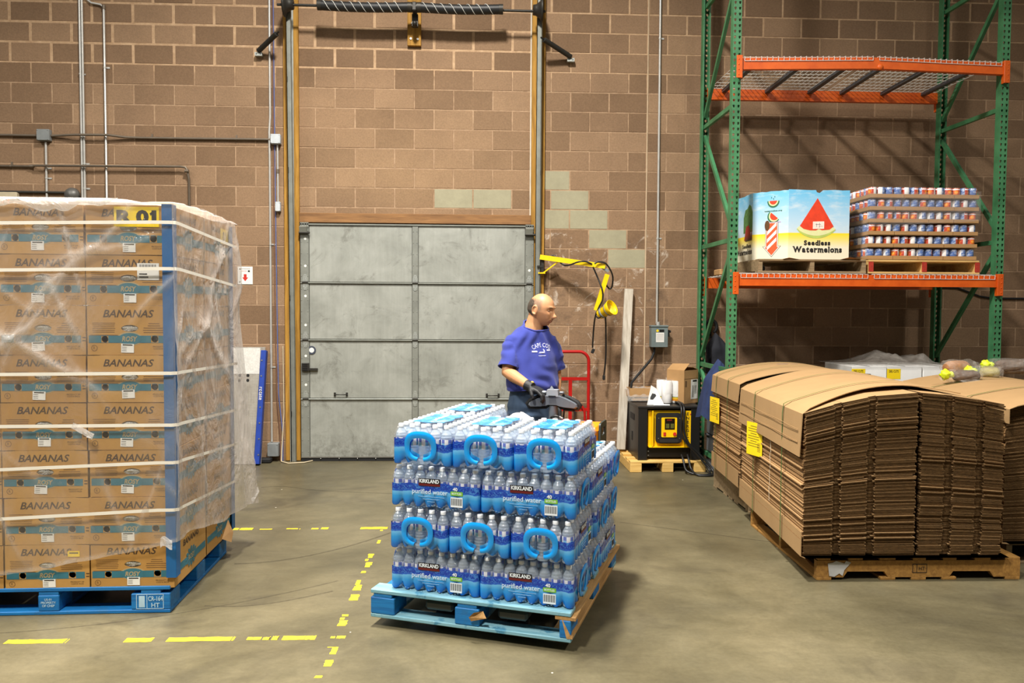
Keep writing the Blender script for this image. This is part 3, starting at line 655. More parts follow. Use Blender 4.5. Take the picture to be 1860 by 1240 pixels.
m = MB(); m.tube([(-.2, -.03, .2), (-.2, -.03, .5)] + [(p_[0], -.03, p_[2]) for p_ in arc(-.06, .51, .14, 180, 90)[1:]] + [(p_[0], -.03, p_[2]) for p_ in arc(.06, .51, .14, 90, 0)] + [(.2, -.03, .2)], .013, 8); m.build('inner_loop', M_redp, ht)
for zz in (.88, .56, .36, .2): MB().box((0, -.005, zz), (.47, .02, .032)).build('crossbar', M_redp, ht)
MB().box((.05, -.005, .6), (.035, .018, .56)).build('centre_strap', M_redp, ht)
MB().box((0, -.12, .012), (.38, .22, .012)).build('toe_plate', M_redp, ht)
for sx in (-1, 1):
    w_ = MB().lathe([(.03, -.035), (.1, -.035), (.125, -.02), (.125, .02), (.1, .035), (.03, .035)], 18, 0, Matrix.Rotation(PI / 2, 3, 'Y')).build('wheel', M_rubber, ht, (sx * .29, .05, .125))
MB().cyl((-.29, .05, .125), (.29, .05, .125), .012, 8).build('axle', M_dark, ht)
# ================================================================ pallet rack
t = NT('rack_green'); co = t.coord(); t.col(t.ramp(t.noise(t.pos(), 5, 5, .65), [(.35, rgb(54, 108, 70)), (.65, rgb(76, 138, 94))])); M_green = t.fin(.42)
t = NT('rack_orange'); t.col(t.ramp(t.noise(t.pos(), 6, 5, .65), [(.35, rgb(198, 80, 14)), (.65, rgb(220, 98, 24))])); M_orange = t.fin(.42)
M_wire = simple('galvanised_wire', rgb(220, 217, 210), .4, .15)
M_chan = simple('deck_channel', rgb(92, 94, 98), .5, .5)
FX0, FX1, FY, RY = 2.335, 4.815, 7.13, 8.15
rack = thing('pallet_rack', 'tall green pallet rack with orange beams and wire decks at the right', 'pallet rack', (2.335, 7.13, 0))
def rl(x, y, z): return (x - FX0, y - FY, z)
def tear(cx, cy): return [(cx - .008, cy + .012), (cx - .011, cy + .004), (cx - .005, cy - .013), (cx + .005, cy - .013), (cx + .011, cy + .004), (cx + .008, cy + .012)]
PH = 5.7
tile = fill2d('tile', rect(0, .0254, .076, .0508), [tear(-.021, .0254), tear(.021, .0254)], .0035, M_green)
def punched(nrow):
    m = MB(); tv = [v.co.copy() for v in tile.vertices]; tf = [tuple(p.vertices) for p in tile.polygons]
    for k in range(nrow): m.add([v + Vector((0, k * .0508, 0)) for v in tv], tf)
    return m.mesh('punched_face', M_green)
web = punched(112); PH = 112 * .0508
def post(x, y, face):
    p = MB(); 
    for s in (-1, 1):
        p.box((s * .0365, face * -.034, PH / 2), (.0035, .066, PH)); p.box((s * .03, face * -.066, PH / 2), (.014, .0035, PH))
    p.box((0, face * -.03, .006), (.13, .12, .012))
    po = p.build('upright_post', M_green, rack, rl(x, y, 0)); ob('punched_face', web, po, (0, 0, 0), (PI / 2, 0, 0))
for x in (FX0, FX1): post(x, FY, -1); post(x, RY, 1)
for x in (FX0, FX1):
    for z in (.16, 1.045, 2.24, 3.455, 4.66): MB().bar(rl(x, FY + .05, z), rl(x, RY - .05, z), .03, .04, 0).build('horizontal_brace', M_green, rack)
    for (za, zb) in ((.22, .98), (2.16, 1.13), (2.35, 3.36), (4.56, 3.56)):
        MB().bar(rl(x, FY + .05, za), rl(x, RY - .05, zb), .03, .04).build('diagonal_brace', M_green, rack)
def beam(zt, y, front, kink=0.0):
    m = MB(); n = 12; a, b = FX0 + .03, FX1 - .03; h = .106; pr = [(-.0, 0), (-.0, -h), (.045, -h), (.045, 0), (.022, 0), (.022, -.016), (-.0, -.016)]
    pr = [(0, -.028), (0, -h), (.05, -h), (.05, 0), (.022, 0), (.022, -.028)]
    vs = []; fs = []; s = 1 if front else -1
    for i in range(n + 1):
        u = i / n; x = a + (b - a) * u; dz = kink * (u / .52 if u < .52 else (1 - u) / .48)
        for (py, pz) in pr: vs.append(rl(x, y + s * (py - .03), zt + pz + dz))
    k = len(pr)
    for i in range(n):
        for j in range(k): fs.append((i * k + j, i * k + (j + 1) % k, (i + 1) * k + (j + 1) % k, (i + 1) * k + j))
    fs += [tuple(range(k)), tuple(range(n * k, n * k + k))]
    m.add(vs, fs)
    if kink: m.ball(rl(a + (b - a) * .525, y - .03, zt - .062), (.028, .012, .028), 10, 8)
    bo = m.build('beam', M_orange, rack)
    for x, sx in ((FX0, 1), (FX1, -1)):
        c = MB(); c.box(rl(x + sx * .012, y - s * .042, zt - .085), (.055, .008, .20), 0, None, .003); c.box(rl(x + sx * .034, y - s * .02, zt - .085), (.008, .05, .20))
        for q_ in range(4): c.ball(rl(x + sx * .005, y - s * .047, zt - .02 - q_ * .045), (.006, .003, .008), 6, 4)
        c.build('beam_connector', M_orange, bo)
    return bo
beam(3.853, FY, True, .03); beam(3.853, RY, False); beam(1.928, FY, True); beam(1.928, RY, False)
def deck(zt, x0, x1, tilt):
    m = MB(); n = int((x1 - x0) / .0508); w = .0042
    def dz(x):
        u = (x - FX0) / (FX1 - FX0); return tilt * (u / .52 if u < .52 else (1 - u) / .48)
    for i in range(n + 1):
        x = x0 + (x1 - x0) * i / n; d = dz(x)
        m.bar(rl(x, FY - .036, zt + .004 + d), rl(x, RY + .03, zt + .004), w, w)
        m.bar(rl(x, FY - .036, zt + .006 + d), rl(x, FY - .034, zt - .034 + d), w, w, 0, (1, 0, 0))
    for y, z in [(FY - .035, zt - .034)] + [(FY + .01 + j * .1, zt + .009) for j in range(11)]:
        f = 1 - (y - FY) / (RY - FY)
        for k in range(6):
            a, b = x0 + (x1 - x0) * k / 6, x0 + (x1 - x0) * (k + 1) / 6
            m.bar(rl(a, y, z + dz(a) * f), rl(b, y, z + dz(b) * f), w, w)
    d = m.build('wire_deck', M_wire, rack)
    for u in (.12, .5, .88):
        x = x0 + (x1 - x0) * u; c = MB(); c.bar(rl(x, FY + .02, zt - .02 + dz(x)), rl(x, RY - .02, zt - .02), .045, .03); c.build('support_channel', M_chan, d)
for zt, k in ((3.853, .03), (1.928, 0)):
    deck(zt, FX0 + .06, 3.565, k); deck(zt, 3.625, FX1 - .06, k)
# neighbouring frame just visible at the right edge
rk2 = thing('rack_frame', 'green rack frame cut by the right edge of the picture, low down', 'rack frame', (5.62, 7.6, 0))
p = MB()
for s in (-1, 1): p.box((s * .0365, .034, 1.0), (.0035, .066, 2.0))
p.box((0, .03, .006), (.13, .12, .012)); po = p.build('upright_post', M_green, rk2)
ob('punched_face', punched(39), po, (0, 0, 0), (PI / 2, 0, 0))

# ================================================================ pallets
def stringer_pallet(name, label, loc, rotz, w, d, mats, h=.125, notched=False, boards=7, group=None):
    """stringers run along local y (ends show in front); boards run along x. mats: boards, stringer ends"""
    t_ = thing(name, label, 'pallet', loc, rotz, group); mb, ms = mats
    for s in (-1, 0, 1):
        m = MB(); x = s * (w / 2 - .02); hb = h - .034
        if notched:
            pts = [(0, 0), (d * .13, 0), (d * .15, .035), (d * .33, .035), (d * .35, 0), (d * .65, 0), (d * .67, .035), (d * .85, .035), (d * .87, 0), (d, 0), (d, hb), (0, hb)]
            m.prism(pts, -.019, .019, 0, Matrix(((0, 0, 1), (1, 0, 0), (0, 1, 0))))
            o = m.build('stringer', ms, t_, (x, 0, .017))
        else:
            m.box((x, d / 2, .017 + hb / 2), (.038, d - .01, hb)); m.build('stringer', ms, t_)
    bw = .09
    for k in range(boards):
        y = bw / 2 + (d - bw) * k / (boards - 1) + (random.uniform(-.006, .006) if 0 < k < boards - 1 else 0)
        MB().box((random.uniform(-.003, .003), y, h - .0085), (w + random.uniform(-.008, .004), bw + random.uniform(-.012, .012), .017), 0, None, .002).build('deck_board', mb, t_)
    for y in (bw / 2, d * .35, d * .5, d * .65, d - bw / 2):
        MB().box((0, y, .0085), (w, bw, .017), 0, None, .002).build('bottom_board', mb, t_)
    return t_
M_wgrey = wood('weathered_wood', rgb(118, 98, 70), rgb(160, 138, 104), 1, 0)
M_wpine = wood('fresh_pine', rgb(196, 154, 88), rgb(226, 190, 124), 1, 0)
M_wold = wood('amber_wood', rgb(132, 92, 40), rgb(176, 130, 62), 1, 0)
M_redend = wood('red_stained_end', rgb(150, 36, 22), rgb(180, 54, 34), 1, 1)
stringer_pallet('wooden_pallet', 'weathered grey wooden pallet on the rack shelf under the watermelon carton', (3.07, FY + .01, 1.942), 0, 1.0, .98, (M_wgrey, M_wgrey))
stringer_pallet('wooden_pallet', 'pine pallet with red stringer ends on the rack shelf under the canned food', (4.117, FY + .01, 1.942), 0, 1.04, .98, (M_wpine, M_wpine))
rp = [o for o in bpy.data.objects if o.get('label', '').startswith('pine pallet with red')][0]
for s_ in (-1, 0, 1): MB().box((s_ * .5, .004, .0625), (.041, .012, .089)).build('painted_end', M_redend, rp, (0, 0, -.0005))
tag(MB().box((2.62, FY + .12, 1.985), (.09, .07, .07), 0, None, .02).build('rubber_block', M_rubber), 'small black block lying on the rack deck left of the watermelon pallet', 'block')
tag(MB().box((2.5, 7.9, 1.975), (.16, .2, .06), 0, None, .008).build('small_carton', M_card), 'small flat carton at the back of the rack deck behind the green post', 'carton')

# ---------------------------------------------------------------- watermelon bin
t = NT('bin_print'); co = t.coord(); p_ = t.xyz(co)
zz = t.math('DIVIDE', p_[2], .63)
c = t.ramp(zz, [(0.0, rgb(238, 230, 206)), (.17, rgb(240, 232, 206)), (.30, rgb(246, 222, 110)), (.375, rgb(252, 222, 10)), (.385, rgb(206, 224, 236)), (.55, rgb(186, 218, 240)), (.95, rgb(116, 196, 238))])
cl = t.noise(t.scalev(co, (3, 3, 9)), 2, 5, .6)
c = t.mix(t.math('MULTIPLY', t.ramp(cl, [(.5, (0, 0, 0, 1)), (.7, (.6, .6, .6, 1))]), t.math('GREATER_THAN', zz, .4)), c, rgb(226, 236, 242))
t.col(c); M_bin = t.fin(.5)
wb = thing('watermelon_bin', 'large printed watermelon carton with a red slice picture on the rack shelf', 'carton', (2.845, 7.155, 2.067))
H = .63
oct_ = [(0, 0), (.565, 0), (.635, .16), (.635, .62), (.5, .78), (-.1, .78), (-.245, .70), (-.245, .245)]
M_binin = simple('bin_inside', rgb(168, 132, 88), .9)
for i in range(8):
    a, b = Vector(oct_[i] + (0,)), Vector(oct_[(i + 1) % 8] + (0,)); d = b - a; L = d.length; ang = math.atan2(d.y, d.x)
    m = MB(); rnd = random.Random(i); top = [(L * k / 8, H + rnd.uniform(-.006, .003)) for k in range(9)]
    if i == 0: top[4:5] = [(L * .44, H - .002), (L * .455, H - .022), (L * .50, H - .03), (L * .54, H - .014), (L * .56, H - .003)]
    poly = [(0, 0), (L, 0)] + top[::-1]
    m.prism(poly, -.008, 0, 0, Matrix(((1, 0, 0), (0, 0, -1), (0, 1, 0))))
    m.build('panel', M_bin, wb, a, (0, 0, ang))
MB().prism([(x * .98, y * .98 + .004) for x, y in oct_], .004, .02).build('bin_floor', M_binin, wb)
m = MB(); m.add([(-.05, -.03, 0), (.0, -.035, .012), (.1, -.02, -.002), (.08, 0, .0), (-.06, 0, .0)], [(0, 1, 2, 3, 4)]); m.add([(.48, -.02, .0), (.56, -.05, .02), (.66, -.03, .0), (.68, .0, .0), (.5, .0, .0)], [(0, 1, 2, 3, 4)]); m.build('torn_flap', M_card, wb)
M_melon = simple('melon_red', rgb(226, 66, 34), .5, 0, .12, 18); M_rind = simple('melon_rind', rgb(226, 228, 170), .5, 0, .05); M_rindg = simple('melon_green', rgb(184, 204, 104), .5); M_dkg = simple('dark_green_print', rgb(44, 110, 72), .6)
def arcp(cx, cy, r, a0, a1, n=14): return [(cx + r * math.cos(R(a0 + (a1 - a0) * k / n)), cy + r * math.sin(R(a0 + (a1 - a0) * k / n))) for k in range(n + 1)]
# slice: apex (0.265,.555) base corners (.10,.275)..(.43,.265)
flat('rind_green', [[(.075, .275)] + [(.075 + .365 * k / 14, .275 - .085 * math.sin(PI * k / 14) ** .7) for k in range(1, 14)] + [(.44, .268)]], M_rindg, wb, (0, -.0005, 0))
flat('rind', [[(.078, .28)] + [(.08 + .355 * k / 14, .282 - .068 * math.sin(PI * k / 14) ** .7) for k in range(1, 14)] + [(.437, .274), (.42, .29), (.26, .32), (.10, .30)]], M_rind, wb, (0, -.0010, 0))
flat('slice_flesh', [[(.105, .302), (.14, .275), (.2, .262), (.255, .262), (.28, .275), (.31, .264), (.38, .27), (.418, .30), (.265, .555)]], M_melon, wb, (0, -.0016, 0))
flat('price_note', [[(.225, .275), (.33, .278), (.33, .345), (.225, .342)]], simple('pink_note', rgb(246, 226, 214), .7), wb, (0, -.0026, 0)); flat('note_scribble', [rect(.285, .31, .004, .045), rect(.275, .318, .05, .004), rect(.26, .31, .004, .03), rect(.3, .3, .03, .003)], simple('grey_pen', rgb(150, 140, 150), .7), wb, (0, -.0038, 0), t=.0004)
# slab-serif lettering for the carton
SERIF = {'d': ((.93, 0), (.72, 1)), 'l': ((.5, 0), (.3, 1)), 'm': ((.06, 0), (.5, 0), (.94, 0), (.02, 1)), 'n': ((.10, 0), (.90, 0), (.04, 1)), 'r': ((.22, 0), (.12, 1)), 'W': ((.04, 1), (.96, 1), (.5, 1)), 't': ((.6, 0),)}
def serif_text(s, h, parent, loc, rot, wid):
    """slab-serif setting: every glyph thickened and given its feet, placed side by side and fitted to the width"""
    m = MB(); x = 0.0; cap = None
    for ch_ in s:
        me = text_mesh(ch_, {'W': 1.0, 'S': 1.0, 'd': 1.0, 'l': 1.0, 't': .9}.get(ch_, .72), M_ink, bold=.05); xs = [v.co.x for v in me.vertices]; ys = [v.co.y for v in me.vertices]; w_ = max(xs) - min(xs); hh = max(ys) - min(ys)
        m.add([Vector((v.co.x - min(xs) + x, v.co.y - min(ys), 0)) for v in me.vertices], [tuple(p.vertices) for p in me.polygons])
        for (fx, fy) in SERIF.get(ch_, ()): m.add([(x + fx * w_ - .13, fy * (hh - .1), .0005), (x + fx * w_ + .13, fy * (hh - .1), .0005), (x + fx * w_ + .13, fy * (hh - .1) + .1, .0005), (x + fx * w_ - .13, fy * (hh - .1) + .1, .0005)], [(0, 1, 2, 3)])
        x += w_ + .10
    x -= .10; m.v = [((v[0] - x / 2) * wid / x, (v[1] - .5) * h, v[2]) for v in m.v]
    return m.build('lettering', M_ink, parent, loc, rot)
serif_text('Seedless', .046, wb, (.268, -.0022, .150), FRONT, .245); serif_text('Watermelons', .056, wb, (.272, -.0022, .090), FRONT, .455)
# angled left panel: from (-.245,.245) to (0,0)
pa = Vector((-.245, .245, 0)); angA = math.atan2(-.245, .245); RA = (PI / 2, 0, angA)
def onA(u, z, off=.001): return (pa.x + u * math.cos(angA) + off * math.sin(angA) * 1, pa.y + u * math.sin(angA) - off * math.cos(angA), z)
M_or = simple('print_orange', rgb(222, 92, 48), .5)
flat('arrow_outline', [[(-.062, .155), (-.062, -.065), (-.09, -.065), (0, -.165), (.09, -.065), (.062, -.065), (.062, .155)][::-1]], M_ink, wb, onA(.19, .19), RA, .0004)
flat('arrow_white', [[(-.059, .152), (-.059, -.068), (-.083, -.068), (0, -.16), (.083, -.068), (.059, -.068), (.059, .152)][::-1]], M_white, wb, onA(.19, .19, .0015), RA, .0004)
flat('arrow', [[(-.052, .145), (-.052, -.075), (-.067, -.075), (0, -.15), (.067, -.075), (.052, -.075), (.052, .145)][::-1]], M_or, wb, onA(.19, .19, .002), RA, .0004)
flat('arrow_stripe', [[(-.045, y), (.045, y + .085), (.045, y + .05), (-.045, y - .035)][::-1] for y in (.06, -.01, -.08)], M_white, wb, onA(.19, .20, .0026), RA, .0004)
flat('cut_hole', [ell(-.045, 0, .024, .047)], simple('brown_hole', rgb(96, 66, 36), .9), wb, onA(.19, .315, .0032), RA, .0004)
flat('logo_rind', [arcp(0, 0, .058, 175, 362)], M_dkg, wb, onA(.2, .535), RA); flat('logo_white', [arcp(0, .003, .046, 178, 360)], M_rind, wb, onA(.2, .535, .002), RA); flat('logo_flesh', [arcp(0, .006, .036, 182, 358)], M_melon, wb, onA(.2, .535, .003), RA)
flat('logo_seed', [ell(-.018, .04, .003, .008, 8), ell(.002, .028, .003, .008, 8), ell(.014, .046, .003, .008, 8)], M_dkg, wb, onA(.2, .53, .002), RA)
text('watermelon.org', .016, M_dkg, wb, onA(.2, .447, .0022), RA, bold=.03, width=.17)
flat('slice_rind', [arcp(0, 0, .06, 130, 330)], M_dkg, wb, onA(.205, .395), RA); flat('slice_white', [arcp(.004, .004, .05, 132, 328)], M_rind, wb, onA(.205, .395, .002), RA); flat('slice_flesh', [arcp(.008, .008, .042, 136, 324)], M_melon, wb, onA(.205, .395, .003), RA)
text('Watermelon', .018, simple('lilac_ink', rgb(206, 150, 190), .6), wb, onA(.2, .345, .0022), RA, width=.15, shear=.2)
# far left panel with the field picture: plane x=-.245 facing -x, from y .70 to .245
def onL(u, z, off=.001): return (-.245 - off, .245 + u, z)
flat('bush', [[(-.0, -.12), (.0, .06), (-.04, .12), (-.09, .145), (-.14, .11), (-.2, .10), (-.245, .03), (-.245, -.12)]], simple('bush_green', rgb(84, 124, 66), .8, 0, .4, 30), wb, onL(0, .39), LEFTF)
flat('cut_melon', [[(-.03, -.1), (-.06, .0), (-.1, .04), (-.17, .03), (-.22, -.1)], [(-.005, -.1), (-.02, .02), (-.04, -.1)]], simple('field_red', rgb(160, 50, 34), .7), wb, onL(0, .30, .002), LEFTF)
flat('grass_print', [[(-.01 - .03 * k, -.05), (-.02 - .03 * k, .02), (-.035 - .03 * k, -.05)] for k in range(6)], simple('grass_dark', rgb(70, 58, 34), .8), wb, onL(0, .24, .003), LEFTF)
serif_text('Seedless', .04, wb, onL(-.0 + .15, .143, .0015), LEFTF, .235); serif_text('Watermelons', .052, wb, onL(.22, .088, .0015), LEFTF, .425)

# ---------------------------------------------------------------- canned food on trays
def can_mat(name, kind):
    t = NT(name); co = t.coord(); p_ = t.xyz(co); ang = t.math('ARCTAN2', p_[1], p_[0]); rnd = t.n('ShaderNodeObjectInfo').outputs['Random']
    off = {'blue': .12, 'fruit': .46, 'white': .80}[kind]; sct = t.math('FRACT', t.math('ADD', t.math('DIVIDE', ang, 2 * PI), off)); z = p_[2]
    blue = t.mix(t.ramp(t.noise(t.scalev(co, (26, 26, 40)), 1.0, 3), [(.5, (0, 0, 0, 1)), (.6, (.8, .8, .8, 1))]), rgb(92, 118, 176), rgb(196, 208, 230))
    fruit = t.mix(t.ramp(t.noise(co, 46, 3, .6), [(.45, (0, 0, 0, 1)), (.55, (1, 1, 1, 1))]), rgb(192, 72, 56), rgb(226, 128, 86))
    dx = t.math('MULTIPLY', t.math('SUBTRACT', sct, .62), .20); dzz = t.math('SUBTRACT', z, .056); rr = t.math('SQRT', t.math('ADD', t.math('MULTIPLY', dx, dx), t.math('MULTIPLY', dzz, dzz)))
    fruit = t.mix(t.math('LESS_THAN', rr, .020), fruit, t.mix(t.math('LESS_THAN', rr, .012), rgb(236, 120, 36), rgb(250, 170, 70)))
    fruit = t.mix(t.math('MULTIPLY', t.math('GREATER_THAN', z, .078), t.math('LESS_THAN', z, .088)), fruit, rgb(246, 236, 240))
    fruit = t.mix(t.math('LESS_THAN', z, .024), fruit, rgb(232, 180, 120))
    white = rgb(240, 237, 235)
    c = t.mix(t.math('LESS_THAN', sct, .42), fruit, blue); c = t.mix(t.math('GREATER_THAN', sct, .82), c, white)
    t.col(c); return t.fin(.35)
M_tin = simple('tin_rim', rgb(200, 198, 196), .3, .8)
CR, CHh = .0365, .098
canm = {}
for kd in ('blue', 'fruit', 'white'):
    m = MB(); m.lathe([(0, .0), (CR - .003, 0), (CR, .003), (CR, CHh - .003), (CR - .002, CHh), (CR - .005, CHh - .003), (0, CHh - .003)], 16, 0, None, True, [1, 1, 0, 1, 1, 1]); canm[kd] = m.mesh('food_can', [can_mat('can_label_' + kd, kd), M_tin])
LOOK = {'blue': 'blue labelled food can', 'fruit': 'orange fruit labelled food can', 'white': 'white backed food can'}
cx0, cy0, cz0, lay = 3.605, 7.165, 2.069, .1125
rnd = random.Random(5); tw = .079
for L_ in range(6):
    z = cz0 + L_ * lay; row = 6 - L_; sh = -.012 * (3 - L_) / 3 if L_ < 3 else .0
    spans = [(0, 3), (3, 6), (6, 9), (9, 13)] if L_ < 2 else ([(0, 4), (4, 7), (7, 10), (10, 13)] if L_ % 2 else [(0, 3), (3, 7), (7, 10), (10, 13)])
    for ti, (a, b) in enumerate(spans):
        w_ = (b - a) * tw - .004
        t_ = thing('can_tray', f'{ORD[ti + 1]} cardboard can tray from the left in the {ORD[row]} layer from the top', 'tray', (cx0 + sh + (a + b) / 2 * tw, cy0, z), 0, 'cardboard trays of canned food')
        m = MB(); m.box((0, .45, .003), (w_, .90, .004)); m.build('tray_base', M_card, t_)
        h_ = .038
        for (c, d) in (((0, .002, h_ / 2), (w_, .004, h_)), ((0, .898, h_ / 2), (w_, .004, h_)), ((-w_ / 2 + .002, .45, h_ / 2), (.004, .892, h_)), ((w_ / 2 - .002, .45, h_ / 2), (.004, .892, h_))): MB().box(c, d).build('tray_wall', M_card, t_)
    for i in range(13):
        kd = rnd.choice(('blue', 'fruit', 'white', 'blue', 'fruit')); dy = rnd.uniform(0, .003)
        o = ob('food_can', canm[kd], None, (cx0 + sh + (i + .5) * tw, cy0 + .048 + dy, z + .0055), (0, 0, rnd.uniform(-.9, .9)))
        tag(o, f'{LOOK[kd]}, {ORD[i + 1]} from the left, front row, {ORD[row]} layer from the top', 'can', 'food cans on the rack')
    for j in range(1, 11):
        kd = rnd.choice(('blue', 'fruit', 'white'))
        o = ob('food_can', canm[kd], None, (cx0 + sh + .5 * tw, cy0 + .048 + j * tw, z + .0055), (0, 0, rnd.uniform(-2, 2)))
        tag(o, f'{LOOK[kd]}, {ORD[min(j + 1, 13)]} back along the left side, {ORD[row]} layer from the top', 'can', 'food cans on the rack')
M_stretch = clearfilm('stretch_film', rgb(236, 232, 232), .10, .12, .5, 9, .8, .35)
m = MB(); 
def sf(u, v):
    x = cx0 - .012 + u * 1.05; z = cz0 + .30 + .31 * u * .2 + v * (.31 - .04 * u); return (x, cy0 - .006 + .003 * math.sin(u * 40 + v * 9), z)
m.grid(sf, 40, 10)
m.grid(lambda u, v: (cx0 - .016 - .003 * math.sin(v * 20 + u * 11), cy0 - .004 + (1 - u) * .91, cz0 + .02 + v * .62), 24, 12)
tag(m.build('stretch_wrap', M_stretch), 'clear stretch film wrapped around the stacked can trays', 'plastic wrap')

# ================================================================ charger corner
M_pine2 = wood('yellow_pine', rgb(206, 162, 84), rgb(236, 198, 122), 1, 0)
cp = thing('small_pallet', 'small pale pine block pallet on the floor under the black charger', 'pallet', (1.905, 7.70, 0))
for sx, w_ in ((-.318, .115), (0, .11), (.318, .115)):
    MB().box((sx, .33, .045), (w_, .66, .09), 0, None, .004).build('bearer', M_pine2, cp)
for y, w_ in ((.05, .1), (.22, .1), (.44, .1), (.61, .1)): MB().box((0, y, .1015), (.75, w_, .022), 0, None, .003).build('deck_board', M_pine2, cp)
ch = thing('battery_charger', 'black and yellow forklift battery charger cabinet on the small pine pallet', 'battery charger', (1.92, 7.735, .1145))
M_cab = simple('cabinet_black', rgb(26, 25, 25), .42, 0, .1, 6)
W_, Dp, Hh = .615, .57, .535
m = MB()
for sx in (-1, 1): m.box((sx * (W_ / 2 - .045), Dp / 2, Hh / 2 - .01), (.09, Dp, Hh - .02), 0, None, .004)
m.box((0, Dp / 2 + .03, .07), (W_ - .17, Dp - .06, .10)); m.box((0, Dp - .02, Hh / 2), (W_ - .1, .03, Hh - .04)); m.build('cabinet', M_cab, ch)
MB().box((0, Dp / 2, Hh - .012), (W_ + .01, Dp + .01, .024), 0, None, .004).build('top_panel', M_cab, ch)
M_cyel = simple('charger_yellow', rgb(250, 200, 8), .42, 0, .04)
m = MB(); m.box((.01, .045, .31), (.425, .01, .36)); m.box((-.165, .02, .31), (.01, .05, .36)); m.box((.01, .02, .13), (.42, .05, .008)); m.build('yellow_panel', M_cyel, ch)
MB().box((.185, .012, .31), (.075, .006, .36)).build('side_strip', M_cyel, ch)
op = MB(); op.prism(rrect(0, 0, .255, .30, .035), 0, .035); ho = op.build('control_housing', M_rubber, ch, (-.0, .04, .315), FRONT)
m = MB(); m.prism(rrect(0, .01, .155, .195, .01), .035, .04); m.build('face_plate', M_cyel, ho)
m = MB(); m.prism(rect(.005, .045, .1, .11), .04, .0425); m.build('display_window', simple('display_black', rgb(20, 16, 14), .15), ho)
for dx in (-.02, .027): MB().prism(rect(dx + .003, .025, .034, .045), .0425, .0435).build('meter', simple('meter_olive', rgb(92, 92, 40), .4), ho)
MB().prism(rect(-.0, .083, .05, .014), .0425, .0435).build('meter_strip', simple('meter_red', rgb(110, 30, 22), .4), ho)
MB().prism(rect(-.045, -.055, .024, .034), .04, .046).build('rocker_switch', M_red, ho); MB().prism(ell(.055, -.055, .017, .017), .04, .05).build('round_switch', M_red, ho)
m = MB(); m.prism(rrect(0, -.125, .19, .028, .01), .035, .05); m.build('grip', simple('charcoal_plastic', rgb(44, 42, 42), .5), ho)
m = MB()
for a in (-.105, .105):
    for b in (-.1, .1): m.cyl((a, b, .035), (a, b, .039), .006, 8)
m.build('housing_screw', M_steel, ho)
text('E\nN\nE\nR\nG\nI\nC', .275, M_ink, ch, (.186, .0078, .335), bold=.02, line=1.0, width=.028)
text('Plus', .02, M_ink, ch, (.184, .0078, .165), bold=.01, shear=.2)
for (a, b) in ((-.20, .085), (-.20, .045), (.2, .04)): MB().cyl((a, .028, b), (a, .024, b), .006, 8).build('panel_screw', M_steel, ch)
for (a, b) in ((.212, .455), (.207, .165)): MB().cyl((a, .0095, b), (a, .006, b), .006, 8).build('rivet', M_red, ch)
m = MB(); m.box((-W_ / 2 - .002, .3, .2), (.004, .05, .09)); m.build('side_latch', M_rubber, ch); MB().box((-W_ / 2 - .002, .3, .4), (.004, .2, .06)).build('side_vent', M_rubber, ch)
def loopcable(pts, name, label, r=.011):
    P_ = [Vector(p) for p in pts]; out = []
    for i in range(len(P_) - 1):
        a, b, c, d = P_[max(0, i - 1)], P_[i], P_[i + 1], P_[min(len(P_) - 1, i + 2)]
        for k in range(6):
            t_ = k / 6; out.append(.5 * ((2 * b) + (c - a) * t_ + (2 * a - 5 * b + 4 * c - d) * t_ ** 2 + (3 * b - a - 3 * c + d) * t_ ** 3))
    out.append(P_[-1]); return tag(MB().tube(out, r, 8).build(name, M_cable), label, 'cable')
loopcable([(2.04, 8.0, .664), (2.035, 7.78, .668), (2.03, 7.70, .62), (2.025, 7.68, .5), (2.03, 7.68, .40), (2.065, 7.67, .31), (2.17, 7.66, .2), (2.25, 7.64, .1), (2.29, 7.6, .03), (2.25, 7.52, .013), (2.14, 7.54, .013), (2.06, 7.6, .04), (2.045, 7.66, .13), (2.04, 7.715, .17)], 'charger_cable', 'first of the two black charger cables looping from the cabinet top to the floor')
loopcable([(2.064, 8.0, .664), (2.06, 7.78, .668), (2.056, 7.70, .62), (2.05, 7.68, .5), (2.056, 7.68, .40), (2.10, 7.66, .29), (2.2, 7.65, .19), (2.28, 7.62, .1), (2.318, 7.57, .03), (2.27, 7.49, .013), (2.15, 7.51, .013), (2.11, 7.6, .05), (2.10, 7.66, .13), (2.10, 7.715, .17)], 'charger_cable', 'second black charger cable, the outer loop lying on the floor beside the pine pallet')
# on top of the cabinet (z = .6495)
zt = .651
M_tissue = simple('tissue_white', rgb(240, 238, 236), .85, 0, .03); M_kraft = simple('kraft_print', rgb(110, 82, 50), .8)
pt = thing('paper_towel_pack', 'pack of white paper towel rolls in printed film on top of the charger', 'paper towels', (2.005, 8.0, zt), .25)
t = NT('towel_wrap'); co = t.coord(); p_ = t.xyz(co); t.col(t.ramp(t.math('DIVIDE', p_[2], .24), [(.0, rgb(238, 238, 236)), (.10, rgb(238, 150, 30)), (.17, rgb(240, 200, 60)), (.25, rgb(40, 120, 90)), (.27, rgb(240, 240, 238))], 'CONSTANT')); M_towel = t.fin(.35)
for (a, b) in ((-.055, 0), (.055, .0), (-.055, .11), (.055, .11)):
    m = MB(); m.lathe([(.0, 0), (.05, 0), (.0535, .006), (.0535, .22), (.048, .226), (.022, .226), (.02, .2), (0, .2)], 18); m.build('towel_roll', M_towel if (a, b) != (-.055, 0) else M_tissue, pt, (a, b, 0))
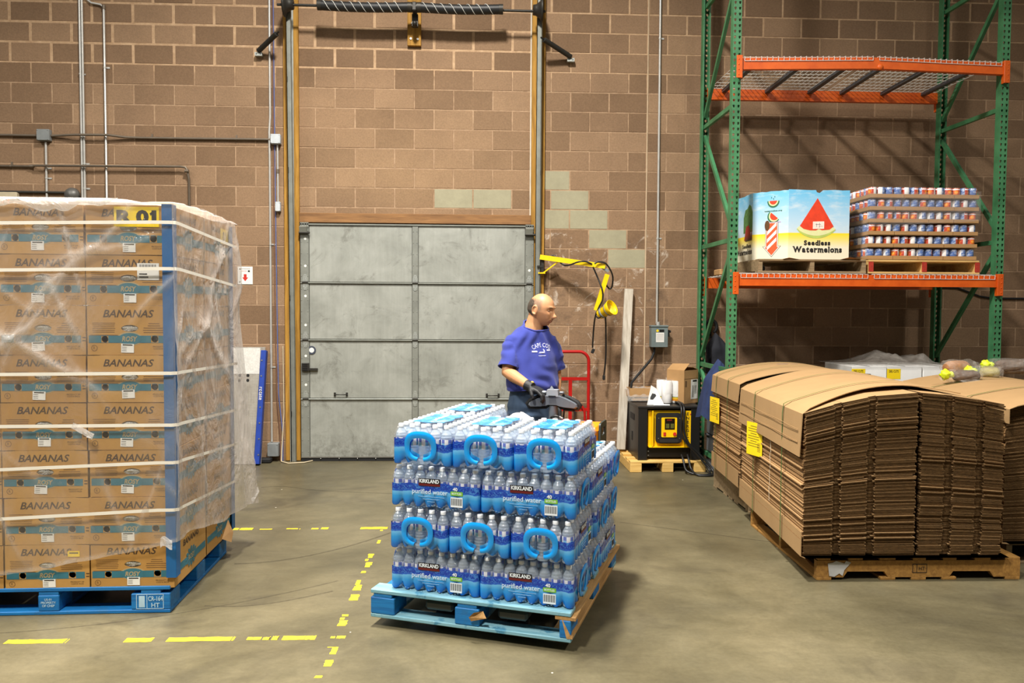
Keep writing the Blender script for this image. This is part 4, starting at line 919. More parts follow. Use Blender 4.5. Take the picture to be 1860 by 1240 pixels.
m = MB(); m.grid(lambda u, v: (-.112 + .224 * u, -.056 + .002 * math.sin(u * 30), .10 + .13 * v), 12, 4); m.grid(lambda u, v: (-.112 + .224 * u, -.056 + .222 * v, .231 + .006 * math.sin(u * 9) * math.cos(v * 7)), 12, 6); m.build('pack_film', clearfilm('pack_film', rgb(245, 245, 245), .25, .1, .6, 14), pt)
sp_ = thing('paper_sheet', 'folded white paper with a dark printed panel standing on the charger top', 'paper', (1.79, 7.83, zt))
m = MB(); m.add([(-.07, .02, .0), (.1, .0, .0), (.03, .07, .16), (-.02, .07, .19)], [(0, 1, 2, 3)]); m.add([(-.02, -.05, .003), (.14, -.06, .003), (.16, .02, .004), (0, .02, .012)], [(0, 1, 2, 3)]); m.build('sheet', M_white, sp_)
m = MB(); m.add([(-.035, .03, .05), (.045, .022, .045), (.02, .045, .105), (-.03, .052, .115)], [(0, 1, 2, 3)]); m.build('printed_panel', M_black, sp_); sp_.children[1].location = (0, -.004, 0)
bx = thing('open_carton', 'brown cardboard carton with loose top flaps and a white label, on the charger', 'carton', (2.20, 7.985, zt), R(40))
cw, cd_, chh = .24, .21, .335
for c, d in (((0, 0, chh / 2), (cw, .004, chh)), ((0, cd_, chh / 2), (cw, .004, chh)), ((-cw / 2, cd_ / 2, chh / 2), (.004, cd_, chh)), ((cw / 2, cd_ / 2, chh / 2), (.004, cd_, chh))): MB().box(c, d).build('wall_panel', M_card, bx)
MB().box((0, cd_ / 2, .003), (cw, cd_, .004)).build('bottom', M_card, bx)
for pts in ([(-cw / 2, 0, chh), (cw / 2, 0, chh), (cw / 2, -.01, chh + .085), (-cw / 2, -.01, chh + .09)][0:0], [(-cw / 2, 0, chh), (-cw / 2, cd_, chh), (-.03, cd_, chh + .055), (-.03, .0, chh + .065)], [(cw / 2, 0, chh), (cw / 2, cd_, chh), (.03, cd_ * .9, chh + .02), (.02, 0.0, chh + .03)]):
    if pts:
        m = MB(); v = [Vector(q_) for q_ in pts]; m.add(v + [q_ + Vector((0, 0, .004)) for q_ in v], [(3, 2, 1, 0), (4, 5, 6, 7), (0, 1, 5, 4), (1, 2, 6, 5), (2, 3, 7, 6), (3, 0, 4, 7)]); m.build('flap', M_card, bx)
flat('shipping_label', [rect(.055, .14, .12, .2)], M_white, bx, (0, -.0022, 0)); flat('label_print', [rect(.06, .225, .07, .018)] + [rect(.02 + .008 * k, .12, .003, .12) for k in range(3)] + [rect(.075, .1 + .012 * k, .04, .003) for k in range(7)], M_ink, bx, (0, -.0032, 0), t=.0004)
flat('tape_seam', [rect(0, .25, cw, .004), rect(-.09, .2, .03, .06)], M_kraft, bx, (0, -.0022, 0), t=.0004)
tr_ = thing('carton_tray', 'shallow cardboard tray wrapped in clear plastic at the left of the charger top', 'tray', (1.73, 8.1, zt))
for c, d in (((0, .1, .05), (.27, .2, .004)), ((0, .0, .095), (.27, .004, .09)), ((0, .2, .095), (.27, .004, .09)), ((-.135, .1, .095), (.004, .2, .09)), ((.135, .1, .095), (.004, .2, .09))): MB().box(c, d).build('tray_wall', M_card, tr_)
rn = random.Random(3)
m = MB(); m.grid(lambda u, v: (-.16 + .32 * u, -.03 + .25 * v, .01 + (.13 * math.sin(PI * min(1, v * 3) / 2)) * (1 - .3 * abs(u - .5)) + .012 * math.sin(u * 23 + v * 17) * math.sin(v * 19)), 22, 16); m.build('plastic_sheet', clearfilm('crumpled_clear', rgb(230, 226, 220), .28, .12, .9, 22, .8, .4), tr_)
m = MB(); m.box((0, .09, .024), (.2, .16, .044), 0, None, .01); m.build('tray_foot', M_card, tr_)
# things hanging in the shade of the rack's left frame
M_navy = simple('navy_cloth', rgb(34, 48, 86), .9, 0, .2, 14, .3); M_brown = simple('brown_fleece', rgb(116, 86, 64), .95, 0, .15, 40, .4)
def drape(name, label, cat, c, w, h, thick, mat, seed, lean=0.0):
    rn = random.Random(seed); ph = [rn.uniform(0, 6) for _ in range(6)]; m = MB(); nu, nv = 28, 20
    def f(u, v):
        a = 2 * PI * u; wv = (1 + .25 * v) * w / 2; th = thick / 2 * (1 + .6 * v)
        k = 1 + .12 * math.sin(5 * a + ph[0] + v * 2) + .08 * math.sin(9 * a + ph[1] - v * 3)
        top = min(1, .25 + v * 2.2)
        return (c[0] + math.cos(a) * wv * k * top + lean * v, c[1] + math.sin(a) * th * k * top, c[2] - v * h - .03 * math.cos(a) * (1 - v) + .02 * math.sin(4 * a + ph[2]) * v)
    m.grid(f, nu, nv); n0 = len(m.v); 
    return tag(m.build(name, mat), label, cat)
drape('navy_jacket', 'dark navy jacket hanging on the rack frame between charger and cardboard', 'jacket', (2.36, 7.52, 1.10), .24, .52, .2, M_navy, 2, -.06)
drape('brown_fleece', 'brown fleece lining hanging beside the navy jacket on the rack frame', 'fleece', (2.44, 7.44, 1.10), .10, .46, .12, M_brown, 4, .02)
drape('black_bag', 'black cloth bag hanging on the wall behind the green front post', 'bag', (2.56, 8.27, 1.33), .24, .42, .12, simple('black_cloth', rgb(28, 30, 38), .85, 0, .2, 14), 6, .04)
m = MB(); m.tube([(2.50 + .06 * math.cos(R(a)), 8.33, 1.42 + .07 * math.sin(R(a))) for a in range(-60, 271, 15)], .018, 8); m.tube([(2.50, 8.35, 1.35), (2.50, 8.34, 1.30)], .012, 8); tag(m.build('hose_loop', M_rubber), 'black rubber hose loop hung on the wall by the green post', 'hose')
for k, z in enumerate((.0, .179, .358)): 
    g_ = thing('grey_tote', ['lowest', 'middle', 'topmost'][k] + ' grey plastic tote in the shade beside the charger', 'tote', (2.47, 7.6, z)); m = MB(); m.box((0, .15, .085), (.26, .3, .165), 0, None, .012); m.build('body', simple('tote_grey', rgb(120, 122, 124), .6), g_); MB().box((0, .15, .17), (.28, .32, .016), 0, None, .004).build('lid', simple('tote_lid', rgb(96, 98, 100), .6), g_)
# ================================================================ flattened cardboard stacks
t = NT('shaded_fluted_edge'); co = t.coord(); t.col(t.ramp(t.noise(t.scalev(co, (40, 40, 160)), 1.0, 4, .7), [(.3, rgb(58, 42, 24)), (.7, rgb(98, 72, 42))])); M_flute = t.fin(.95, 0, .15)  # dark open flutes, with the shade on the stack fronts put into the colour
t = NT('kraft_sheet'); P = t.pos(); t.col(t.mix(.5, rgb(168, 135, 93), t.ramp(t.noise(P, 5, 5, .6), [(.3, (.86, .85, .84, 1)), (.7, (1.05, 1.05, 1.05, 1))]), 'MULTIPLY')); t.bump(t.noise(t.scalev(P, (3, 60, 60)), 2, 3), .12, .004); M_kraftsheet = t.fin(.72, 0, .35)
M_edgelit = simple('lit_side_edge', rgb(156, 118, 74), .9, 0, .22, 60)  # lighter copy for the left edges, the light on that side painted in
M_strapg = simple('green_strap', rgb(58, 96, 44), .4)
M_twine = simple('white_twine', rgb(214, 200, 176), .8)
def sheet_stack(name, label, O, ux, uy, prof, cols, nsheet, hb, seed, cover=None):
    """O: near-left bottom corner, ux/uy: width and depth vectors, prof(u): top height over the width 0..1"""
    rn = random.Random(seed); st = thing(name, label, 'cardboard stack', O)
    ux = Vector(ux); uy = Vector(uy); W_ = ux.length; Dp = uy.length
    def P3(u, v, z): q_ = ux * u + uy * v; return Vector((q_.x, q_.y, z))
    for ci, (a, b, segs, slot) in enumerate(cols):
        nb = 4; per = nsheet // nb
        for bi in range(nb):
            m = MB(); bj = rn.uniform(-.004, .008)
            for k in range(bi * per, (bi + 1) * per):
                f0, f1 = k / nsheet, (k + .82) / nsheet
                jx = rn.uniform(-.006, .006) + .002 * math.sin(k * .9); jy = rn.uniform(-.0025, .0025) + bj
                if rn.random() < .07: jy -= .008
                if rn.random() < .06: jx -= .014
                edges = sorted(set([a, b] + [s_ for s_ in segs]))
                for si in range(len(edges) - 1):
                    e0, e1 = edges[si], edges[si + 1]; inset = .020 if si in slot else 0.0
                    v0 = (jy + inset) / Dp; v1 = 1 + jy / Dp
                    pts = []
                    for (uu, vv) in ((e0, v0), (e1, v0), (e1, v1), (e0, v1)):
                        q_ = P3(uu, vv, 0) + ux.normalized() * jx
                        sag = rn.uniform(-.0012, .0012)
                        for ff in (f0, f1): pts.append((q_.x, q_.y, hb + (prof(uu, vv) - hb) * ff + sag))
                    m.add(pts, [(0, 2, 3, 1), (2, 4, 5, 3), (4, 6, 7, 5)], 0); m.add(pts, [(6, 0, 1, 7)], 2 if si == 0 and ci == 0 else 0)
                    m.add(pts, [(1, 3, 5, 7), (0, 6, 4, 2)], 1)
            stuff(m.build('flattened_sheets', [M_flute, M_kraftsheet, M_edgelit], st))
    return st, P3
# --- stack A (nearest) on its amber stringer pallet
OA = (1.945, 4.575, .143); uxA = (1.195, -.02, 0); uyA = (.13, 1.47, 0)
def profA(u, v): 
    peak = .985 - .0 * v
    base = .862 + (peak - .862) * math.sin(PI / 2 * min(1, u / .56)) if u < .56 else peak - (peak - .915) * ((u - .56) / .44) ** 1.4
    return base
stA, PA = sheet_stack('cardboard_stack', 'nearest stack of flattened cardboard boxes on the amber pallet, right foreground', OA, uxA, uyA, profA, [(.0, .560, (.145, .185, .315, .355), (1, 3)), (.582, 1.0, (.70, .745, .86, .90), (1, 3))], 96, .012, 11)
stringer_pallet('wooden_pallet', 'amber old wooden pallet on the floor under the nearest cardboard stack', (3.283 - .0, 4.58, 0), R(90) + R(-1), 1.20, 1.235, (M_wold, M_wold), .135, True)
PAL_A = [o for o in bpy.data.objects if o.get('label', '').startswith('amber old')][0]
PAL_A.location = (3.285, 5.17, 0)
# paint patch and stamp on the pallet's front stringer
flat('white_paint', [[(-.07, .03), (-.06, -.045), (-.03, -.05), (.0, -.03), (.02, -.045), (.03, -.01), (.07, .035), (.04, .045), (.03, .03), (-.02, .045), (-.04, .035)]], simple('chalky_white', rgb(186, 186, 184), .9), PAL_A, (-.602, 1.10, .072), (PI / 2, 0, -PI / 2), .0015)
text('HT', .02, M_ink, PAL_A, (-.6015, .60, .07), (PI / 2, 0, -PI / 2)); flat('stamp_frame', [rect(-.045, 0, .003, .05), rect(.04, 0, .003, .05), rect(-.0025, .025, .088, .003), rect(-.0025, -.025, .088, .003), rect(-.02, 0, .003, .05)], M_ink, PAL_A, (-.6005, .61, .07), (PI / 2, 0, -PI / 2), .0006)
def shell(st, P3, prof, name, upath, v0, v1, mat, nu=26, nv=8, lift=.006, thick=.005, warp=None):
    """bent cardboard sheet: upath(s) -> (u, z offset or None) along the width"""
    m = MB(); n = nu + 1
    for side in (0, 1):
        vs = []
        for j in range(nv + 1):
            for i in range(nu + 1):
                s_ = i / nu; u, dz, abs_z = upath(s_); v = v0(s_) + (v1(s_) - v0(s_)) * j / nv
                z = abs_z if abs_z is not None else prof(max(0, min(1, u)), v) + lift + dz
                q_ = P3(u, v, z + (thick * side)); vs.append(q_ if abs_z is None else P3(u - (thick * side) / 1.2, v, z))
        f = [(j * n + i, j * n + i + 1, (j + 1) * n + i + 1, (j + 1) * n + i) for j in range(nv) for i in range(nu)]
        m.add(vs, f if side else [tuple(reversed(x)) for x in f], 0, False)
    b0 = 0; b1 = n * (nv + 1)
    rim = [(i, i + 1) for i in range(nu)] + [(nv * n + i + 1, nv * n + i) for i in range(nu)] + [(j * n + nu, (j + 1) * n + nu) for j in range(nv)] + [((j + 1) * n, j * n) for j in range(nv)]
    m.f += [(a, b, b + b1, a + b1) for a, b in rim]; m.mi += [0] * len(rim); m.sm += [False] * len(rim)
    return m.build(name, mat, st)
def upathA(s):
    if s < .24: f = s / .24; return (-.012 - .012 * (1 - f), 0, profA(0, .3) - .262 * (1 - f) + .004 * f)
    f = (s - .24) / .76; return (-.008 + .86 * f, .012 * math.sin(PI * f), None)
shell(stA, PA, profA, 'top_cover', upathA, lambda s: .0 if s < .24 else .0 + .12 * math.sin(PI / 2 * min(1, (s - .24) / .4)), lambda s: 1.0, M_kraftsheet, lift=.01)
def upathAw(s):
    if s < .6: f = s / .6; return (-.010, 0, .155 - .150 * f)
    f = (s - .6) / .4; return (-.008 + 1.03 * f, 0, -.0035 + .004)
shell(stA, PA, profA, 'bottom_wrap', lambda s: ((-.012, 0, .158 - .155 * s / .45) if s < .45 else (-.012 + 1.05 * (s - .45) / .55, 0, .001)), lambda s: -.012, lambda s: 1.0, M_kraftsheet, thick=.004)
def strap_on(st, P3, prof, v, u1, hz):
    pts = [P3(-.026, v, .002), P3(-.026, v, prof(0, v) - .05), P3(-.020, v, prof(0, v) + .012)] + [P3(u1 * k / 12, v, prof(u1 * k / 12, v) + .024 + .012 * math.sin(PI * k / 12)) for k in range(13)]
    m = MB(); uyn = Vector((0, 1, 0)) * .006; vs = []
    for q_ in pts: vs += [q_ - uyn, q_ + uyn]
    m.add(vs, [(2 * i, 2 * i + 1, 2 * i + 3, 2 * i + 2) for i in range(len(pts) - 1)])
    return m.build('green_strap', M_strapg, st)
for q_, dz_ in ((.0, -.10), (.0, -.112), (.0, -.175), (.0, -.183)):
    MB().tube([PA(-.0245 + .02 * dz_, .03 + .94 * k / 8, profA(0, .3) + dz_ + .003 * math.sin(k * 1.7 + dz_ * 90)) for k in range(9)], .0013, 5).build('crease', M_kraftsheet, stA)
strap_on(stA, PA, profA, .24, .86, 0); strap_on(stA, PA, profA, .70, .86, 0)
def ylabel(st, P3, v, z, w, h, tilt):
    a = P3(-.034, v, z); q_ = MB().prism(rect(0, 0, w, h), 0, .001).build('yellow_label', M_yellow, st, a, (PI / 2, 0, -PI / 2 + tilt)); 
    q_.data.materials.append(M_ink)
    l = MB()
    for k in range(9): l.prism(rect(-w * .05 + .0 * k, h * .38 - k * h * .075, w * (.7 if k % 3 else .4), h * .02), .0012, .0016)
    for k in range(8): l.prism(rect(w * .30, -h * .1 - k * h * .035, w * .2, h * .012), .0012, .0016)
    l.build('label_print', simple('olive_ink', rgb(120, 104, 20), .7), q_)
    return q_
ylabel(stA, PA, .66, .545, .19, .235, R(14))
for zz in range(5):
    tw_ = MB().tube([PA(-.013, .45 - .004 * zz, .18 + zz * .11), PA(-.016, .45 - .003 * zz, .28 + zz * .11)], .0018, 5).build('white_twine', M_twine, stA)
# --- stack B behind it
OB = (2.085, 6.11, .2); uxB = (1.17, -.02, 0); uyB = (.06, .90, 0)
def profB(u, v): return .80 + .115 * math.sin(PI * min(1, (u + .05) / 1.1)) ** .8 + .0 * v
stB, PB = sheet_stack('cardboard_stack', 'farther stack of flattened cardboard boxes, behind the nearest one, by the green post', OB, uxB, uyB, profB, [(.0, .5, (.2, .26), (1,)), (.51, 1.0, (), ())], 84, .012, 12)
def upathB(s):
    if s < .24: f = s / .24; return (-.012 - .01 * (1 - f), 0, profB(0, .3) - .145 * (1 - f) + .004 * f)
    f = (s - .24) / .76; return (-.008 + .95 * f, .01 * math.sin(PI * f), None)
shell(stB, PB, profB, 'top_cover', upathB, lambda s: 0.0 - .02 * s, lambda s: 1.0, M_kraftsheet, lift=.01)
shell(stB, PB, profB, 'bottom_wrap', lambda s: ((-.012, 0, .14 - .137 * s / .45) if s < .45 else (-.012 + 1.02 * (s - .45) / .55, 0, .001)), lambda s: 0, lambda s: 1.0, M_kraftsheet, thick=.004)
strap_on(stB, PB, profB, .36, .9, 0); strap_on(stB, PB, profB, .80, .9, 0); ylabel(stB, PB, .80, .53, .2, .22, R(6))
flat('pen_scrawl', [[(.0, .0), (.1, .01), (.1, .014), (.0, .004)], [(.02, .02), (.12, .035), (.12, .039), (.02, .024)], [(.13, .01), (.2, .03), (.2, .034), (.13, .014)]], simple('blue_pen', rgb(70, 80, 130), .8), stB, PB(.38, .62, profB(.44, .5) + .03), (0, 0, 0), .0006)
stringer_pallet('wooden_pallet', 'dark shaded pallet on the floor under the farther cardboard stack', (2.72, 6.13, 0), 0, 1.1, .95, (M_wgrey, M_wgrey), .19)
# --- stack C cut by the right edge
OC = (3.335, 4.83, .143); uxC = (1.2, -.0, 0); uyC = (.10, 1.45, 0)
def profC(u, v): return .845 + .07 * math.sin(PI * min(1, u + .05)) + .015 * v
stC, PC = sheet_stack('cardboard_stack', 'dim stack of flattened cardboard at the right edge of the picture', OC, uxC, uyC, profC, [(.0, .5, (.2, .25), (1,)), (.51, 1.0, (), ())], 80, .012, 13)
def upathC(s):
    if s < .12: f = s / .12; return (-.012, 0, profC(0, .1) - .09 * (1 - f) + .004 * f)
    f = (s - .12) / .88; return (-.008 + .98 * f, .012 * math.sin(PI * f), None)
shell(stC, PC, profC, 'top_cover', upathC, lambda s: -.045, lambda s: 1.0, M_kraftsheet, lift=.012)
shell(stC, PC, profC, 'bottom_wrap', lambda s: ((-.012, 0, .06 - .057 * s / .4) if s < .4 else (-.012 + 1.02 * (s - .4) / .6, 0, .001)), lambda s: -.02, lambda s: 1.0, M_kraftsheet, thick=.004)
strap_on(stC, PC, profC, .30, .9, 0); strap_on(stC, PC, profC, .66, .9, 0)
stringer_pallet('wooden_pallet', 'dark pallet on the floor under the dim stack at the right edge', (3.99, 4.86, 0), 0, 1.2, 1.2, (M_wgrey, M_wgrey), .135)

# ================================================================ white cartons and bagged bread behind the stacks
M_wcar = simple('white_carton', rgb(244, 243, 240), .65, 0, .04)
wp = stringer_pallet('wooden_pallet', 'shaded pallet on the floor under the white cartons inside the rack', (4.005, 7.22, 0), 0, 1.03, .62, (M_wgrey, M_wgrey), .135)
for col in range(3):
    for r_ in range(4):
        lab = f'white carton, {ORD[col + 1]} from the left, {["bottom", "second", "third", "top"][r_]} row inside the rack' + (' with a yellow label' if r_ == 3 and col < 2 else '')
        w_ = thing('white_carton', lab, 'carton', (3.50 + .336 * (col + .5) + random.uniform(-.004, .004), 7.22, .136 + r_ * .238), 0, 'white cartons inside the rack')
        MB().box((0, .29, .118), (.328, .58, .234), 0, None, .004).build('body', M_wcar, w_)
        MB().box((0, .29, .2363), (.012, .575, .001)).build('lid_seam', M_ink, w_)
        if r_ == 3 and col < 2:
            flat('yellow_label', [rect(-.105, .165, .13, .095)], M_yellow, w_, (0, -.0005, 0)); text('KEEP COOL' if False else 'DELI CUTS', .022, M_ink, w_, (-.105, -.0018, .19), bold=.02, width=.09)
m = MB(); rn = random.Random(21)
def crump(u, v):
    x = 3.42 + 1.12 * u; y = 7.2 + .6 * v; e = min(1, 6 * u, 6 * (1 - u), 5 * v, 5 * (1 - v)); e = max(0, e)
    d = math.exp(-((u - .42) / .16) ** 2) * .12 + math.exp(-((u - .72) / .1) ** 2) * .085 + .012
    z = 1.094 + e * d * (.75 + .5 * noise.noise(Vector((u * 9, v * 6, 2)))) + .010 * abs(noise.noise(Vector((u * 22, v * 16, 5))))
    return (x, y, z)
m.grid(crump, 70, 26); tag(m.build('crumpled_film', clearfilm('grey_crumpled_film', rgb(150, 144, 136), .42, .12, .8, 16, 1.0, .5)), 'crumpled clear plastic film heaped on top of the white cartons', 'plastic film')
tag(MB().tube([(2.98, 6.36, 1.082), (3.22, 6.33, 1.066)], .024, 10).build('black_tube', M_rubber), 'short black tube lying behind the cardboard in front of the white cartons', 'tube')
# support heap for the loaves is stack C's own top; loaves lie along its rear edge
M_bag = clearfilm('bread_bag', rgb(226, 220, 210), .16, .08, .9, 30, 1.0, .4)
def loaf(name, label, c, ax, L, r, crust, tie, seed):
    rn = random.Random(seed); t_ = thing(name, label, 'bread', c, ax)
    m = MB(); m.lathe([(0, -L / 2), (r * .75, -L / 2 + .01), (r, -L * .3), (r * 1.02, 0), (r, L * .3), (r * .75, L / 2 - .01), (0, L / 2)], 16, 0, Matrix.Rotation(PI / 2, 3, 'Y') @ Matrix.Diagonal((.85, 1, 1))); m.build('loaf', crust, t_, (0, 0, r * .86))
    m = MB()
    def f(u, v):
        a = 2 * PI * u; x = -L / 2 - .02 + (L + .12) * v; k = r * 1.06 if v < .82 else r * (1.06 - .86 * (v - .82) / .1 if v < .92 else .2 + .5 * (v - .92) / .08)
        k *= (1 if v > .05 else .5) * (1 + .07 * math.sin(7 * a + v * 11 + seed)); return (x, k * math.cos(a), r * .9 + k * .88 * math.sin(a))
    m.grid(f, 26, 26); m.build('bag', M_bag, t_)
    if tie:
        m = MB()
        for (cx_, cy_, rr_, k_) in ((L / 2 + .07, 0, .036, 1), (L / 2 + .035, .012, .022, 2)):
            def blob(u, v):
                a = 2 * PI * u; q_ = PI * v; d = Vector((math.sin(q_) * math.cos(a), math.sin(q_) * math.sin(a), math.cos(q_))); return tuple(Vector((cx_, cy_, r * .9 + .01)) + d * rr_ * (1 + .45 * noise.noise(d * 2.2 + Vector((seed, k_, 0)))))
            m.grid(blob, 18, 12)
        m.build('bag_tie', tie, t_)
    return t_
M_lime = simple('lime_tag', rgb(206, 226, 30), .55, 0, .12, 30); M_crust = simple('brown_crust', rgb(158, 110, 70), .8, 0, .25, 30); M_dkcrust = simple('dark_crust', rgb(84, 62, 48), .8, 0, .35, 30)
zC = 1.092
loaf('bread_bag', 'bagged brown loaf with a hollow end, leftmost of the bread behind the cardboard', (3.80, 6.10, zC + .01), R(20), .22, .066, M_crust, None, 1)
loaf('bread_bag', 'bagged loaf with a striped label and lime tag, in front of the brown loaf', (3.70, 5.82, zC - .02), R(185), .2, .052, M_dkcrust, M_lime, 2)
loaf('bread_bag', 'bagged dark loaf with a lime twist, rightmost of the bread', (4.24, 6.08, zC + .02), R(172), .26, .066, M_dkcrust, M_lime, 3)
loaf('bread_bag', 'small bag of pale rolls with a lime tag, between the two larger loaves', (3.97, 5.95, zC - .01), R(150), .14, .055, simple('pale_rolls', rgb(150, 140, 80), .8, 0, .3, 30), M_lime, 4)
m = MB(); m.grid(lambda u, v: (3.62 + .16 * u, 5.74 + .12 * v, 1.078 + .028 * abs(math.sin(u * 7 + v * 9)) * math.sin(PI * v)), 16, 10); tag(m.build('bag_scrap', M_bag), 'loose crumpled clear bag at the left end of the bread', 'plastic bag')
# ================================================================ banana pallet (left)
M_chep = wood('blue_pallet_paint', rgb(10, 92, 156), rgb(22, 124, 190), 1, 0, .6, wear=rgb(30, 104, 160))
M_chepl = wood('worn_blue_paint', rgb(96, 150, 168), rgb(140, 184, 196), 1, 0, .7, wear=rgb(70, 130, 158))
M_rawwood = wood('raw_pallet_wood', rgb(150, 112, 64), rgb(194, 152, 96), 1, 1)
def block_pallet(name, label, loc, rotz, w, d, mtop, mblk, mbot, raw_side=None, bx=(.2, .105, .2)):
    """origin: near right bottom corner; x runs to -w, y runs to d"""
    t_ = thing(name, label, 'pallet', loc, rotz)
    for k, y in enumerate((.05, .28, .5, .72, .95)):
        bw = .098 if k != 2 else .12
        MB().box((-w / 2, .0 + bw / 2 + (d - bw) * k / 4, .133), (w, bw, .02), 0, None, .003).build('deck_board', mtop if k else mtop, t_)
    for i, xx in enumerate((-bx[2] / 2, -w / 2, -w + bx[0] / 2)):
        bw = bx[2 - i] if i != 1 else bx[1]
        MB().box((xx, d / 2, .113), (.1 if i != 1 else .1, d - .006, .018), 0, None, .002).build('stringer_board', raw_side if (raw_side and i == 0) else mblk, t_)
        for yy, bl in ((.075, .15), (d / 2, .15), (d - .075, .15)):
            MB().box((xx, yy, .062), (bw, bl, .084), 0, None, .004).build('block', mblk, t_)
    for y in (.055, d - .055): MB().box((-w / 2, y, .010), (w, .11, .019), 0, None, .003).build('bottom_board', mbot, t_)
    for xx in (-.055, -w / 2, -w + .055): MB().box((xx, d / 2, .010), (.11, d - .23, .019), 0, None, .003).build('bottom_board', raw_side if (raw_side and xx == -.055) else mbot, t_)
    return t_
bpal = block_pallet('blue_pallet', 'blue painted pallet with white stencils on the floor under the banana cartons', (-1.595, 4.205, 0), R(1.2), 1.235, 1.02, M_chep, M_chep, M_chep)
bpal.scale = (1, 1, .132 / .143)
M_sten = simple('stencil_white', rgb(176, 206, 222), .8)
text('CR-164', .026, M_sten, bpal, (-.075, -.0015, .078), bold=.02, width=.075); text('HT', .024, M_sten, bpal, (-.075, -.0015, .043), bold=.02)
flat('stamp_frame', [rect(-.087, 0, .003, .078), rect(.05, 0, .003, .078), rect(-.018, .038, .14, .003), rect(-.018, -.038, .14, .003), rect(-.034, 0, .003, .078), rect(-.06, 0, .03, .06)], M_sten, bpal, (-.085, .0, .062))
text('US-01\nPROPERTY\nOF CHEP', .045, M_sten, bpal, (-.617, -.0015, .066), bold=.02, width=.075)

M_ban = NT('banana_carton'); t = M_ban; co = t.coord(); rnd_ = t.n('ShaderNodeObjectInfo').outputs['Random']
c = t.ramp(rnd_, [(0, rgb(176, 132, 70)), (1, rgb(190, 146, 82))])
c = t.mix(.45, c, t.ramp(t.noise(t.scalev(co, (3, 3, 12)), 3, 5, .6), [(.3, (.84, .82, .8, 1)), (.7, (1.06, 1.05, 1.04, 1))]), 'MULTIPLY'); t.col(c); t.bump(t.noise(t.scalev(co, (80, 80, 6)), 1, 2), .08, .003); M_ban = t.fin(.72, 0, .3)
M_bank = simple('brown_print', rgb(74, 54, 34), .75, 0, .1); M_bans = simple('small_print', rgb(116, 84, 48), .8); M_teal = simple('teal_print', rgb(50, 110, 126), .7, 0, .1, 20); M_teald = simple('teal_dark_print', rgb(40, 100, 116), .7)
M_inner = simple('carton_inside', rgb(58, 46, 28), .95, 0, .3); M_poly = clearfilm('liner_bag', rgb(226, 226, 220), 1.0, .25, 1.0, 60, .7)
M_tan = simple('tan_logo', rgb(168, 150, 112), .75); M_vent = simple('banana_green', rgb(128, 132, 62), .6, 0, .4, 60)
BWd, BDp, BHt = .424, .53, .2455
holes_f = [ell(.0, .132, .043, .017), ell(-.125, .078, .017, .017, 14), ell(.125, .080, .018, .018, 14)]
me_front = fill2d('front_panel', [(-BWd / 2, 0), (BWd / 2, 0), (BWd / 2, BHt - .004), (.15, BHt - .002), (.145, BHt - .0005), (-.145, BHt - .0005), (-.15, BHt - .002), (-BWd / 2, BHt - .004)], holes_f, .005, M_ban)
m = MB(); hx = BWd / 2; hz = BHt - .003; rc = .045
m.add([(-hx, .003, 0), (hx, .003, 0), (hx, BDp, 0), (-hx, BDp, 0), (-hx, .003, hz), (hx, .003, hz), (hx, BDp, hz), (-hx, BDp, hz)], [(0, 3, 2, 1), (4, 5, 6, 7), (1, 2, 6, 5), (2, 3, 7, 6), (3, 0, 4, 7)], 0)
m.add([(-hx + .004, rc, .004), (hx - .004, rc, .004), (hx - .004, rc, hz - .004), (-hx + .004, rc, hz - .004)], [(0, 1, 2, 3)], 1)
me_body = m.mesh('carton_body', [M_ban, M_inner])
m = MB()
m.grid(lambda u, v: (-.055 + .11 * u, .012 + .008 * noise.noise(Vector((u * 5, v * 4, 1))) + .02 * (2 * v - 1) ** 2, .105 + .055 * v), 14, 8); me_liner = m.mesh('liner_bag', M_poly)
m = MB()
for a, z in ((-.125, .078), (.125, .08)): m.ball((a + .006, .042, z - .004), (.016, .014, .014), 8, 6)
me_fruit = m.mesh('banana_tip', M_vent)
me_ban = text_mesh('BANANAS', .038, M_bank, bold=.02, shear=.28, width=.256)
m = MB()
for s_ in (-1, 1): pass
for k in range(6): m.prism(rect(-.130, .158 - .009 * k, .115 - .004 * (k % 3), .0028), 0, .0005)
for k in range(5): m.prism(rect(.122, .156 - .011 * k, .055 + .05 * (k > 1) + .006 * (k % 2), .0034), 0, .0005)
m.prism(rect(-.13, .098, .14, .003), 0, .0005)
me_small = m.mesh('small_print', M_bans)
me_prod = text_mesh('PRODUCT OF\nCOSTA RICA', .018, M_bank, width=.068)
def band(x0, x1, holes):
    segs = []; cur = x0
    for (c_, r_) in sorted(holes):
        segs.append((cur, c_ - r_)); cur = c_ + r_
    segs.append((cur, x1)); return segs
m = MB()
for a, b in band(-.205, .188, [(-.125, .0175), (.125, .0185)]): m.prism(rect((a + b) / 2, .078, b - a, .036), 0, .0006)
for cx_, r_ in ((-.125, .0175), (.125, .0185)):
    for s_ in (-1, 1): m.prism([(cx_ - r_, .078 + s_ * .018), (cx_ - r_ * .6, .078 + s_ * .0155), (cx_, .079 + s_ * .0182), (cx_ + r_ * .6, .078 + s_ * .0155), (cx_ + r_, .078 + s_ * .018)][::s_], 0, .0006)
for z in (.071, .086): m.prism(rect(.203, z, .016, .005), 0, .0006, 1)
m.prism(ell(0, .080, .058, .029, 24), .0006, .0011, 0)
me_band = m.mesh('blue_band', [M_teal, M_bank])
me_logo = text_mesh('ROSY', .026, M_tan, bold=.03, shear=.2, width=.078)
m = MB(); m.prism(ell(0, .080, .0655, .0345, 24), .0, .0006, 0); me_ring = m.mesh('logo_border', M_tan)
m = MB(); 
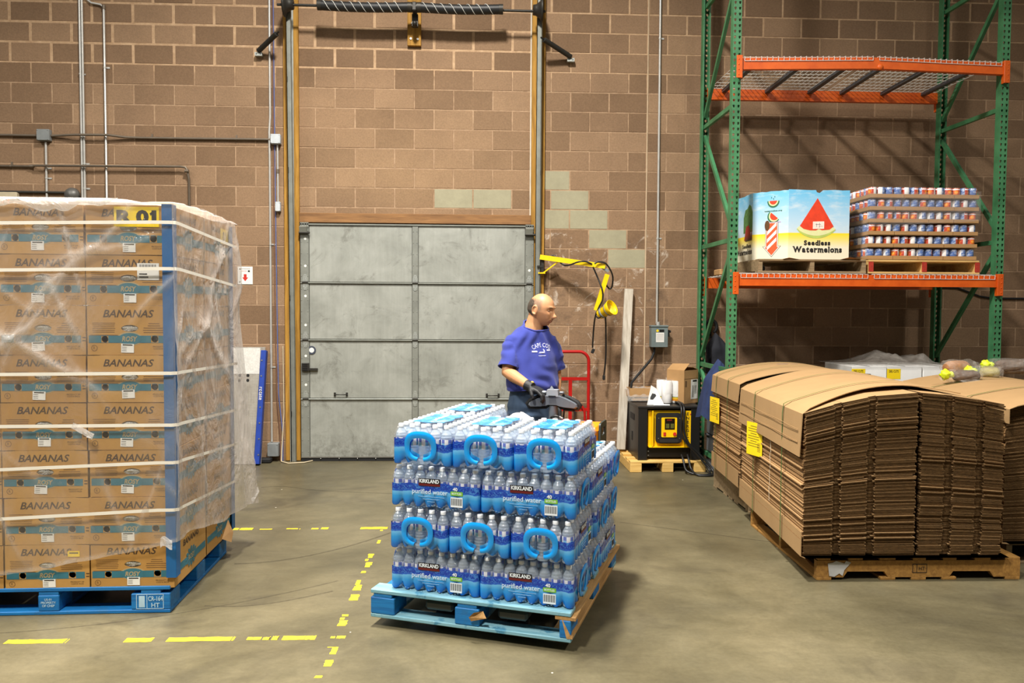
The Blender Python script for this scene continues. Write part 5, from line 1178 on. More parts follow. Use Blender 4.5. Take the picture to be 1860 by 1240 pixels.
for k in range(16):
    a, b = 2 * PI * k / 16, 2 * PI * (k + 1) / 16
    m.prism([(.013 * math.cos(a), .013 * math.sin(a)), (.013 * math.cos(b), .013 * math.sin(b)), (.0155 * math.cos(b), .0155 * math.sin(b)), (.0155 * math.cos(a), .0155 * math.sin(a))][::-1], 0, .0005)
me_circ = m.mesh('recycle_ring', M_bans); me_r = text_mesh('R', .014, M_bans)
m = MB(); m.prism(rect(0, 0, .064, .044), 0, .0008); me_stick = m.mesh('white_sticker', M_white)
m = MB(); m.prism(rect(0, .016, .05, .006), .0008, .0012)
for k in range(3): m.prism(rect(-.016, .005 - .009 * k, .024, .002), .0008, .0012)
me_stickp = m.mesh('sticker_print', M_ink)
def front_set(b, i, rn):
    ob('front_panel', me_front, b, (0, .0, 0), FRONT); ob('liner_bag', me_liner, b, (rn.uniform(-.012, .012), -.009, 0)); ob('banana_tip', me_fruit, b)
    ob('lettering', me_ban, b, (-.005, -.0027, .205), FRONT); ob('small_print', me_small, b, (0, -.0026, 0), FRONT)
    ob('logo_border', me_ring, b, (0, -.0026, 0), FRONT); bd = ob('blue_band', me_band, b, (0, -.003, 0), FRONT); ob('lettering', me_logo, bd, (0, .080, .0012))
    ob('lettering', me_prod, b, (.15, -.0027, .036), FRONT); ob('recycle_ring', me_circ, b, (-.178, -.0027, .034), FRONT); ob('lettering', me_r, b, (-.178, -.0027, .034), FRONT)
    st_ = ob('white_sticker', me_stick, b, (rn.uniform(-.025, .012), -.0045, .037 + rn.uniform(-.004, .006)), (PI / 2, rn.uniform(-.05, .05), 0)); ob('sticker_print', me_stickp, st_)
me_ban2 = text_mesh('BANANAS', .036, M_bank, bold=.028, shear=.12, width=.26)
m = MB(); m.prism(rect(0, .085, .50, .04), 0, .0006); 
for k in range(12): a = 2 * PI * k / 12; m.prism([(0, .092), (.082 * math.cos(a - .2), .092 + .05 * math.sin(a - .2)), (.098 * math.cos(a), .092 + .058 * math.sin(a)), (.082 * math.cos(a + .2), .092 + .05 * math.sin(a + .2))], .0006, .001)
me_side = m.mesh('side_band', M_teal)
me_logo2 = text_mesh('ROSY', .03, M_tan, bold=.03, width=.10)
def side_set(b):
    x = BWd / 2 + .0006; ob('lettering', me_ban2, b, (x, BDp / 2, .2), RIGHT); sb = ob('side_band', me_side, b, (x, BDp / 2, 0), RIGHT); ob('lettering', me_logo2, sb, (0, .092, .0012))
rn = random.Random(17); Bm = bpal.matrix_world = Matrix.Translation((-1.595, 4.205, 0)) @ Matrix.Rotation(R(1.2), 4, 'Z')
ZB = [.1322, .3705, .6165, .8635, 1.1125, 1.3575, 1.6145, 1.8745, 2.1305]
NAMES = ['beside the blue corner board', 'in the middle front column', 'in the column cut by the left edge']
boxes = {}
for col in range(3):
    for k in range(8):
        ex = ' with yellow sign' if (col, k) == (0, 7) else (' with yellow sticker' if (col, k) == (1, 0) else '')
        lab = f'banana carton, {ORD[k + 1]} from the bottom {NAMES[col]}{ex}'
        w = Bm @ Vector((-.190 - col * .431 + rn.uniform(-.004, .003), .006 + rn.uniform(-.004, .004), ZB[k]))
        b = thing('banana_carton', lab, 'carton', w, R(1.2) + rn.uniform(-.006, .006), 'banana cartons')
        b.scale = (1, 1, (ZB[k + 1] - ZB[k] - .001) / BHt); ob('carton_body', me_body, b); front_set(b, k, rn); boxes[col, k] = b
        if col == 0: side_set(b)
for k in range(8):
    w = Bm @ Vector((-.190 + rn.uniform(-.004, .006), .006 + .545, ZB[k]))
    b = thing('banana_carton', f'banana carton, {ORD[k + 1]} from the bottom in the rear column on the right side', 'carton', w, R(1.2) + rn.uniform(-.008, .008), 'banana cartons')
    b.scale = (1, 1, (ZB[k + 1] - ZB[k] - .001) / BHt); ob('carton_body', me_body, b); side_set(b)
# signs and stickers on the cartons
b = boxes[0, 7]
q_ = flat('bay_sign', [rect(0, 0, .225, .098)], M_yellow, b, (.043, -.004, .187)); text('R 01', .068, M_ink, q_, (0, 0, .001), (0, 0, 0), bold=.055, width=.2); MB().prism([(.066, .018), (.090, .034), (.090, .020), (.070, .006)][::-1], .0008, .0014).build('numeral_flag', M_ink, q_)
b = boxes[0, 6]; q_ = flat('pallet_label', [rect(0, 0, .11, .082)], M_white, b, (.10, -.004, .165)); m = MB()
for k in range(16): m.prism(rect(-.04 + .0052 * k, .022, .0018 + .0016 * (k % 3 == 0), .026), .0009, .0013)
m.prism(rect(-.025, -.012, .04, .006), .0009, .0013); m.prism(rect(-.022, -.027, .046, .008), .0009, .0013); m.build('barcode', M_ink, q_)
b = boxes[1, 0]; q_ = flat('yellow_sticker', [rect(0, 0, .06, .03)], M_yellow, b, (.135, -.005, .195)); m = MB(); m.prism(rect(0, .005, .045, .006), .0009, .0013); m.build('sticker_print', M_ink, q_)
rear = [o for o in bpal.users_scene[0].objects if 'rear column' in str(o.get('label', ''))]
b = rear[7]; q_ = flat('bay_sign', [rect(0, 0, .16, .09)], M_yellow, b, (BWd / 2 + .002, .40, .17), RIGHT); text('01', .06, M_ink, q_, (0, 0, .001), (0, 0, 0), bold=.03)
q_ = flat('white_sticker', [rect(0, 0, .08, .11)], M_white, b, (BWd / 2 + .002, .33, .06), RIGHT)
b = rear[6]; flat('white_sticker', [rect(0, 0, .07, .05), rect(.11, 0, .06, .05)], M_white, b, (BWd / 2 + .002, .3, .1), RIGHT)
# torn lower edge of the rear bottom carton
b = rear[0]; m = MB(); m.add([(BWd / 2 + .002, .3, .01), (BWd / 2 + .045, .36, -.03), (BWd / 2 + .04, .42, .02), (BWd / 2 + .002, .44, .10), (BWd / 2 + .025, .38, .03)], [(0, 1, 4), (1, 2, 4), (2, 3, 4), (3, 0, 4)]); m.build('torn_flap', M_card, b)
# corner boards
M_cboard = simple('blue_board', rgb(18, 92, 150), .55, 0, .08)
def corner_board(name, label, x, y, z0, z1, sx, sy):
    t_ = thing(name, label, 'corner board', Bm @ Vector((x, y, 0)), R(1.2))
    m = MB(); m.box((sx * .024, sy * -.001, (z0 + z1) / 2), (.05, .005, z1 - z0)); m.box((-sx * .0, sy * .03, (z0 + z1) / 2), (.005, .062, z1 - z0)); m.build('angle_board', M_cboard, t_); return t_
corner_board('corner_board', 'tall blue corner board strapped to the front right edge of the banana cartons', .034, -.006, .19, 2.135, -1, 1)
corner_board('corner_board', 'blue corner board at the rear right edge of the banana cartons', .034, 1.092, .15, 2.125, -1, -1)
# white straps
M_wstrap = simple('white_strap', rgb(228, 222, 208), .5, 0, .04)
for i, (zl, zc, zb) in enumerate(((2.028, 2.04, 1.995), (1.79, 1.803, 1.742), (1.265, 1.265, 1.236), (1.0, .996, .932), (.762, .8, .708), (.503, .552, .468))):
    m = MB(); hw = .0085
    pts = [(-1.31, -.027, zl - .01), (-.05, -.027, zc), (.030, -.027, zc), (.056, -.012, zc), (.0565, .04, zc), (.060, 1.10, zb)]
    for (p0, p1) in zip(pts, pts[1:]):
        a, b_ = Vector(p0), Vector(p1)
        m.add([a - Vector((0, 0, hw)), b_ - Vector((0, 0, hw)), b_ + Vector((0, 0, hw)), a + Vector((0, 0, hw))], [(0, 1, 2, 3)])
    o = m.build('white_strap', M_wstrap, None, Bm @ Vector((0, 0, 0)), (0, 0, R(1.2)))
    tag(o, f'white plastic strap around the banana cartons, {ORD[i + 1]} from the top', 'strap')
# draped clear cover
def film(name, tint, body, gl, rough, wr, wscale, streak=(1, 1, 1), var=.3):
    t = NT(name); co = t.coord(); sv = t.scalev(co, streak)
    nz = t.noise(sv, wscale, 6, .62, 1.2); n2 = t.noise(sv, wscale * .35, 4, .6, .8)
    bp = t.n('ShaderNodeBump'); bp.inputs['Strength'].default_value = wr; bp.inputs['Distance'].default_value = .03; t.l(t.math('ADD', nz, t.math('MULTIPLY', n2, 1.5)), bp.inputs['Height'])
    tr = t.n('ShaderNodeBsdfTransparent'); df = t.n('ShaderNodeBsdfDiffuse'); df.inputs[0].default_value = tint; tl = t.n('ShaderNodeBsdfTranslucent'); tl.inputs[0].default_value = tint
    gs = t.n('ShaderNodeBsdfGlossy'); gs.inputs['Roughness'].default_value = rough; gs.inputs[0].default_value = (1, 1, 1, 1)
    for q_ in (df, gs, tl): t.l(bp.outputs[0], q_.inputs['Normal'])
    m0 = t.n('ShaderNodeMixShader'); m0.inputs[0].default_value = .4; t.l(df.outputs[0], m0.inputs[1]); t.l(tl.outputs[0], m0.inputs[2])
    at = t.n('ShaderNodeAttribute'); at.attribute_name = 'fold'; m1 = t.n('ShaderNodeMixShader'); f = t.ramp(n2, [(.42, (max(0, body - var * .3),) * 3 + (1,)), (.75, (min(1, body + var),) * 3 + (1,))]); t.l(t.math('MINIMUM', t.math('ADD', f, t.math('MULTIPLY', at.outputs['Fac'], .48)), .95), m1.inputs[0]); t.l(tr.outputs[0], m1.inputs[1]); t.l(m0.outputs[0], m1.inputs[2])
    m2 = t.n('ShaderNodeMixShader'); fr = t.n('ShaderNodeLayerWeight'); fr.inputs[0].default_value = .5; t.l(bp.outputs[0], fr.inputs['Normal']); t.l(t.math('MULTIPLY', t.math('ADD', .05, t.math('MULTIPLY', t.math('POWER', fr.outputs['Facing'], 4.0), .3)), gl), m2.inputs[0]); t.l(m1.outputs[0], m2.inputs[1]); t.l(gs.outputs[0], m2.inputs[2])
    t.l(m2.outputs[0], t.out.inputs[0]); return t.m
M_cover = film('clear_poly_cover', rgb(240, 232, 224), .13, 1.8, .10, 1.0, 3.2, (1.6, 1.6, .7), .26)
M_covers = film('hazy_poly_side', rgb(240, 230, 222), .34, 1.4, .12, 1.0, 3.6, (1.6, 1.6, .6), .24)
M_covert = film('bunched_poly', rgb(242, 238, 234), .62, 1.2, .2, 1.0, 7, (1, 1, 1), .3)
cv = thing('plastic_cover', 'clear plastic cover draped over the top and sides of the banana cartons', 'plastic cover', Bm @ Vector((0, 0, 0)), R(1.2))
zt = 2.136
def nz3(a, b, c): return noise.noise(Vector((a, b, c)))
rl_ = random.Random(31); CREASE = []
for k in range(26):
    a_ = rl_.choice((-.9, -.6, -.35, .5, .8, 1.2)) + rl_.uniform(-.15, .15); CREASE.append((rl_.random(), rl_.random(), math.cos(a_), math.sin(a_), rl_.uniform(.15, .5), rl_.uniform(.006, .014), rl_.uniform(.004, .011)))
def crease(u, v):
    s_ = 0
    for (cu, cv_, ca, sa, L_, w_, h_) in CREASE:
        du, dv = (u - cu), (v - cv_); al = du * ca + dv * sa; pe = -du * sa + dv * ca
        if abs(al) < L_: s_ += h_ * math.exp(-abs(pe + .03 * math.sin(al * 9)) / w_) * (1 - (al / L_) ** 2)
    return s_
def cf(u, v):       # front sheet: u along x (left to right), v from hem to top
    x = -1.33 + 1.378 * u; hem = .218 + .165 * max(0, (u - .35) / .65) ** 1.15 + .01 * nz3(u * 9, 0, 3)
    z = hem + (zt + .004 - hem) * v; fl = (1 - v) ** 2
    fold = .008 * abs(nz3(u * 7 + v * 3, v * 4 - u * 2, 1)) + .010 * fl * (1 + nz3(u * 6, 4, v)) + crease(u, v) + .003 * math.sin(38 * u + 9 * v + 3 * nz3(u * 3, v * 3, 8))
    return (x, -.011 - fold, z)
def cr_(u, v):      # right sheet: u from front to rear
    hem = .383 - .10 * u + .05 * math.sin(u * 9) * .3; z = hem + (zt + .03 * math.sin(u * PI) - hem) * v
    y = -.03 + (1.16 + .06 * (1 - v)) * u; fl = (1 - v) ** 1.6
    x = .043 + .115 * fl * u ** 1.6 + .016 * abs(nz3(u * 9, v * 3, 2)) + 1.2 * crease(u, v) + .012 * math.sin(26 * u + 3 * v) * (.3 + .7 * (1 - v)) + (.05 * math.exp(-((v - .86) / .1) ** 2) * max(0, u - .8) * 5 * .6)
    return (x, y, z)
m = MB(); m.grid(cf, 150, 130); m.grid(cr_, 80, 60, 1); so = m.build('side_sheet', [M_cover, M_covers], cv)
fa = so.data.attributes.new('fold', 'FLOAT', 'POINT'); k_ = 0
for (nu_, nv_) in ((150, 130), (80, 60)):
    for j in range(nv_ + 1):
        for i in range(nu_ + 1):
            u_, v_ = i / nu_, j / nv_; fa.data[k_].value = min(1, (crease(u_, v_) / .011) ** 1.5 + (.5 if v_ < .012 else 0) + .25 * max(0, nz3(u_ * 5, v_ * 4, 12)) + (.55 * max(0, min(1, (u_ - .82) / .12)) * min(1, (1 - v_) * 3) if nu_ == 80 else 0)); k_ += 1
def ct(u, v):
    x = -1.33 + 1.385 * u; y = -.03 + 1.18 * v
    hump = .085 * math.exp(-((u - .64) / .26) ** 2) * math.sin(PI * min(1, v * 1.6) / 2) * (1 - .5 * v) + .02 * abs(nz3(u * 6, v * 5, 4)) + .012 * abs(nz3(u * 15, v * 12, 7))
    e = min(1, v * 9) ; return (x, y, zt + .004 + hump * e)
m = MB(); m.grid(ct, 60, 40)
def lip(u, v):   # bunched fold hanging over the front upper edge
    x = -1.0 + .78 * u; d = (.03 + .055 * abs(math.sin(u * 7.5 + .5)) * (.5 + abs(nz3(u * 5, 1, 2)))) * (1 - abs(2 * u - 1) ** 3); return (x, -.034 - .012 * math.sin(v * PI) - .006 * nz3(u * 30, v * 6, 1), zt + .022 - d * v)
m.grid(lip, 60, 8); m.build('top_sheet', M_covert, cv)
def tape(name, pts, w):
    mm = MB(); vs = []
    for (x, y, z, a) in pts: vs += [(x - math.sin(a) * w / 2, y, z + math.cos(a) * w / 2), (x + math.sin(a) * w / 2, y - .004, z - math.cos(a) * w / 2)]
    mm.add(vs, [(2 * i, 2 * i + 1, 2 * i + 3, 2 * i + 2) for i in range(len(pts) - 1)], 0, True); return mm.build(name, M_covert, cv)
tape('bunched_fold', [(-1.0 + .13 * k / 4 * 1.6 - .22, -.05 + .008 * (k % 2), 1.69 - .035 * k, -.5) for k in range(6)], .06)
tape('bunched_fold', [(-.46 + .02 * k, -.045 + .006 * (k % 2), 1.0 - .012 * k, -.35) for k in range(6)], .03)
tape('bunched_fold', [(-.03 + .012 * k, -.045, .385 + .012 * math.sin(k), 0) for k in range(6)], .05)
tape('hem_fold', [(.145 + .004 * k, 1.10 + .02 * k, .32 + .012 * k, .3) for k in range(6)], .035)
# ================================================================ bottled water on the moving pallet
WZ = .05; WR = R(-20); WM = Matrix.Translation((.452, 3.635, WZ)) @ Matrix.Rotation(WR, 4, 'Z')
wpal = block_pallet('blue_pallet', 'pale worn blue pallet raised on the jack forks under the bottled water', (.452, 3.635, WZ), WR, 1.035, 1.22, M_chepl, M_chep, M_chepl, M_rawwood, (.13, .125, .055))
m = MB(); m.add([(-.02, -.002, .02), (.008, .0, .02), (.006, .14, .02), (-.02, .13, .115), (-.045, .0, .115)], [(0, 1, 4), (1, 2, 3, 4)]); m.build('splintered_corner', M_rawwood, wpal)
m = MB(); m.add([(-.50, -.02, .07), (-.41, -.02, .075), (-.43, -.01, .105), (-.47, -.03, .1), (-.49, -.015, .05)], [(0, 1, 2, 3), (0, 4, 1)]); m.build('splinter', M_rawwood, wpal)
# materials
def nodes_bottle():
    """thin clear PET full of water: milky scatter, see-through, strong highlights"""
    t = NT('bottle_water'); co = t.coord(); p_ = t.xyz(co); bp = t.n('ShaderNodeBump'); bp.inputs['Strength'].default_value = .25; bp.inputs['Distance'].default_value = .004
    t.l(t.math('SINE', t.math('MULTIPLY', p_[2], 420)), bp.inputs['Height'])
    tr = t.n('ShaderNodeBsdfTransparent'); tr.inputs[0].default_value = (.84, .92, 1, 1); df = t.n('ShaderNodeBsdfDiffuse'); tl = t.n('ShaderNodeBsdfTranslucent'); gs = t.n('ShaderNodeBsdfGlossy'); gs.inputs['Roughness'].default_value = .08
    for q_ in (df, tl): q_.inputs[0].default_value = rgb(226, 240, 253)
    for q_ in (df, tl, gs): t.l(bp.outputs[0], q_.inputs['Normal'])
    m0 = t.n('ShaderNodeMixShader'); m0.inputs[0].default_value = .5; t.l(df.outputs[0], m0.inputs[1]); t.l(tl.outputs[0], m0.inputs[2])
    m1 = t.n('ShaderNodeMixShader'); m1.inputs[0].default_value = .54; t.l(tr.outputs[0], m1.inputs[1]); t.l(m0.outputs[0], m1.inputs[2])
    fr = t.n('ShaderNodeLayerWeight'); fr.inputs[0].default_value = .5; t.l(bp.outputs[0], fr.inputs['Normal']); m2 = t.n('ShaderNodeMixShader'); t.l(t.math('ADD', .07, t.math('MULTIPLY', t.math('POWER', fr.outputs['Facing'], 3.0), .35)), m2.inputs[0]); t.l(m1.outputs[0], m2.inputs[1]); t.l(gs.outputs[0], m2.inputs[2])
    t.l(m2.outputs[0], t.out.inputs[0]); return t.m
M_bot = nodes_bottle(); M_cap = simple('bottle_cap', rgb(236, 240, 244), .35, 0, .03)
t = NT('bottle_label'); co = t.coord(); p_ = t.xyz(co); an = t.math('FRACT', t.math('MULTIPLY', t.math('ARCTAN2', p_[1], p_[0]), .8))
t.col(t.mix(t.math('LESS_THAN', an, .5), rgb(222, 224, 230), t.mix(t.math('GREATER_THAN', p_[2], .112), rgb(130, 190, 224), rgb(96, 112, 186)))); M_blab = t.fin(.4)
m = MB(); r_ = .0288
m.lathe([(0, .004), (.02, .001), (r_ - .002, .003), (r_, .010), (r_, .03), (r_ - .0012, .034), (r_, .038), (r_, .092), (r_ + .0003, .093), (r_ + .0003, .130), (r_, .131), (r_ - .001, .137), (.026, .150), (.018, .166), (.0125, .174), (.012, .181)], 14, 0, None, True, [0] * 8 + [2] + [0] * 6)
m.lathe([(.0145, .180), (.0145, .194), (.013, .197), (0, .197)], 14, 1)
me_bottle = m.mesh('bottle', [M_bot, M_cap, M_blab])
CL, CD, CH = .474, .314, .2125
def outline(n=8):
    """perimeter of the packed bottles: list of (x, y, nx, ny, k) where k is 0 at a bottle front and 1 at a joint"""
    pts = []; hx, hy, rc = CL / 2, CD / 2, .026
    for sgn, axis, L_, nb in ((-1, 'x', CL, 8), (1, 'y', CD, 5), (1, 'x', CL, 8), (-1, 'y', CD, 5)):
        N = nb * 6
        for i in range(N + 1):
            s_ = -L_ / 2 + L_ * i / N; edge = min(s_ + L_ / 2, L_ / 2 - s_)
            if edge < rc: continue
            k = 1 - abs(math.cos(PI * ((s_ + L_ / 2) / (L_ / nb) - .5)))
            if axis == 'x': pts.append(((s_ if sgn < 0 else -s_), sgn * hy, 0, sgn, k))
            else: pts.append((sgn * hx, (s_ if sgn > 0 else -s_), sgn, 0, k))
        # rounded corner
        cx_, cy_ = {('x', -1): (hx - rc, -hy + rc), ('y', 1): (hx - rc, hy - rc), ('x', 1): (-hx + rc, hy - rc), ('y', -1): (-hx + rc, -hy + rc)}[axis, sgn]
        a0 = {('x', -1): -90, ('y', 1): 0, ('x', 1): 90, ('y', -1): 180}[axis, sgn]
        for q_ in range(1, 5): a = R(a0 + 90 * q_ / 5); pts.append((cx_ + rc * math.cos(a), cy_ + rc * math.sin(a), math.cos(a), math.sin(a), 0))
    return pts
OUT = outline()
def ringz(z, amp, inset=0.0, sink=0.0): return [(x - nx * (k * amp + inset), y - ny * (k * amp + inset), z + sink * k) for x, y, nx, ny, k in OUT]
def loft(rings, close_top=False):
    m = MB(); n = len(rings[0]); vs = [p for r in rings for p in r]
    m.add(vs, [(j * n + i, j * n + (i + 1) % n, (j + 1) * n + (i + 1) % n, (j + 1) * n + i) for j in range(len(rings) - 1) for i in range(n)], 0, True)
    return m
me_print = loft([ringz(.003, .024, .004, .024), ringz(.012, .020, 0, .018), ringz(.04, .011, 0, .004), ringz(.075, .003), ringz(.11, .0015), ringz(.150, .0015, .001)])
t = NT('printed_film'); co = t.coord(); p_ = t.xyz(co); gx, gy, gz = p_
wv = t.noise(t.scalev(co, (1, 1, .35)), 14, 4, .6, .5); wsl = t.noise(t.scalev(co, (1, 1, .01)), 4.5, 2, .5)
ztop = t.math('ADD', .118, t.math('ADD', t.math('MULTIPLY', t.math('SUBTRACT', wsl, .5), .085), t.math('MULTIPLY', t.math('SUBTRACT', wv, .5), .022)))
dz = t.math('SUBTRACT', ztop, gz)       # depth below the wave's crest
c = t.ramp(t.math('DIVIDE', dz, .13), [(.0, rgb(10, 60, 170)), (.20, rgb(8, 52, 160)), (.29, rgb(20, 84, 190)), (.33, rgb(104, 182, 232)), (.5, rgb(40, 150, 220)), (.8, rgb(4, 112, 206)), (1.0, rgb(0, 92, 196))])
foam = t.noise(t.scalev(co, (1, 1, 1.6)), 34, 5, .7, 2.2)
c = t.mix(t.math('MULTIPLY', t.ramp(foam, [(.52, (0, 0, 0, 1)), (.6, (.8, .8, .8, 1))]), t.math('LESS_THAN', dz, .036)), c, rgb(70, 140, 214))
t.col(c)
# clear window inside the carrying loop on both short ends
ay = t.math('DIVIDE', gy, .056); az = t.math('DIVIDE', t.math('SUBTRACT', gz, .098), .042)
el = t.math('LESS_THAN', t.math('ADD', t.math('MULTIPLY', ay, ay), t.math('MULTIPLY', az, az)), 1.0)
tri = t.math('MULTIPLY', t.math('LESS_THAN', t.math('ABSOLUTE', gy), t.math('ADD', .010, t.math('MULTIPLY', t.math('MAXIMUM', t.math('SUBTRACT', .042, gz), 0.0), 2.0))), t.math('LESS_THAN', gz, .07))
win = t.math('MULTIPLY', t.math('MAXIMUM', el, tri), t.math('GREATER_THAN', t.math('ABSOLUTE', gx), CL / 2 - .02))
alp = t.math('MULTIPLY', t.math('GREATER_THAN', dz, 0.0), t.math('SUBTRACT', 1.0, win))
t.l(t.math('ADD', t.math('MULTIPLY', alp, .93), .04), t.b.inputs['Alpha']); M_print = t.fin(.22, 0, .6); me_print = me_print.mesh('printed_film', M_print)
M_shrink = film('shrink_film', rgb(232, 240, 246), .05, 1.3, .07, .9, 16, (1, 1, 1), .10)
me_clear = loft([ringz(.136, .002, -.0012), ringz(.152, .006, .002), ringz(.172, .012, .010), ringz(.196, .016, .020), ringz(.2005, .014, .028)]); 
n_ = len(OUT)
def topfilm():
    m = me_clear
    m.grid(lambda u, v: (-CL / 2 + .028 + (CL - .056) * u, -CD / 2 + .028 + (CD - .056) * v, .2005 - .006 * (1 - abs(math.cos(PI * u * 8 * .94)) ) * (1 - abs(math.cos(PI * v * 5 * .94)))), 32, 20)
    return m.mesh('shrink_film', M_shrink)
me_clear = topfilm()
# carrying loop: flat band ring with a gap at its foot, standing off the short end
M_loop = simple('loop_blue', rgb(10, 150, 232), .25, 0, .06, 20, 0, .7)
m = MB(); N = 34
def loopf(u, v):
    a = R(-90 + 13 + (360 - 26) * u); w = .0135 * (1 + .25 * math.sin(a)); rr_ = -w + 2 * w * v
    # superellipse ring
    ca, sa = math.cos(a), math.sin(a); k = (abs(ca) ** 2.6 + abs(sa) ** 2.6) ** (-1 / 2.6)
    return (.012 + .010 * math.sin(a) * (sa > 0) + .004 * math.sin(PI * v), (.071 + rr_) * k * ca, .094 + (.062 + rr_) * k * sa)
m.grid(loopf, N, 5); g0 = len(m.v); 
m.grid(lambda u, v: tuple(Vector(loopf(u, 1 - v)) - Vector((.0035, 0, 0))), N, 5)
me_loop = m.mesh('carry_loop', M_loop)
M_tagk = simple('dark_brand_tag', rgb(24, 20, 26), .4); M_tagr = simple('red_brand_strip', rgb(96, 20, 24), .4); M_lw = simple('label_white', rgb(232, 240, 246), .4, 0, .02); M_lg = simple('label_green', rgb(120, 188, 52), .4); M_lpw = simple('label_ice', rgb(206, 230, 248), .4, 0, .02); M_lb = simple('label_pale_blue', rgb(160, 206, 240), .4)
m = MB(); m.prism(rect(0, .004, .115, .026), 0, .0008, 0); m.prism(rect(0, -.0145, .115, .011), 0, .0008, 1); me_tag = m.mesh('brand_tag', [M_tagk, M_tagr])
me_brand = text_mesh('KIRKLAND', .019, M_lw, bold=.03, width=.104); me_pw = text_mesh('purified water', .031, M_lpw, bold=.012, width=.19)
m = MB()
for k in range(14): m.prism(rect(-.026 + .0155 * k * .26, 0, .0016 + .0014 * (k % 3 == 0), .034), .0008, .0012, 1)
m.prism(rect(0, -.002, .062, .048), 0, .0008, 0); me_bar = m.mesh('barcode_panel', [M_lw, M_ink])
m = MB(); m.prism(rrect(0, 0, .064, .02, .004), 0, .0008); me_grn = m.mesh('green_tag', M_lg)
me_40 = text_mesh('40', .018, M_lw, bold=.03); me_bt = text_mesh('BOTTLES', .010, M_lw, bold=.02, width=.05)
m = MB()
for k in range(3): m.prism(rect(.0, -.0 - .012 * k, .14 - .05 * k, .0016), 0, .0005)
for k in range(22):
    m.prism(rect(-.15 + .014 * k, -.05 + .008 * math.cos(k * .55), .008, .0014), 0, .0005)
me_fine = m.mesh('fine_print', M_lb)
me_drop = None
m = MB(); nu = 20
def tl(u, v): return (-.150 + .30 * u + .012 * math.sin(v * 9), -.085 + .17 * v + .008 * math.sin(u * 14), .2035)
m.grid(tl, 20, 10)
t = NT('top_panel_print'); co = t.coord(); nzz = t.noise(co, 14, 5, .65, 1.0); t.col(t.ramp(nzz, [(.3, rgb(10, 84, 200)), (.5, rgb(48, 148, 228)), (.66, rgb(150, 204, 240)), (.8, rgb(214, 234, 248))])); M_topp = t.fin(.2, 0, .7)
me_topp = m.mesh('top_panel', M_topp); me_topt = text_mesh('purified water', .035, M_lw, bold=.01, width=.2)
def water_case(lab, pos, ang, full=False, faces=('F', 'R')):
    """pos: local (pallet) centre of the case's base; ang 0 = long side to the front, 90 = short end to the front"""
    w = WM @ Vector(pos); rz = WR + R(ang); cs = thing('water_case', lab, 'water case', w, rz, 'cases of bottled water')
    for i in range(8):
        for j in range(5):
            if not full and 0 < i < 7 and 0 < j < 4: continue
            ob('bottle', me_bottle, cs, (-CL / 2 + (i + .5) * CL / 8 * .985 + .0035, -CD / 2 + (j + .5) * CD / 5 * .97 + .0047, .004), (0, 0, (i * 7 + j * 3) % 6))
    ob('printed_film', me_print, cs); ob('shrink_film', me_clear, cs)
    for s_ in (1, -1):
        ob('carry_loop', me_loop, cs, (s_ * CL / 2, 0, 0), (0, 0, 0 if s_ > 0 else PI))
    for s_ in (1, -1):
        rt = (PI / 2, 0, 0) if s_ > 0 else (PI / 2, 0, PI); yy = -s_ * (CD / 2 + .0012)
        def P_(x, z, d=0): return (s_ * x, yy - s_ * d, z)
        tg = ob('brand_tag', me_tag, cs, P_(-.025, .132), rt); ob('lettering', me_brand, tg, (0, .004, .001)); ob('lettering', me_pw, cs, P_(-.022, .080), rt); ob('fine_print', me_fine, cs, P_(-.015, .058), rt)
        ob('barcode_panel', me_bar, cs, P_(.12, .043), rt); gt = ob('green_tag', me_grn, cs, P_(.12, .084), rt); ob('lettering', me_bt, gt, (0, 0, .001)); ob('lettering', me_40, cs, P_(.112, .105), rt)
    if full:
        tp = ob('top_panel', me_topp, cs); ob('lettering', me_topt, cs, (.02, .0, .2042))
    return cs
zb = .1445; lh = .2125; rn = random.Random(8)
def rowcases(layer, y0, kind, n, xr, labs, full=False, ang_x=0):
    for i in range(n):
        w_ = CL + .001 if kind == 'L' else CD + .001
        x = xr - (n - 1 - i + .5) * w_; dpt = CD if kind == 'L' else CL
        water_case(labs[i], (x + rn.uniform(-.002, .002), y0 + dpt / 2 + rn.uniform(-.003, .003), zb + (layer - 1) * lh), 0 if kind == 'L' else 90, full)
ROWN = {1: 'bottom layer', 2: 'second layer up', 3: 'third layer up', 4: 'top layer'}
rowcases(1, .035, 'L', 2, .006, ['front left water case in the bottom layer, label forward', 'front right water case in the bottom layer, label forward'])
rowcases(1, .352, 'L', 2, .000, ['left water case in the middle row of the bottom layer', 'right water case in the middle row of the bottom layer'])
rowcases(1, .670, 'S', 3, .012, [f'{q_} water case in the rear row of the bottom layer' for q_ in ('left', 'centre', 'right')])
rowcases(2, .020, 'S', 3, .006, [f'water case with its loop forward, {q_} in front, second layer up' for q_ in ('left', 'centre', 'right')])
rowcases(2, .498, 'L', 2, .020, [f'{q_} water case in the middle row, second layer up' for q_ in ('left', 'right')])
rowcases(2, .815, 'L', 2, .014, [f'{q_} water case in the rear row, second layer up' for q_ in ('left', 'right')])
rowcases(3, .030, 'L', 2, .010, ['front left water case in the third layer up, label forward', 'front right water case in the third layer up, label forward'])
rowcases(3, .348, 'S', 3, .020, [f'{q_} water case in the middle row, third layer up' for q_ in ('left', 'centre', 'right')], True)
rowcases(3, .826, 'L', 2, .024, [f'{q_} water case in the rear row, third layer up' for q_ in ('left', 'right')], True)
rowcases(4, .020, 'S', 3, .020, [f'water case with its loop forward, {q_} in the front row of the top layer' for q_ in ('left', 'centre', 'right')], True)
water_case('single water case behind the front left one in the top layer', (.02 - 2.5 * (CD + .001), .50 + CL / 2, zb + 3 * lh), 90, True)
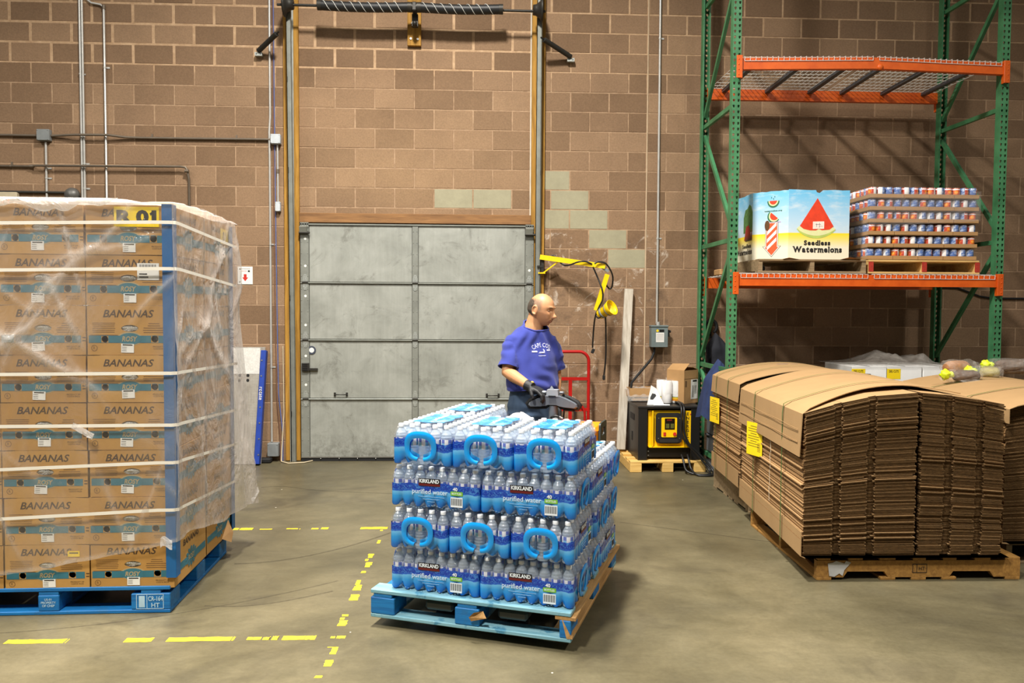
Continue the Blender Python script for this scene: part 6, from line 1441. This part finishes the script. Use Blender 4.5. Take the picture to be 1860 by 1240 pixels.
# crumpled white bag lying on the third layer behind the centre case
m = MB()
def wbag(u, v):
    a = 2 * PI * u; t_ = PI * v; k = 1 + .12 * nz3(u * 5, v * 4, 3); return (.10 * math.sin(t_) * math.cos(a) * k, .07 * math.sin(t_) * math.sin(a) * k, .102 + .102 * math.cos(t_) * (1 + .1 * nz3(u * 8, v * 5, 9)))
m.grid(wbag, 24, 14); tag(m.build('white_bag', simple('white_bag_film', rgb(230, 224, 218), .3, 0, .06, 14, .4), None, WM @ Vector((-.45, .66, zb + 3 * lh - .008)), (0, 0, WR)), 'crumpled white plastic bag lying on the water cases by the jack', 'bag')
# ================================================================ electric pallet jack
M_jgrey = simple('jack_grey_plastic', rgb(92, 97, 104), .45, 0, .08, 9); M_jlight = simple('jack_pale_plastic', rgb(146, 150, 156), .4, 0, .06); M_jor = simple('jack_orange', rgb(246, 138, 10), .4, 0, .05); M_jdk = simple('jack_dark_green_grey', rgb(44, 50, 46), .5)
jk = thing('pallet_jack', 'grey handled electric pallet jack with an orange cover, under the water pallet', 'pallet jack', (.452, 3.635, 0), WR)
jx = -.486
for s_ in (-1, 1):
    m = MB(); m.box((jx + s_ * .19, .66, .134), (.15, 1.26, .048), 0, None, .012); m.build('fork', M_jdk, jk)
    MB().lathe([(.0, -.05), (.04, -.05), (.04, .05), (0, .05)], 16, 0, Matrix.Rotation(PI / 2, 3, 'Y')).build('load_wheel', M_rubber, jk, (jx + s_ * .19, .14, .075 - .035))
m = MB(); m.box((jx, 1.42, .42), (.70, .30, .70), 0, None, .03); m.build('body', M_jdk, jk)
m = MB(); m.box((jx + .225, 1.43, .818), (.25, .30, .10), 0, None, .02); m.build('battery_cover', M_jor, jk)
for s_ in (-1, 1): 
    fr_ = fill2d('load_guard', rrect(0, .0, .20, .80, .02), [rrect(.0, .34, .10, .05, .015)], .012, M_jdk); ob('load_guard', fr_, jk, (jx + s_ * .366, 1.37, .50), RIGHT)
MB().lathe([(0, -.04), (.10, -.04), (.115, -.02), (.115, .02), (.10, .04), (0, .04)], 20, 0, Matrix.Rotation(PI / 2, 3, 'Y')).build('drive_wheel', M_rubber, jk, (jx, 1.62, .115))
m = MB(); m.tube([(jx, 1.55, .40), (jx, 1.545, .80), (jx, 1.542, .965)], [.036, .031, .029], 14); m.build('tiller_column', M_jgrey, jk)
cz = .985
outl = [(-.168, -.022), (-.164, -.008), (-.15, .004), (-.066, .044), (-.05, .05), (.05, .05), (.066, .044), (.15, .006), (.164, -.006), (.168, -.024), (.155, -.034), (.085, -.030), (.05, -.024), (.030, -.016), (-.030, -.016), (-.05, -.024), (-.085, -.030), (-.155, -.034)]
m = MB()
n = len(outl); lays = [(-.030, .88), (-.024, .96), (-.012, 1.0), (.02, 1.0), (.032, .93)]; vs = []
for (yy, sc) in lays:
    for (a, b) in outl: vs.append((jx + a * (1 - (1 - sc) * .4), 1.542 + yy - .04 * (abs(a) / .16) ** 2 * 0, cz + .008 + (b - .008) * sc))
fs = [tuple(range(n)), tuple(reversed(range((len(lays) - 1) * n, len(lays) * n)))]
for j in range(len(lays) - 1):
    for i in range(n): fs.append((j * n + i, (j + 1) * n + i, (j + 1) * n + (i + 1) % n, j * n + (i + 1) % n))
m.add(vs, fs); m.build('tiller_head', M_jgrey, jk)
for s_ in (-1, 1):
    m = MB(); m.tube([(jx + s_ * .06, 1.55, cz + .048), (jx + s_ * .11, 1.55, cz + .033), (jx + s_ * .16, 1.55, cz + .006), (jx + s_ * .180, 1.55, cz - .016), (jx + s_ * .168, 1.55, cz - .036), (jx + s_ * .11, 1.55, cz - .040), (jx + s_ * .05, 1.55, cz - .036), (jx + s_ * .03, 1.55, cz - .02)], [.012, .014, .017, .017, .014, .010, .009, .008], 10); m.build('grip', M_rubber, jk)
m = MB(); m.prism([(-.042, .0), (.042, .0), (.036, .045), (-.036, .045)], -.028, .028, 0, Matrix(((1, 0, 0), (0, 0, -1), (0, 1, 0)))); m.build('control_panel', M_jlight, jk, (jx, 1.538, cz + .043))
m = MB(); m.box((jx, 1.505, cz + .045), (.05, .006, .008)); m.build('panel_slot', M_black, jk)
m = MB(); m.prism([(-.02, 0), (.01, 0), (-.006, .024)], -.006, .006, 0, Matrix(((1, 0, 0), (0, 0, -1), (0, 1, 0)))); m.build('emergency_tab', M_jlight, jk, (jx - .006, 1.538, cz + .087))
for s_ in (-1, 1): MB().box((jx + s_ * .06, 1.532, cz + .068), (.032, .03, .018), 0, None, .006).build('thumb_button', M_jlight if s_ < 0 else M_jgrey, jk)
m = MB(); m.tube([(jx + .075, 1.54, cz - .045), (jx + .07, 1.54, cz - .10), (jx + .085, 1.54, cz - .115), (jx + .14, 1.54, cz - .11), (jx + .15, 1.54, cz - .10), (jx + .15, 1.54, cz - .06), (jx + .14, 1.54, cz - .048), (jx + .075, 1.54, cz - .045)], .007, 8); m.build('wire_guard', M_black, jk)
for k, q_ in enumerate(((-.02, .0), (.015, -.012))):
    m = MB(); m.tube([(jx - .025, 1.50, .84), (jx - .0, 1.49, .895 + q_[1]), (jx + .03, 1.49, .905 + q_[1]), (jx + .06, 1.50, .895 + q_[1]), (jx + .10, 1.51, .87), (jx + .13, 1.52, .84)], .006, 8); m.build('tiller_cable', M_cable, jk)
MB().cyl((jx + .055, 1.49, .897), (jx + .075, 1.495, .887), .0085, 8).build('cable_clip', M_steel, jk)
m = MB(); m.box((jx + .10, 1.5, .872), (.06, .03, .02), 0, None, .006); m.build('red_stop', M_redp, jk)

# ================================================================ the man
MX, MY, MROT = .405, 5.665, R(28)
man = thing('person', 'balding man in a blue printed t-shirt and jeans, gloved hand on the jack', 'person', (MX, MY, 0), MROT)
Minv = (Matrix.Translation((MX, MY, 0)) @ Matrix.Rotation(MROT, 4, 'Z')).inverted()
def LW(x, y, z): return Minv @ Vector((x, y, z))
def remesh(mb, name, voxel, mats, smooth=2, fn=None, parent=man):
    o = mb.build(name, mats, None)
    md = o.modifiers.new('r', 'REMESH'); md.mode = 'VOXEL'; md.voxel_size = voxel; md.use_smooth_shade = True
    if smooth: sm = o.modifiers.new('s', 'SMOOTH'); sm.iterations = smooth; sm.factor = .5
    dg = bpy.context.evaluated_depsgraph_get(); me = bpy.data.meshes.new_from_object(o.evaluated_get(dg)); bpy.data.objects.remove(o, do_unlink=True)
    if fn:
        ns = [v.normal.copy() for v in me.vertices]
        for v, nn in zip(me.vertices, ns): v.co = fn(v.co.copy(), nn)
    me.polygons.foreach_set('use_smooth', [True] * len(me.polygons)); me.materials.clear()
    for mm in (mats if isinstance(mats, list) else [mats]): me.materials.append(mm)
    me.name = name; return ob(name, me, parent)
G = lambda a, s: math.exp(-(a / s) ** 2)
HC = LW(.472, 5.655, 1.600); HR = Matrix.Rotation(R(30), 3, 'Z') @ Matrix.Rotation(R(9), 3, 'X')
def head_pt(d, off=0.0):
    x, y, z = .0745 * d.x, .098 * d.y, .114 * d.z
    if y > 0 and z > -.03: y *= 1.04
    if z > 0: x *= 1 + .05 * math.sin(min(1, z / .1) * PI); 
    t_ = max(0, min(1, (-.012 - z) / .10))
    x *= 1 - .27 * t_ ** 1.1
    if y > 0: y *= 1 - .5 * t_
    else: y -= .030 * t_ ** 1.15 * min(1, -d.y * 1.3)
    fz = max(0, -d.y) ** .5 if d.y < 0 else 0
    if fz > 0:
        a = abs(x); dy = 0
        dy -= .010 * G(x, .012) * G(z + .008, .022) + .030 * G(x, .0125) * G(z + .034, .015) + .011 * G(a - .014, .0075) * G(z + .040, .009)
        dy += .0175 * G(a - .030, .0155) * G(z - .005, .0105); dy -= .0095 * G(a - .027, .021) * G(z - .0265, .0085)
        dy -= .004 * G(a - .044, .018) * G(z + .022, .014)
        dy -= .0052 * G(x, .024) * G(z + .0605, .0065) + .0045 * G(x, .022) * G(z + .0735, .0065); dy += .0065 * G(x, .027) * G(z + .0672, .0028)
        dy += .006 * G(x, .03) * G(z + .086, .008); dy -= .013 * G(x, .024) * G(z + .103, .014); dy -= .004 * G(x, .05) * G(z - .07, .03)
        dy += .004 * G(a - .027 - .35 * (-.05 - z), .006) * G(z + .055, .017); dy -= .003 * G(a - .040, .012) * G(z + .05, .02)
        y += dy * fz
    p_ = Vector((x, y, z))
    return p_ + d * off
def head_grid(nu, nv, off=0.0, keep=None):
    vs = []; fs = []
    for j in range(nv + 1):
        th = PI * j / nv
        for i in range(nu):
            a = 2 * PI * i / nu; d = Vector((math.sin(th) * math.sin(a), -math.sin(th) * math.cos(a), math.cos(th))); vs.append(HC + HR @ head_pt(d, off))
    for j in range(nv):
        for i in range(nu): fs.append((j * nu + i, (j + 1) * nu + i, (j + 1) * nu + (i + 1) % nu, j * nu + (i + 1) % nu))
    return vs, fs
t = NT('skin'); co = t.coord(); t.col(t.mix(.5, rgb(194, 143, 102), t.ramp(t.noise(co, 22, 5, .65), [(.3, (.88, .84, .82, 1)), (.7, (1.08, 1.02, 1.0, 1))]), 'MULTIPLY')); t.bump(t.noise(co, 160, 3), .12, .002)
t.b.inputs['Subsurface Weight'].default_value = .12; t.b.inputs['Subsurface Radius'].default_value = (.012, .005, .003); M_skin = t.fin(.45, 0, .4)
shR, elR, wrR = LW(.262, 5.61, 1.372), LW(.226, 5.52, 1.165), LW(.372, 5.31, 1.085)
shL, elL, wrL = LW(.552, 5.70, 1.372), LW(.588, 5.75, 1.14), LW(.575, 5.62, .925)
body = MB()
vs, fs = head_grid(132, 104); body.add(vs, fs, 0, True)
for s_ in (-1, 1):       # ears
    er = HR @ Matrix.Rotation(R(s_ * 22), 3, 'Z') @ Matrix.Rotation(R(-10), 3, 'X')
    e0 = HC + HR @ Vector((s_ * .0755, .012, -.006)); m_ = [HC + HR @ Vector((s_ * (.074 + .010 * (1 if k < 9 else .3)), .012 + .017 * math.cos(R(a)) , -.004 + .029 * math.sin(R(a)))) for k, a in enumerate(range(-100, 221, 20))]
    body.tube(m_, [.0048] * len(m_), 8); body.ball(e0 - HR @ Vector((s_ * .002, 0, 0)), (.006, .014, .024), 10, 8, 0, er); body.ball(HC + HR @ Vector((s_ * .077, .004, -.034)), (.006, .008, .009), 8, 6)
nk0 = Vector((0.01, .02, 1.40)); nk1 = HC + HR @ Vector((0, .030, -.055))
body.tube([nk0, nk0.lerp(nk1, .35), nk0.lerp(nk1, .7), nk1, nk1 + Vector((0, 0, .05))], [.086, .072, .062, .059, .052], 18)
for s_ in (-1, 1): body.tube([nk0.lerp(nk1, .66) + Vector((s_ * .012, .008, 0)), nk0.lerp(nk1, .36) + Vector((s_ * .045, .006, -.01)), Vector((s_ * .10, .012, 1.405))], [.044, .042, .030], 14)
def loft_body(mb, rings, n=28, mi=0):
    vs = []; fs = []
    for (z, hx, hy, cx_, cy_) in rings:
        for k in range(n):
            a = 2 * PI * k / n; c_, s_ = math.cos(a), math.sin(a); e = 2.35; kk = (abs(c_) ** e + abs(s_) ** e) ** (-1 / e)
            vs.append((cx_ + hx * kk * c_, cy_ + hy * kk * s_, z))
    for j in range(len(rings) - 1):
        for k in range(n): fs.append((j * n + k, j * n + (k + 1) % n, (j + 1) * n + (k + 1) % n, (j + 1) * n + k))
    fs += [tuple(reversed(range(n))), tuple(range((len(rings) - 1) * n, len(rings) * n))]
    mb.add(vs, fs, mi, True)
loft_body(body, [(.80, .15, .10, 0, 0), (.95, .15, .105, 0, -.01), (1.1, .15, .1, 0, -.01), (1.3, .15, .09, 0, .01), (1.38, .11, .07, 0, .02), (1.44, .06, .05, 0, .02)])
for sh, el, wr in ((shR, elR, wrR), (shL, elL, wrL)):
    body.tube([sh, sh.lerp(el, .3), sh.lerp(el, .75), el, el.lerp(wr, .25), el.lerp(wr, .6), wr, wr + (wr - el).normalized() * .004], [.040, .046, .045, .041, .044, .037, .029, .028], 16)
for s_ in (-1, 1): body.tube([(s_ * .09, 0, .90), (s_ * .10, -.01, .5), (s_ * .105, .01, .12)], [.075, .055, .04], 14)
remesh(body, 'body', .0048, M_skin, 1)
# hair: short fringe round the back and sides, bald crown; a thin shell whose cover thins out at its edge
def hair_mat(name, c0, c1, sc, gain):
    t = NT(name); co = t.coord(); t.col(t.ramp(t.noise(t.scalev(co, (1, 1, .5)), 90, 4, .7), [(.3, c0), (.7, c1)])); at = t.n('ShaderNodeAttribute'); at.attribute_name = 'cover'
    nz_ = t.math('MULTIPLY', t.math('SUBTRACT', t.noise(t.scalev(co, (1, 1, .4)), sc, 4, .75), .5), 1.1); al = t.n('ShaderNodeClamp'); t.l(t.math('MULTIPLY', t.math('ADD', at.outputs['Fac'], nz_), gain), al.inputs[0]); t.l(al.outputs[0], t.b.inputs['Alpha']); t.bump(t.noise(co, 240, 3), .5, .003); return t.fin(.75, 0, .25)
sst = lambda a, b, x: (lambda u: u * u * (3 - 2 * u))(max(0, min(1, (x - a) / (b - a))))
def hair_shell(name, off, mat, fn):
    vs, fs = head_grid(100, 84, off); q_ = [HR.transposed() @ (v - HC) for v in vs]; cov = [fn(p_) for p_ in q_]; keep = [f for f in fs if max(cov[i] for i in f) > .02]
    h_ = MB(); h_.add(vs, keep, 0, True); me = h_.mesh(name, mat); at = me.attributes.new('cover', 'FLOAT', 'POINT')
    for i, c_ in enumerate(cov): at.data[i].value = c_
    return ob(name, me, man)
hair_shell('hair', .0032, hair_mat('short_grey_hair', rgb(44, 38, 32), rgb(96, 84, 72), 160, 2.0), lambda p_: sst(.018, .060, p_.y) * sst(-.078, -.058, p_.z) * (1 - sst(.050, .074, p_.z)))
hair_shell('side_hair', .0018, hair_mat('grey_stubble_hair', rgb(120, 104, 90), rgb(168, 150, 132), 260, .8), lambda p_: .62 * sst(-.042, -.018, p_.y) * sst(-.016, .0, p_.z) * (1 - sst(.058, .082, p_.z)) * sst(.02, .05, abs(p_.x)))
M_eye = simple('eye_white', rgb(214, 204, 196), .25, 0, .02); M_iris = simple('dark_iris', rgb(40, 32, 28), .2); M_brow = simple('grey_brow', rgb(118, 92, 70), .85, 0, .3, 90); M_lip = simple('lip', rgb(176, 116, 92), .5)
for s_ in (-1, 1):
    e = Vector((s_ * .031, -.0708, .005)); ey = MB().ball(HC + HR @ e, .0112, 14, 10).build('eye', M_eye, man); MB().ball(HC + HR @ (e + Vector((.0005, -.0092, -.001))), (.0052, .0035, .0052), 10, 8, 0, HR).build('iris', M_iris, ey)
    m = MB()
    m.grid(lambda u, v: tuple(HC + HR @ (e + Vector((math.sin(R(-100 + 200 * u)) * .0131, -math.cos(R(-100 + 200 * u)) * math.cos(R(0 + 85 * v)) * .0131, math.sin(R(0 + 85 * v)) * .0125)))), 12, 6); m.grid(lambda u, v: tuple(HC + HR @ (e + Vector((math.sin(R(-100 + 200 * u)) * .0129, -math.cos(R(-100 + 200 * u)) * math.cos(R(-18 - 58 * v)) * .0129, math.sin(R(-18 - 58 * v)) * .0125)))), 12, 6); m.build('eyelid', M_skin, man)
    m = MB(); m.tube([HC + HR @ Vector((s_ * a, -.0960 + .35 * (a - .02) ** 1 * .35 + (.012 if a > .045 else 0), .0275 + b)) for a, b in ((.013, -.003), (.024, .0), (.036, .002), (.047, .000))], [.0016, .0028, .0027, .0014], 6); m.build('eyebrow', M_brow, man)
for z0, z1, w_ in ((-.0665, -.0585, .022), (-.0785, -.068, .021)):
    m = MB()
    def lipf(u, v):
        x = (-1 + 2 * u) * w_; z = z0 + (z1 - z0) * v - .004 * (abs(x) / .022) ** 2; zz = (z / .114); ry = math.sqrt(max(.01, 1 - zz * zz)); xx = x / .058 / max(.3, ry); dd = Vector((xx, -math.sqrt(max(0.0, 1 - xx * xx)), 0)) * ry; dd.z = zz
        return HC + HR @ (head_pt(dd.normalized(), .0009))
    m.grid(lipf, 16, 5); m.build('lip', M_lip, man)
# ---- t-shirt
t = NT('blue_shirt'); co = t.coord(); t.col(t.mix(.5, rgb(58, 67, 144), t.ramp(t.noise(co, 9, 5, .65), [(.3, (.85, .85, .88, 1)), (.7, (1.1, 1.1, 1.08, 1))]), 'MULTIPLY')); t.bump(t.noise(co, 300, 2), .15, .002); t.b.inputs['Sheen Weight'].default_value = .15; M_shirt = t.fin(.9, 0, .2)
sh = MB()
SR = [(1.030, .190, .142, .0, -.020), (1.06, .196, .149, .0, -.022), (1.12, .188, .140, .0, -.018), (1.22, .192, .130, .0, -.004), (1.30, .194, .122, .0, .004), (1.36, .190, .112, .0, .008), (1.405, .172, .104, .0, .006), (1.445, .128, .095, .006, .004), (1.49, .086, .076, .022, .008), (1.535, .070, .064, .036, .010)]
loft_body(sh, SR, 36)
for s_, shd, el in ((-1, shR, elR), (1, shL, elL)):
    d = (el - shd).normalized(); inn = Vector((s_ * .09, .02, 1.375))
    sh.tube([inn, shd + Vector((-s_ * .01, 0, .0)), shd.lerp(el, .35), shd.lerp(el, .78), shd.lerp(el, .86)], [.060, .056, .066, .073, .0745], 20)
rs = random.Random(4)
def shirtfn(c_, nn):
    f = 0
    q_ = noise.noise(Vector((c_.x * 5 + c_.z * 3.2, c_.y * 6, c_.z * 7 - c_.x * 3))); f += .010 * q_
    low = max(0, min(1, (1.26 - c_.z) / .2)); f += .006 * low * math.sin(c_.z * 34 + c_.x * 42 + 5 * q_) * (abs(c_.x) < .2); f += .004 * math.sin((abs(c_.x) * 70 + c_.z * 26) + 4 * q_) * max(0, min(1, (c_.z - 1.2) / .15))
    if abs(c_.x) > .18 and c_.z < 1.38: f += .004 * math.sin(c_.z * 75 + 3 * q_)
    return c_ + nn * f
shirt = remesh(sh, 't_shirt', .0072, M_shirt, 9, shirtfn)
# open the neck, the sleeve ends and the hem of the remeshed shirt
bmx = bmesh.new(); bmx.from_mesh(shirt.data); bmx.normal_update()
def neck(v): return v.z - (1.452 + .46 * (v.y + .09))
kill = [v for v in bmx.verts if neck(v.co) > 0 and abs(v.co.x) < .115]
kf = []
for f in bmx.faces:
    c_ = f.calc_center_median()
    if c_.z < 1.05 and f.normal.z < -.55: kf.append(f); continue
    for shd, el in ((shR, elR), (shL, elL)):
        d = (el - shd).normalized()
        if (c_ - shd).dot(d) > (el - shd).length * .86 - .022 and f.normal.dot(d) > .55 and (c_ - shd.lerp(el, .86)).length < .11: kf.append(f); break
bmesh.ops.delete(bmx, geom=kf, context='FACES'); bmesh.ops.delete(bmx, geom=[v for v in kill if v.is_valid], context='VERTS')
rim = [v.co.copy() for v in bmx.verts if v.is_boundary and v.co.z > 1.4]; bnd = [v.co.copy() for v in bmx.verts if v.is_boundary and v.co.z < 1.35]
bmx.to_mesh(shirt.data); bmx.free(); shirt.data.update()
rim.sort(key=lambda p_: math.atan2(p_.y - .01, p_.x)); rb = []
for k in range(40):
    a0 = -PI + 2 * PI * k / 40; near_ = sorted(rim, key=lambda p_: abs((math.atan2(p_.y - .01, p_.x) - a0 + PI) % (2 * PI) - PI))[:5]
    if near_: rb.append(sum(near_, Vector()) / len(near_))
m = MB(); m.tube(rb + [rb[0], rb[1]], .006, 8); m.build('collar', M_shirt, shirt)
def rim_ring(pts, c0, ax_, nm, r_):
    e1 = ax_.orthogonal().normalized(); e2 = ax_.cross(e1); an = lambda p_: math.atan2((p_ - c0).dot(e2), (p_ - c0).dot(e1)); out = []
    for k in range(36):
        a0 = -PI + 2 * PI * k / 36; nr = sorted(pts, key=lambda p_: abs((an(p_) - a0 + PI) % (2 * PI) - PI))[:5]; out.append(sum(nr, Vector()) / len(nr))
    sm_ = [(out[k - 1] + out[k] * 2 + out[(k + 1) % 36]) / 4 for k in range(36)]; m = MB(); m.tube(sm_ + sm_[:2], r_, 7); m.build(nm, M_shirt, shirt)
for shd, el in ((shR, elR), (shL, elL)):
    c0 = shd.lerp(el, .86); pp = [p_ for p_ in bnd if (p_ - c0).length < .13 and p_.z > 1.09]
    if len(pp) > 20: rim_ring(pp, c0, (el - shd).normalized(), 'sleeve_hem', .005)
pp = [p_ for p_ in bnd if p_.z < 1.08]
if len(pp) > 30: rim_ring(pp, Vector((0, -.02, 1.035)), Vector((0, 0, 1)), 'shirt_hem', .005)
# print on the chest: projected onto the shirt's own surface
def on_shirt(me, cx_, cz_, name, rot=0):
    from mathutils.bvhtree import BVHTree
    bv = BVHTree.FromPolygons([v.co.copy() for v in shirt.data.vertices], [tuple(p_.vertices) for p_ in shirt.data.polygons]); me2 = me.copy()
    for v in me2.vertices:
        x, z = v.co.x + cx_, v.co.y + cz_; hit = bv.ray_cast(Vector((x, -1, z)), Vector((0, 1, 0)))
        v.co = Vector((x, (hit[0].y if hit[0] else -.13) - .0022, z))
    return ob(name, me2, shirt)
M_print_w = simple('faded_white_print', rgb(196, 198, 226), .85, 0, .15, 90)
def arch(me, r):
    me = me.copy()
    for v in me.vertices:
        a = v.co.x / r; rr_ = r + v.co.y; v.co = Vector((rr_ * math.sin(a), rr_ * math.cos(a) - r, 0))
    return me
on_shirt(arch(text_mesh('CAPE COD', .031, M_print_w, bold=.012, width=.155, spacing=1.12), .14), .016, 1.352, 'lettering')
m = MB(); m.prism([(-.03, -.012), (.02, -.012), (.022, .006), (.014, .018), (.008, .014), (.014, .002), (.0, -.003), (-.02, -.002)], 0, .0002); m.prism(rect(-.058, .0, .042, .011), 0, .0002); m.prism(rect(.054, .008, .034, .010), 0, .0002); m.prism(rect(-.005, -.030, .06, .004), 0, .0002)
on_shirt(m.mesh('cape_outline', M_print_w), .014, 1.307, 'chest_print')
# ---- jeans, shoes
t = NT('denim'); co = t.coord(); t.col(t.mix(.6, rgb(72, 90, 114), t.ramp(t.noise(t.scalev(co, (8, 8, 2)), 3, 5, .65), [(.3, (.7, .7, .72, 1)), (.7, (1.25, 1.25, 1.25, 1))]), 'MULTIPLY')); t.bump(t.noise(co, 260, 2), .25, .002); M_denim = t.fin(.9, 0, .2)
je = MB(); loft_body(je, [(.76, .178, .128, 0, .0), (.84, .178, .132, 0, 0), (.93, .174, .128, 0, -.005), (1.0, .168, .124, 0, -.010), (1.075, .160, .116, 0, -.012)], 30)
for s_ in (-1, 1): je.tube([(s_ * .088, 0, .86), (s_ * .098, -.005, .72), (s_ * .105, -.012, .48), (s_ * .11, .0, .28), (s_ * .112, .01, .085), (s_ * .112, .01, .06)], [.098, .094, .074, .066, .062, .064], 20)
remesh(je, 'jeans', .009, M_denim, 2, lambda c_, nn: c_ + nn * (.006 * noise.noise(c_ * 14) + .003 * math.sin(c_.z * 60 + 8 * noise.noise(c_ * 6))))
m = MB(); loft_body(m, [(1.025, .1695, .1255, 0, -.011), (1.055, .1675, .1235, 0, -.012)], 30); m.build('belt', M_black, man)
for s_ in (-1, 1):
    m = MB(); m.ball((s_ * .112, -.06, .048), (.048, .135, .048), 16, 10); m.box((s_ * .112, -.055, .012), (.094, .265, .024), 0, None, .01); m.ball((s_ * .112, .02, .085), (.045, .055, .045), 12, 8); m.build('shoe', simple('brown_shoe', rgb(58, 44, 34), .6), man)
# ---- gloved hands
def hand(wr, f, n, thumb, curl, name, sc=1.0):
    f = f.normalized(); n = (n - f * n.dot(f)).normalized(); s = thumb * f.cross(n).normalized(); mb = MB()
    mb.tube([wr - f * .035, wr, wr + f * .02], [.0375, .0365, .036], 14)
    for k in range(4):
        o_ = s * (.030 - .020 * k); mb.tube([wr + f * .005 + o_ * .7, wr + f * .05 + o_, wr + f * .088 + o_], [.0155, .0165, .0135], 10)
    for k in range(4):
        L_ = (.92, 1.0, .95, .78)[k] * sc; p_ = wr + f * .086 + s * (.031 - .0205 * k); a = 0; pts = [p_ - f * .015, p_]; 
        for seg, c_ in zip((.043, .028, .022), curl): a += c_ + .05 * k; p_ = p_ + (f * math.cos(a) + n * math.sin(a)) * seg * L_; pts.append(p_)
        mb.tube(pts, [.0125, .0122, .0112, .0104, .0088], 10)
    p_ = wr + f * .022 + s * .026; d1 = (f * .62 + s * .66 + n * .28).normalized(); d2 = (f * .7 + s * .25 + n * .66).normalized(); d3 = (f * .6 - s * .05 + n * .8).normalized()
    mb.tube([p_, p_ + d1 * .036, p_ + d1 * .036 + d2 * .030, p_ + d1 * .036 + d2 * .03 + d3 * .024], [.0155, .0138, .0122, .0095], 10)
    return remesh(mb, name, .0038, simple('black_glove', rgb(26, 26, 28), .6, 0, .25, 40), 1)
fw = (wrR - elR).normalized()
gl = hand(wrR, LW(.45, 5.27, 1.052) - LW(.372, 5.33, 1.085), Vector((0, 0, -1)), -1, (.35, .75, .6), 'right_glove')
m = MB(); a_ = wrR - fw * .012; m.tube([a_, a_ + fw * .012], [.0345, .0345], 14, 0, False); 
M_gt = simple('glove_tag_yellow', rgb(226, 176, 60), .6); m = MB(); m.ball(a_ + Vector((0.010, -.026, .024)), (.013, .010, .010), 8, 6, 0, Matrix.Rotation(.5, 3, 'Y')); m.build('cuff_tag', M_gt, gl)
hand(wrL, Vector((-.05, -.25, -.9)), Vector((-.8, -.3, 0)), 1, (.3, .4, .3), 'left_glove')
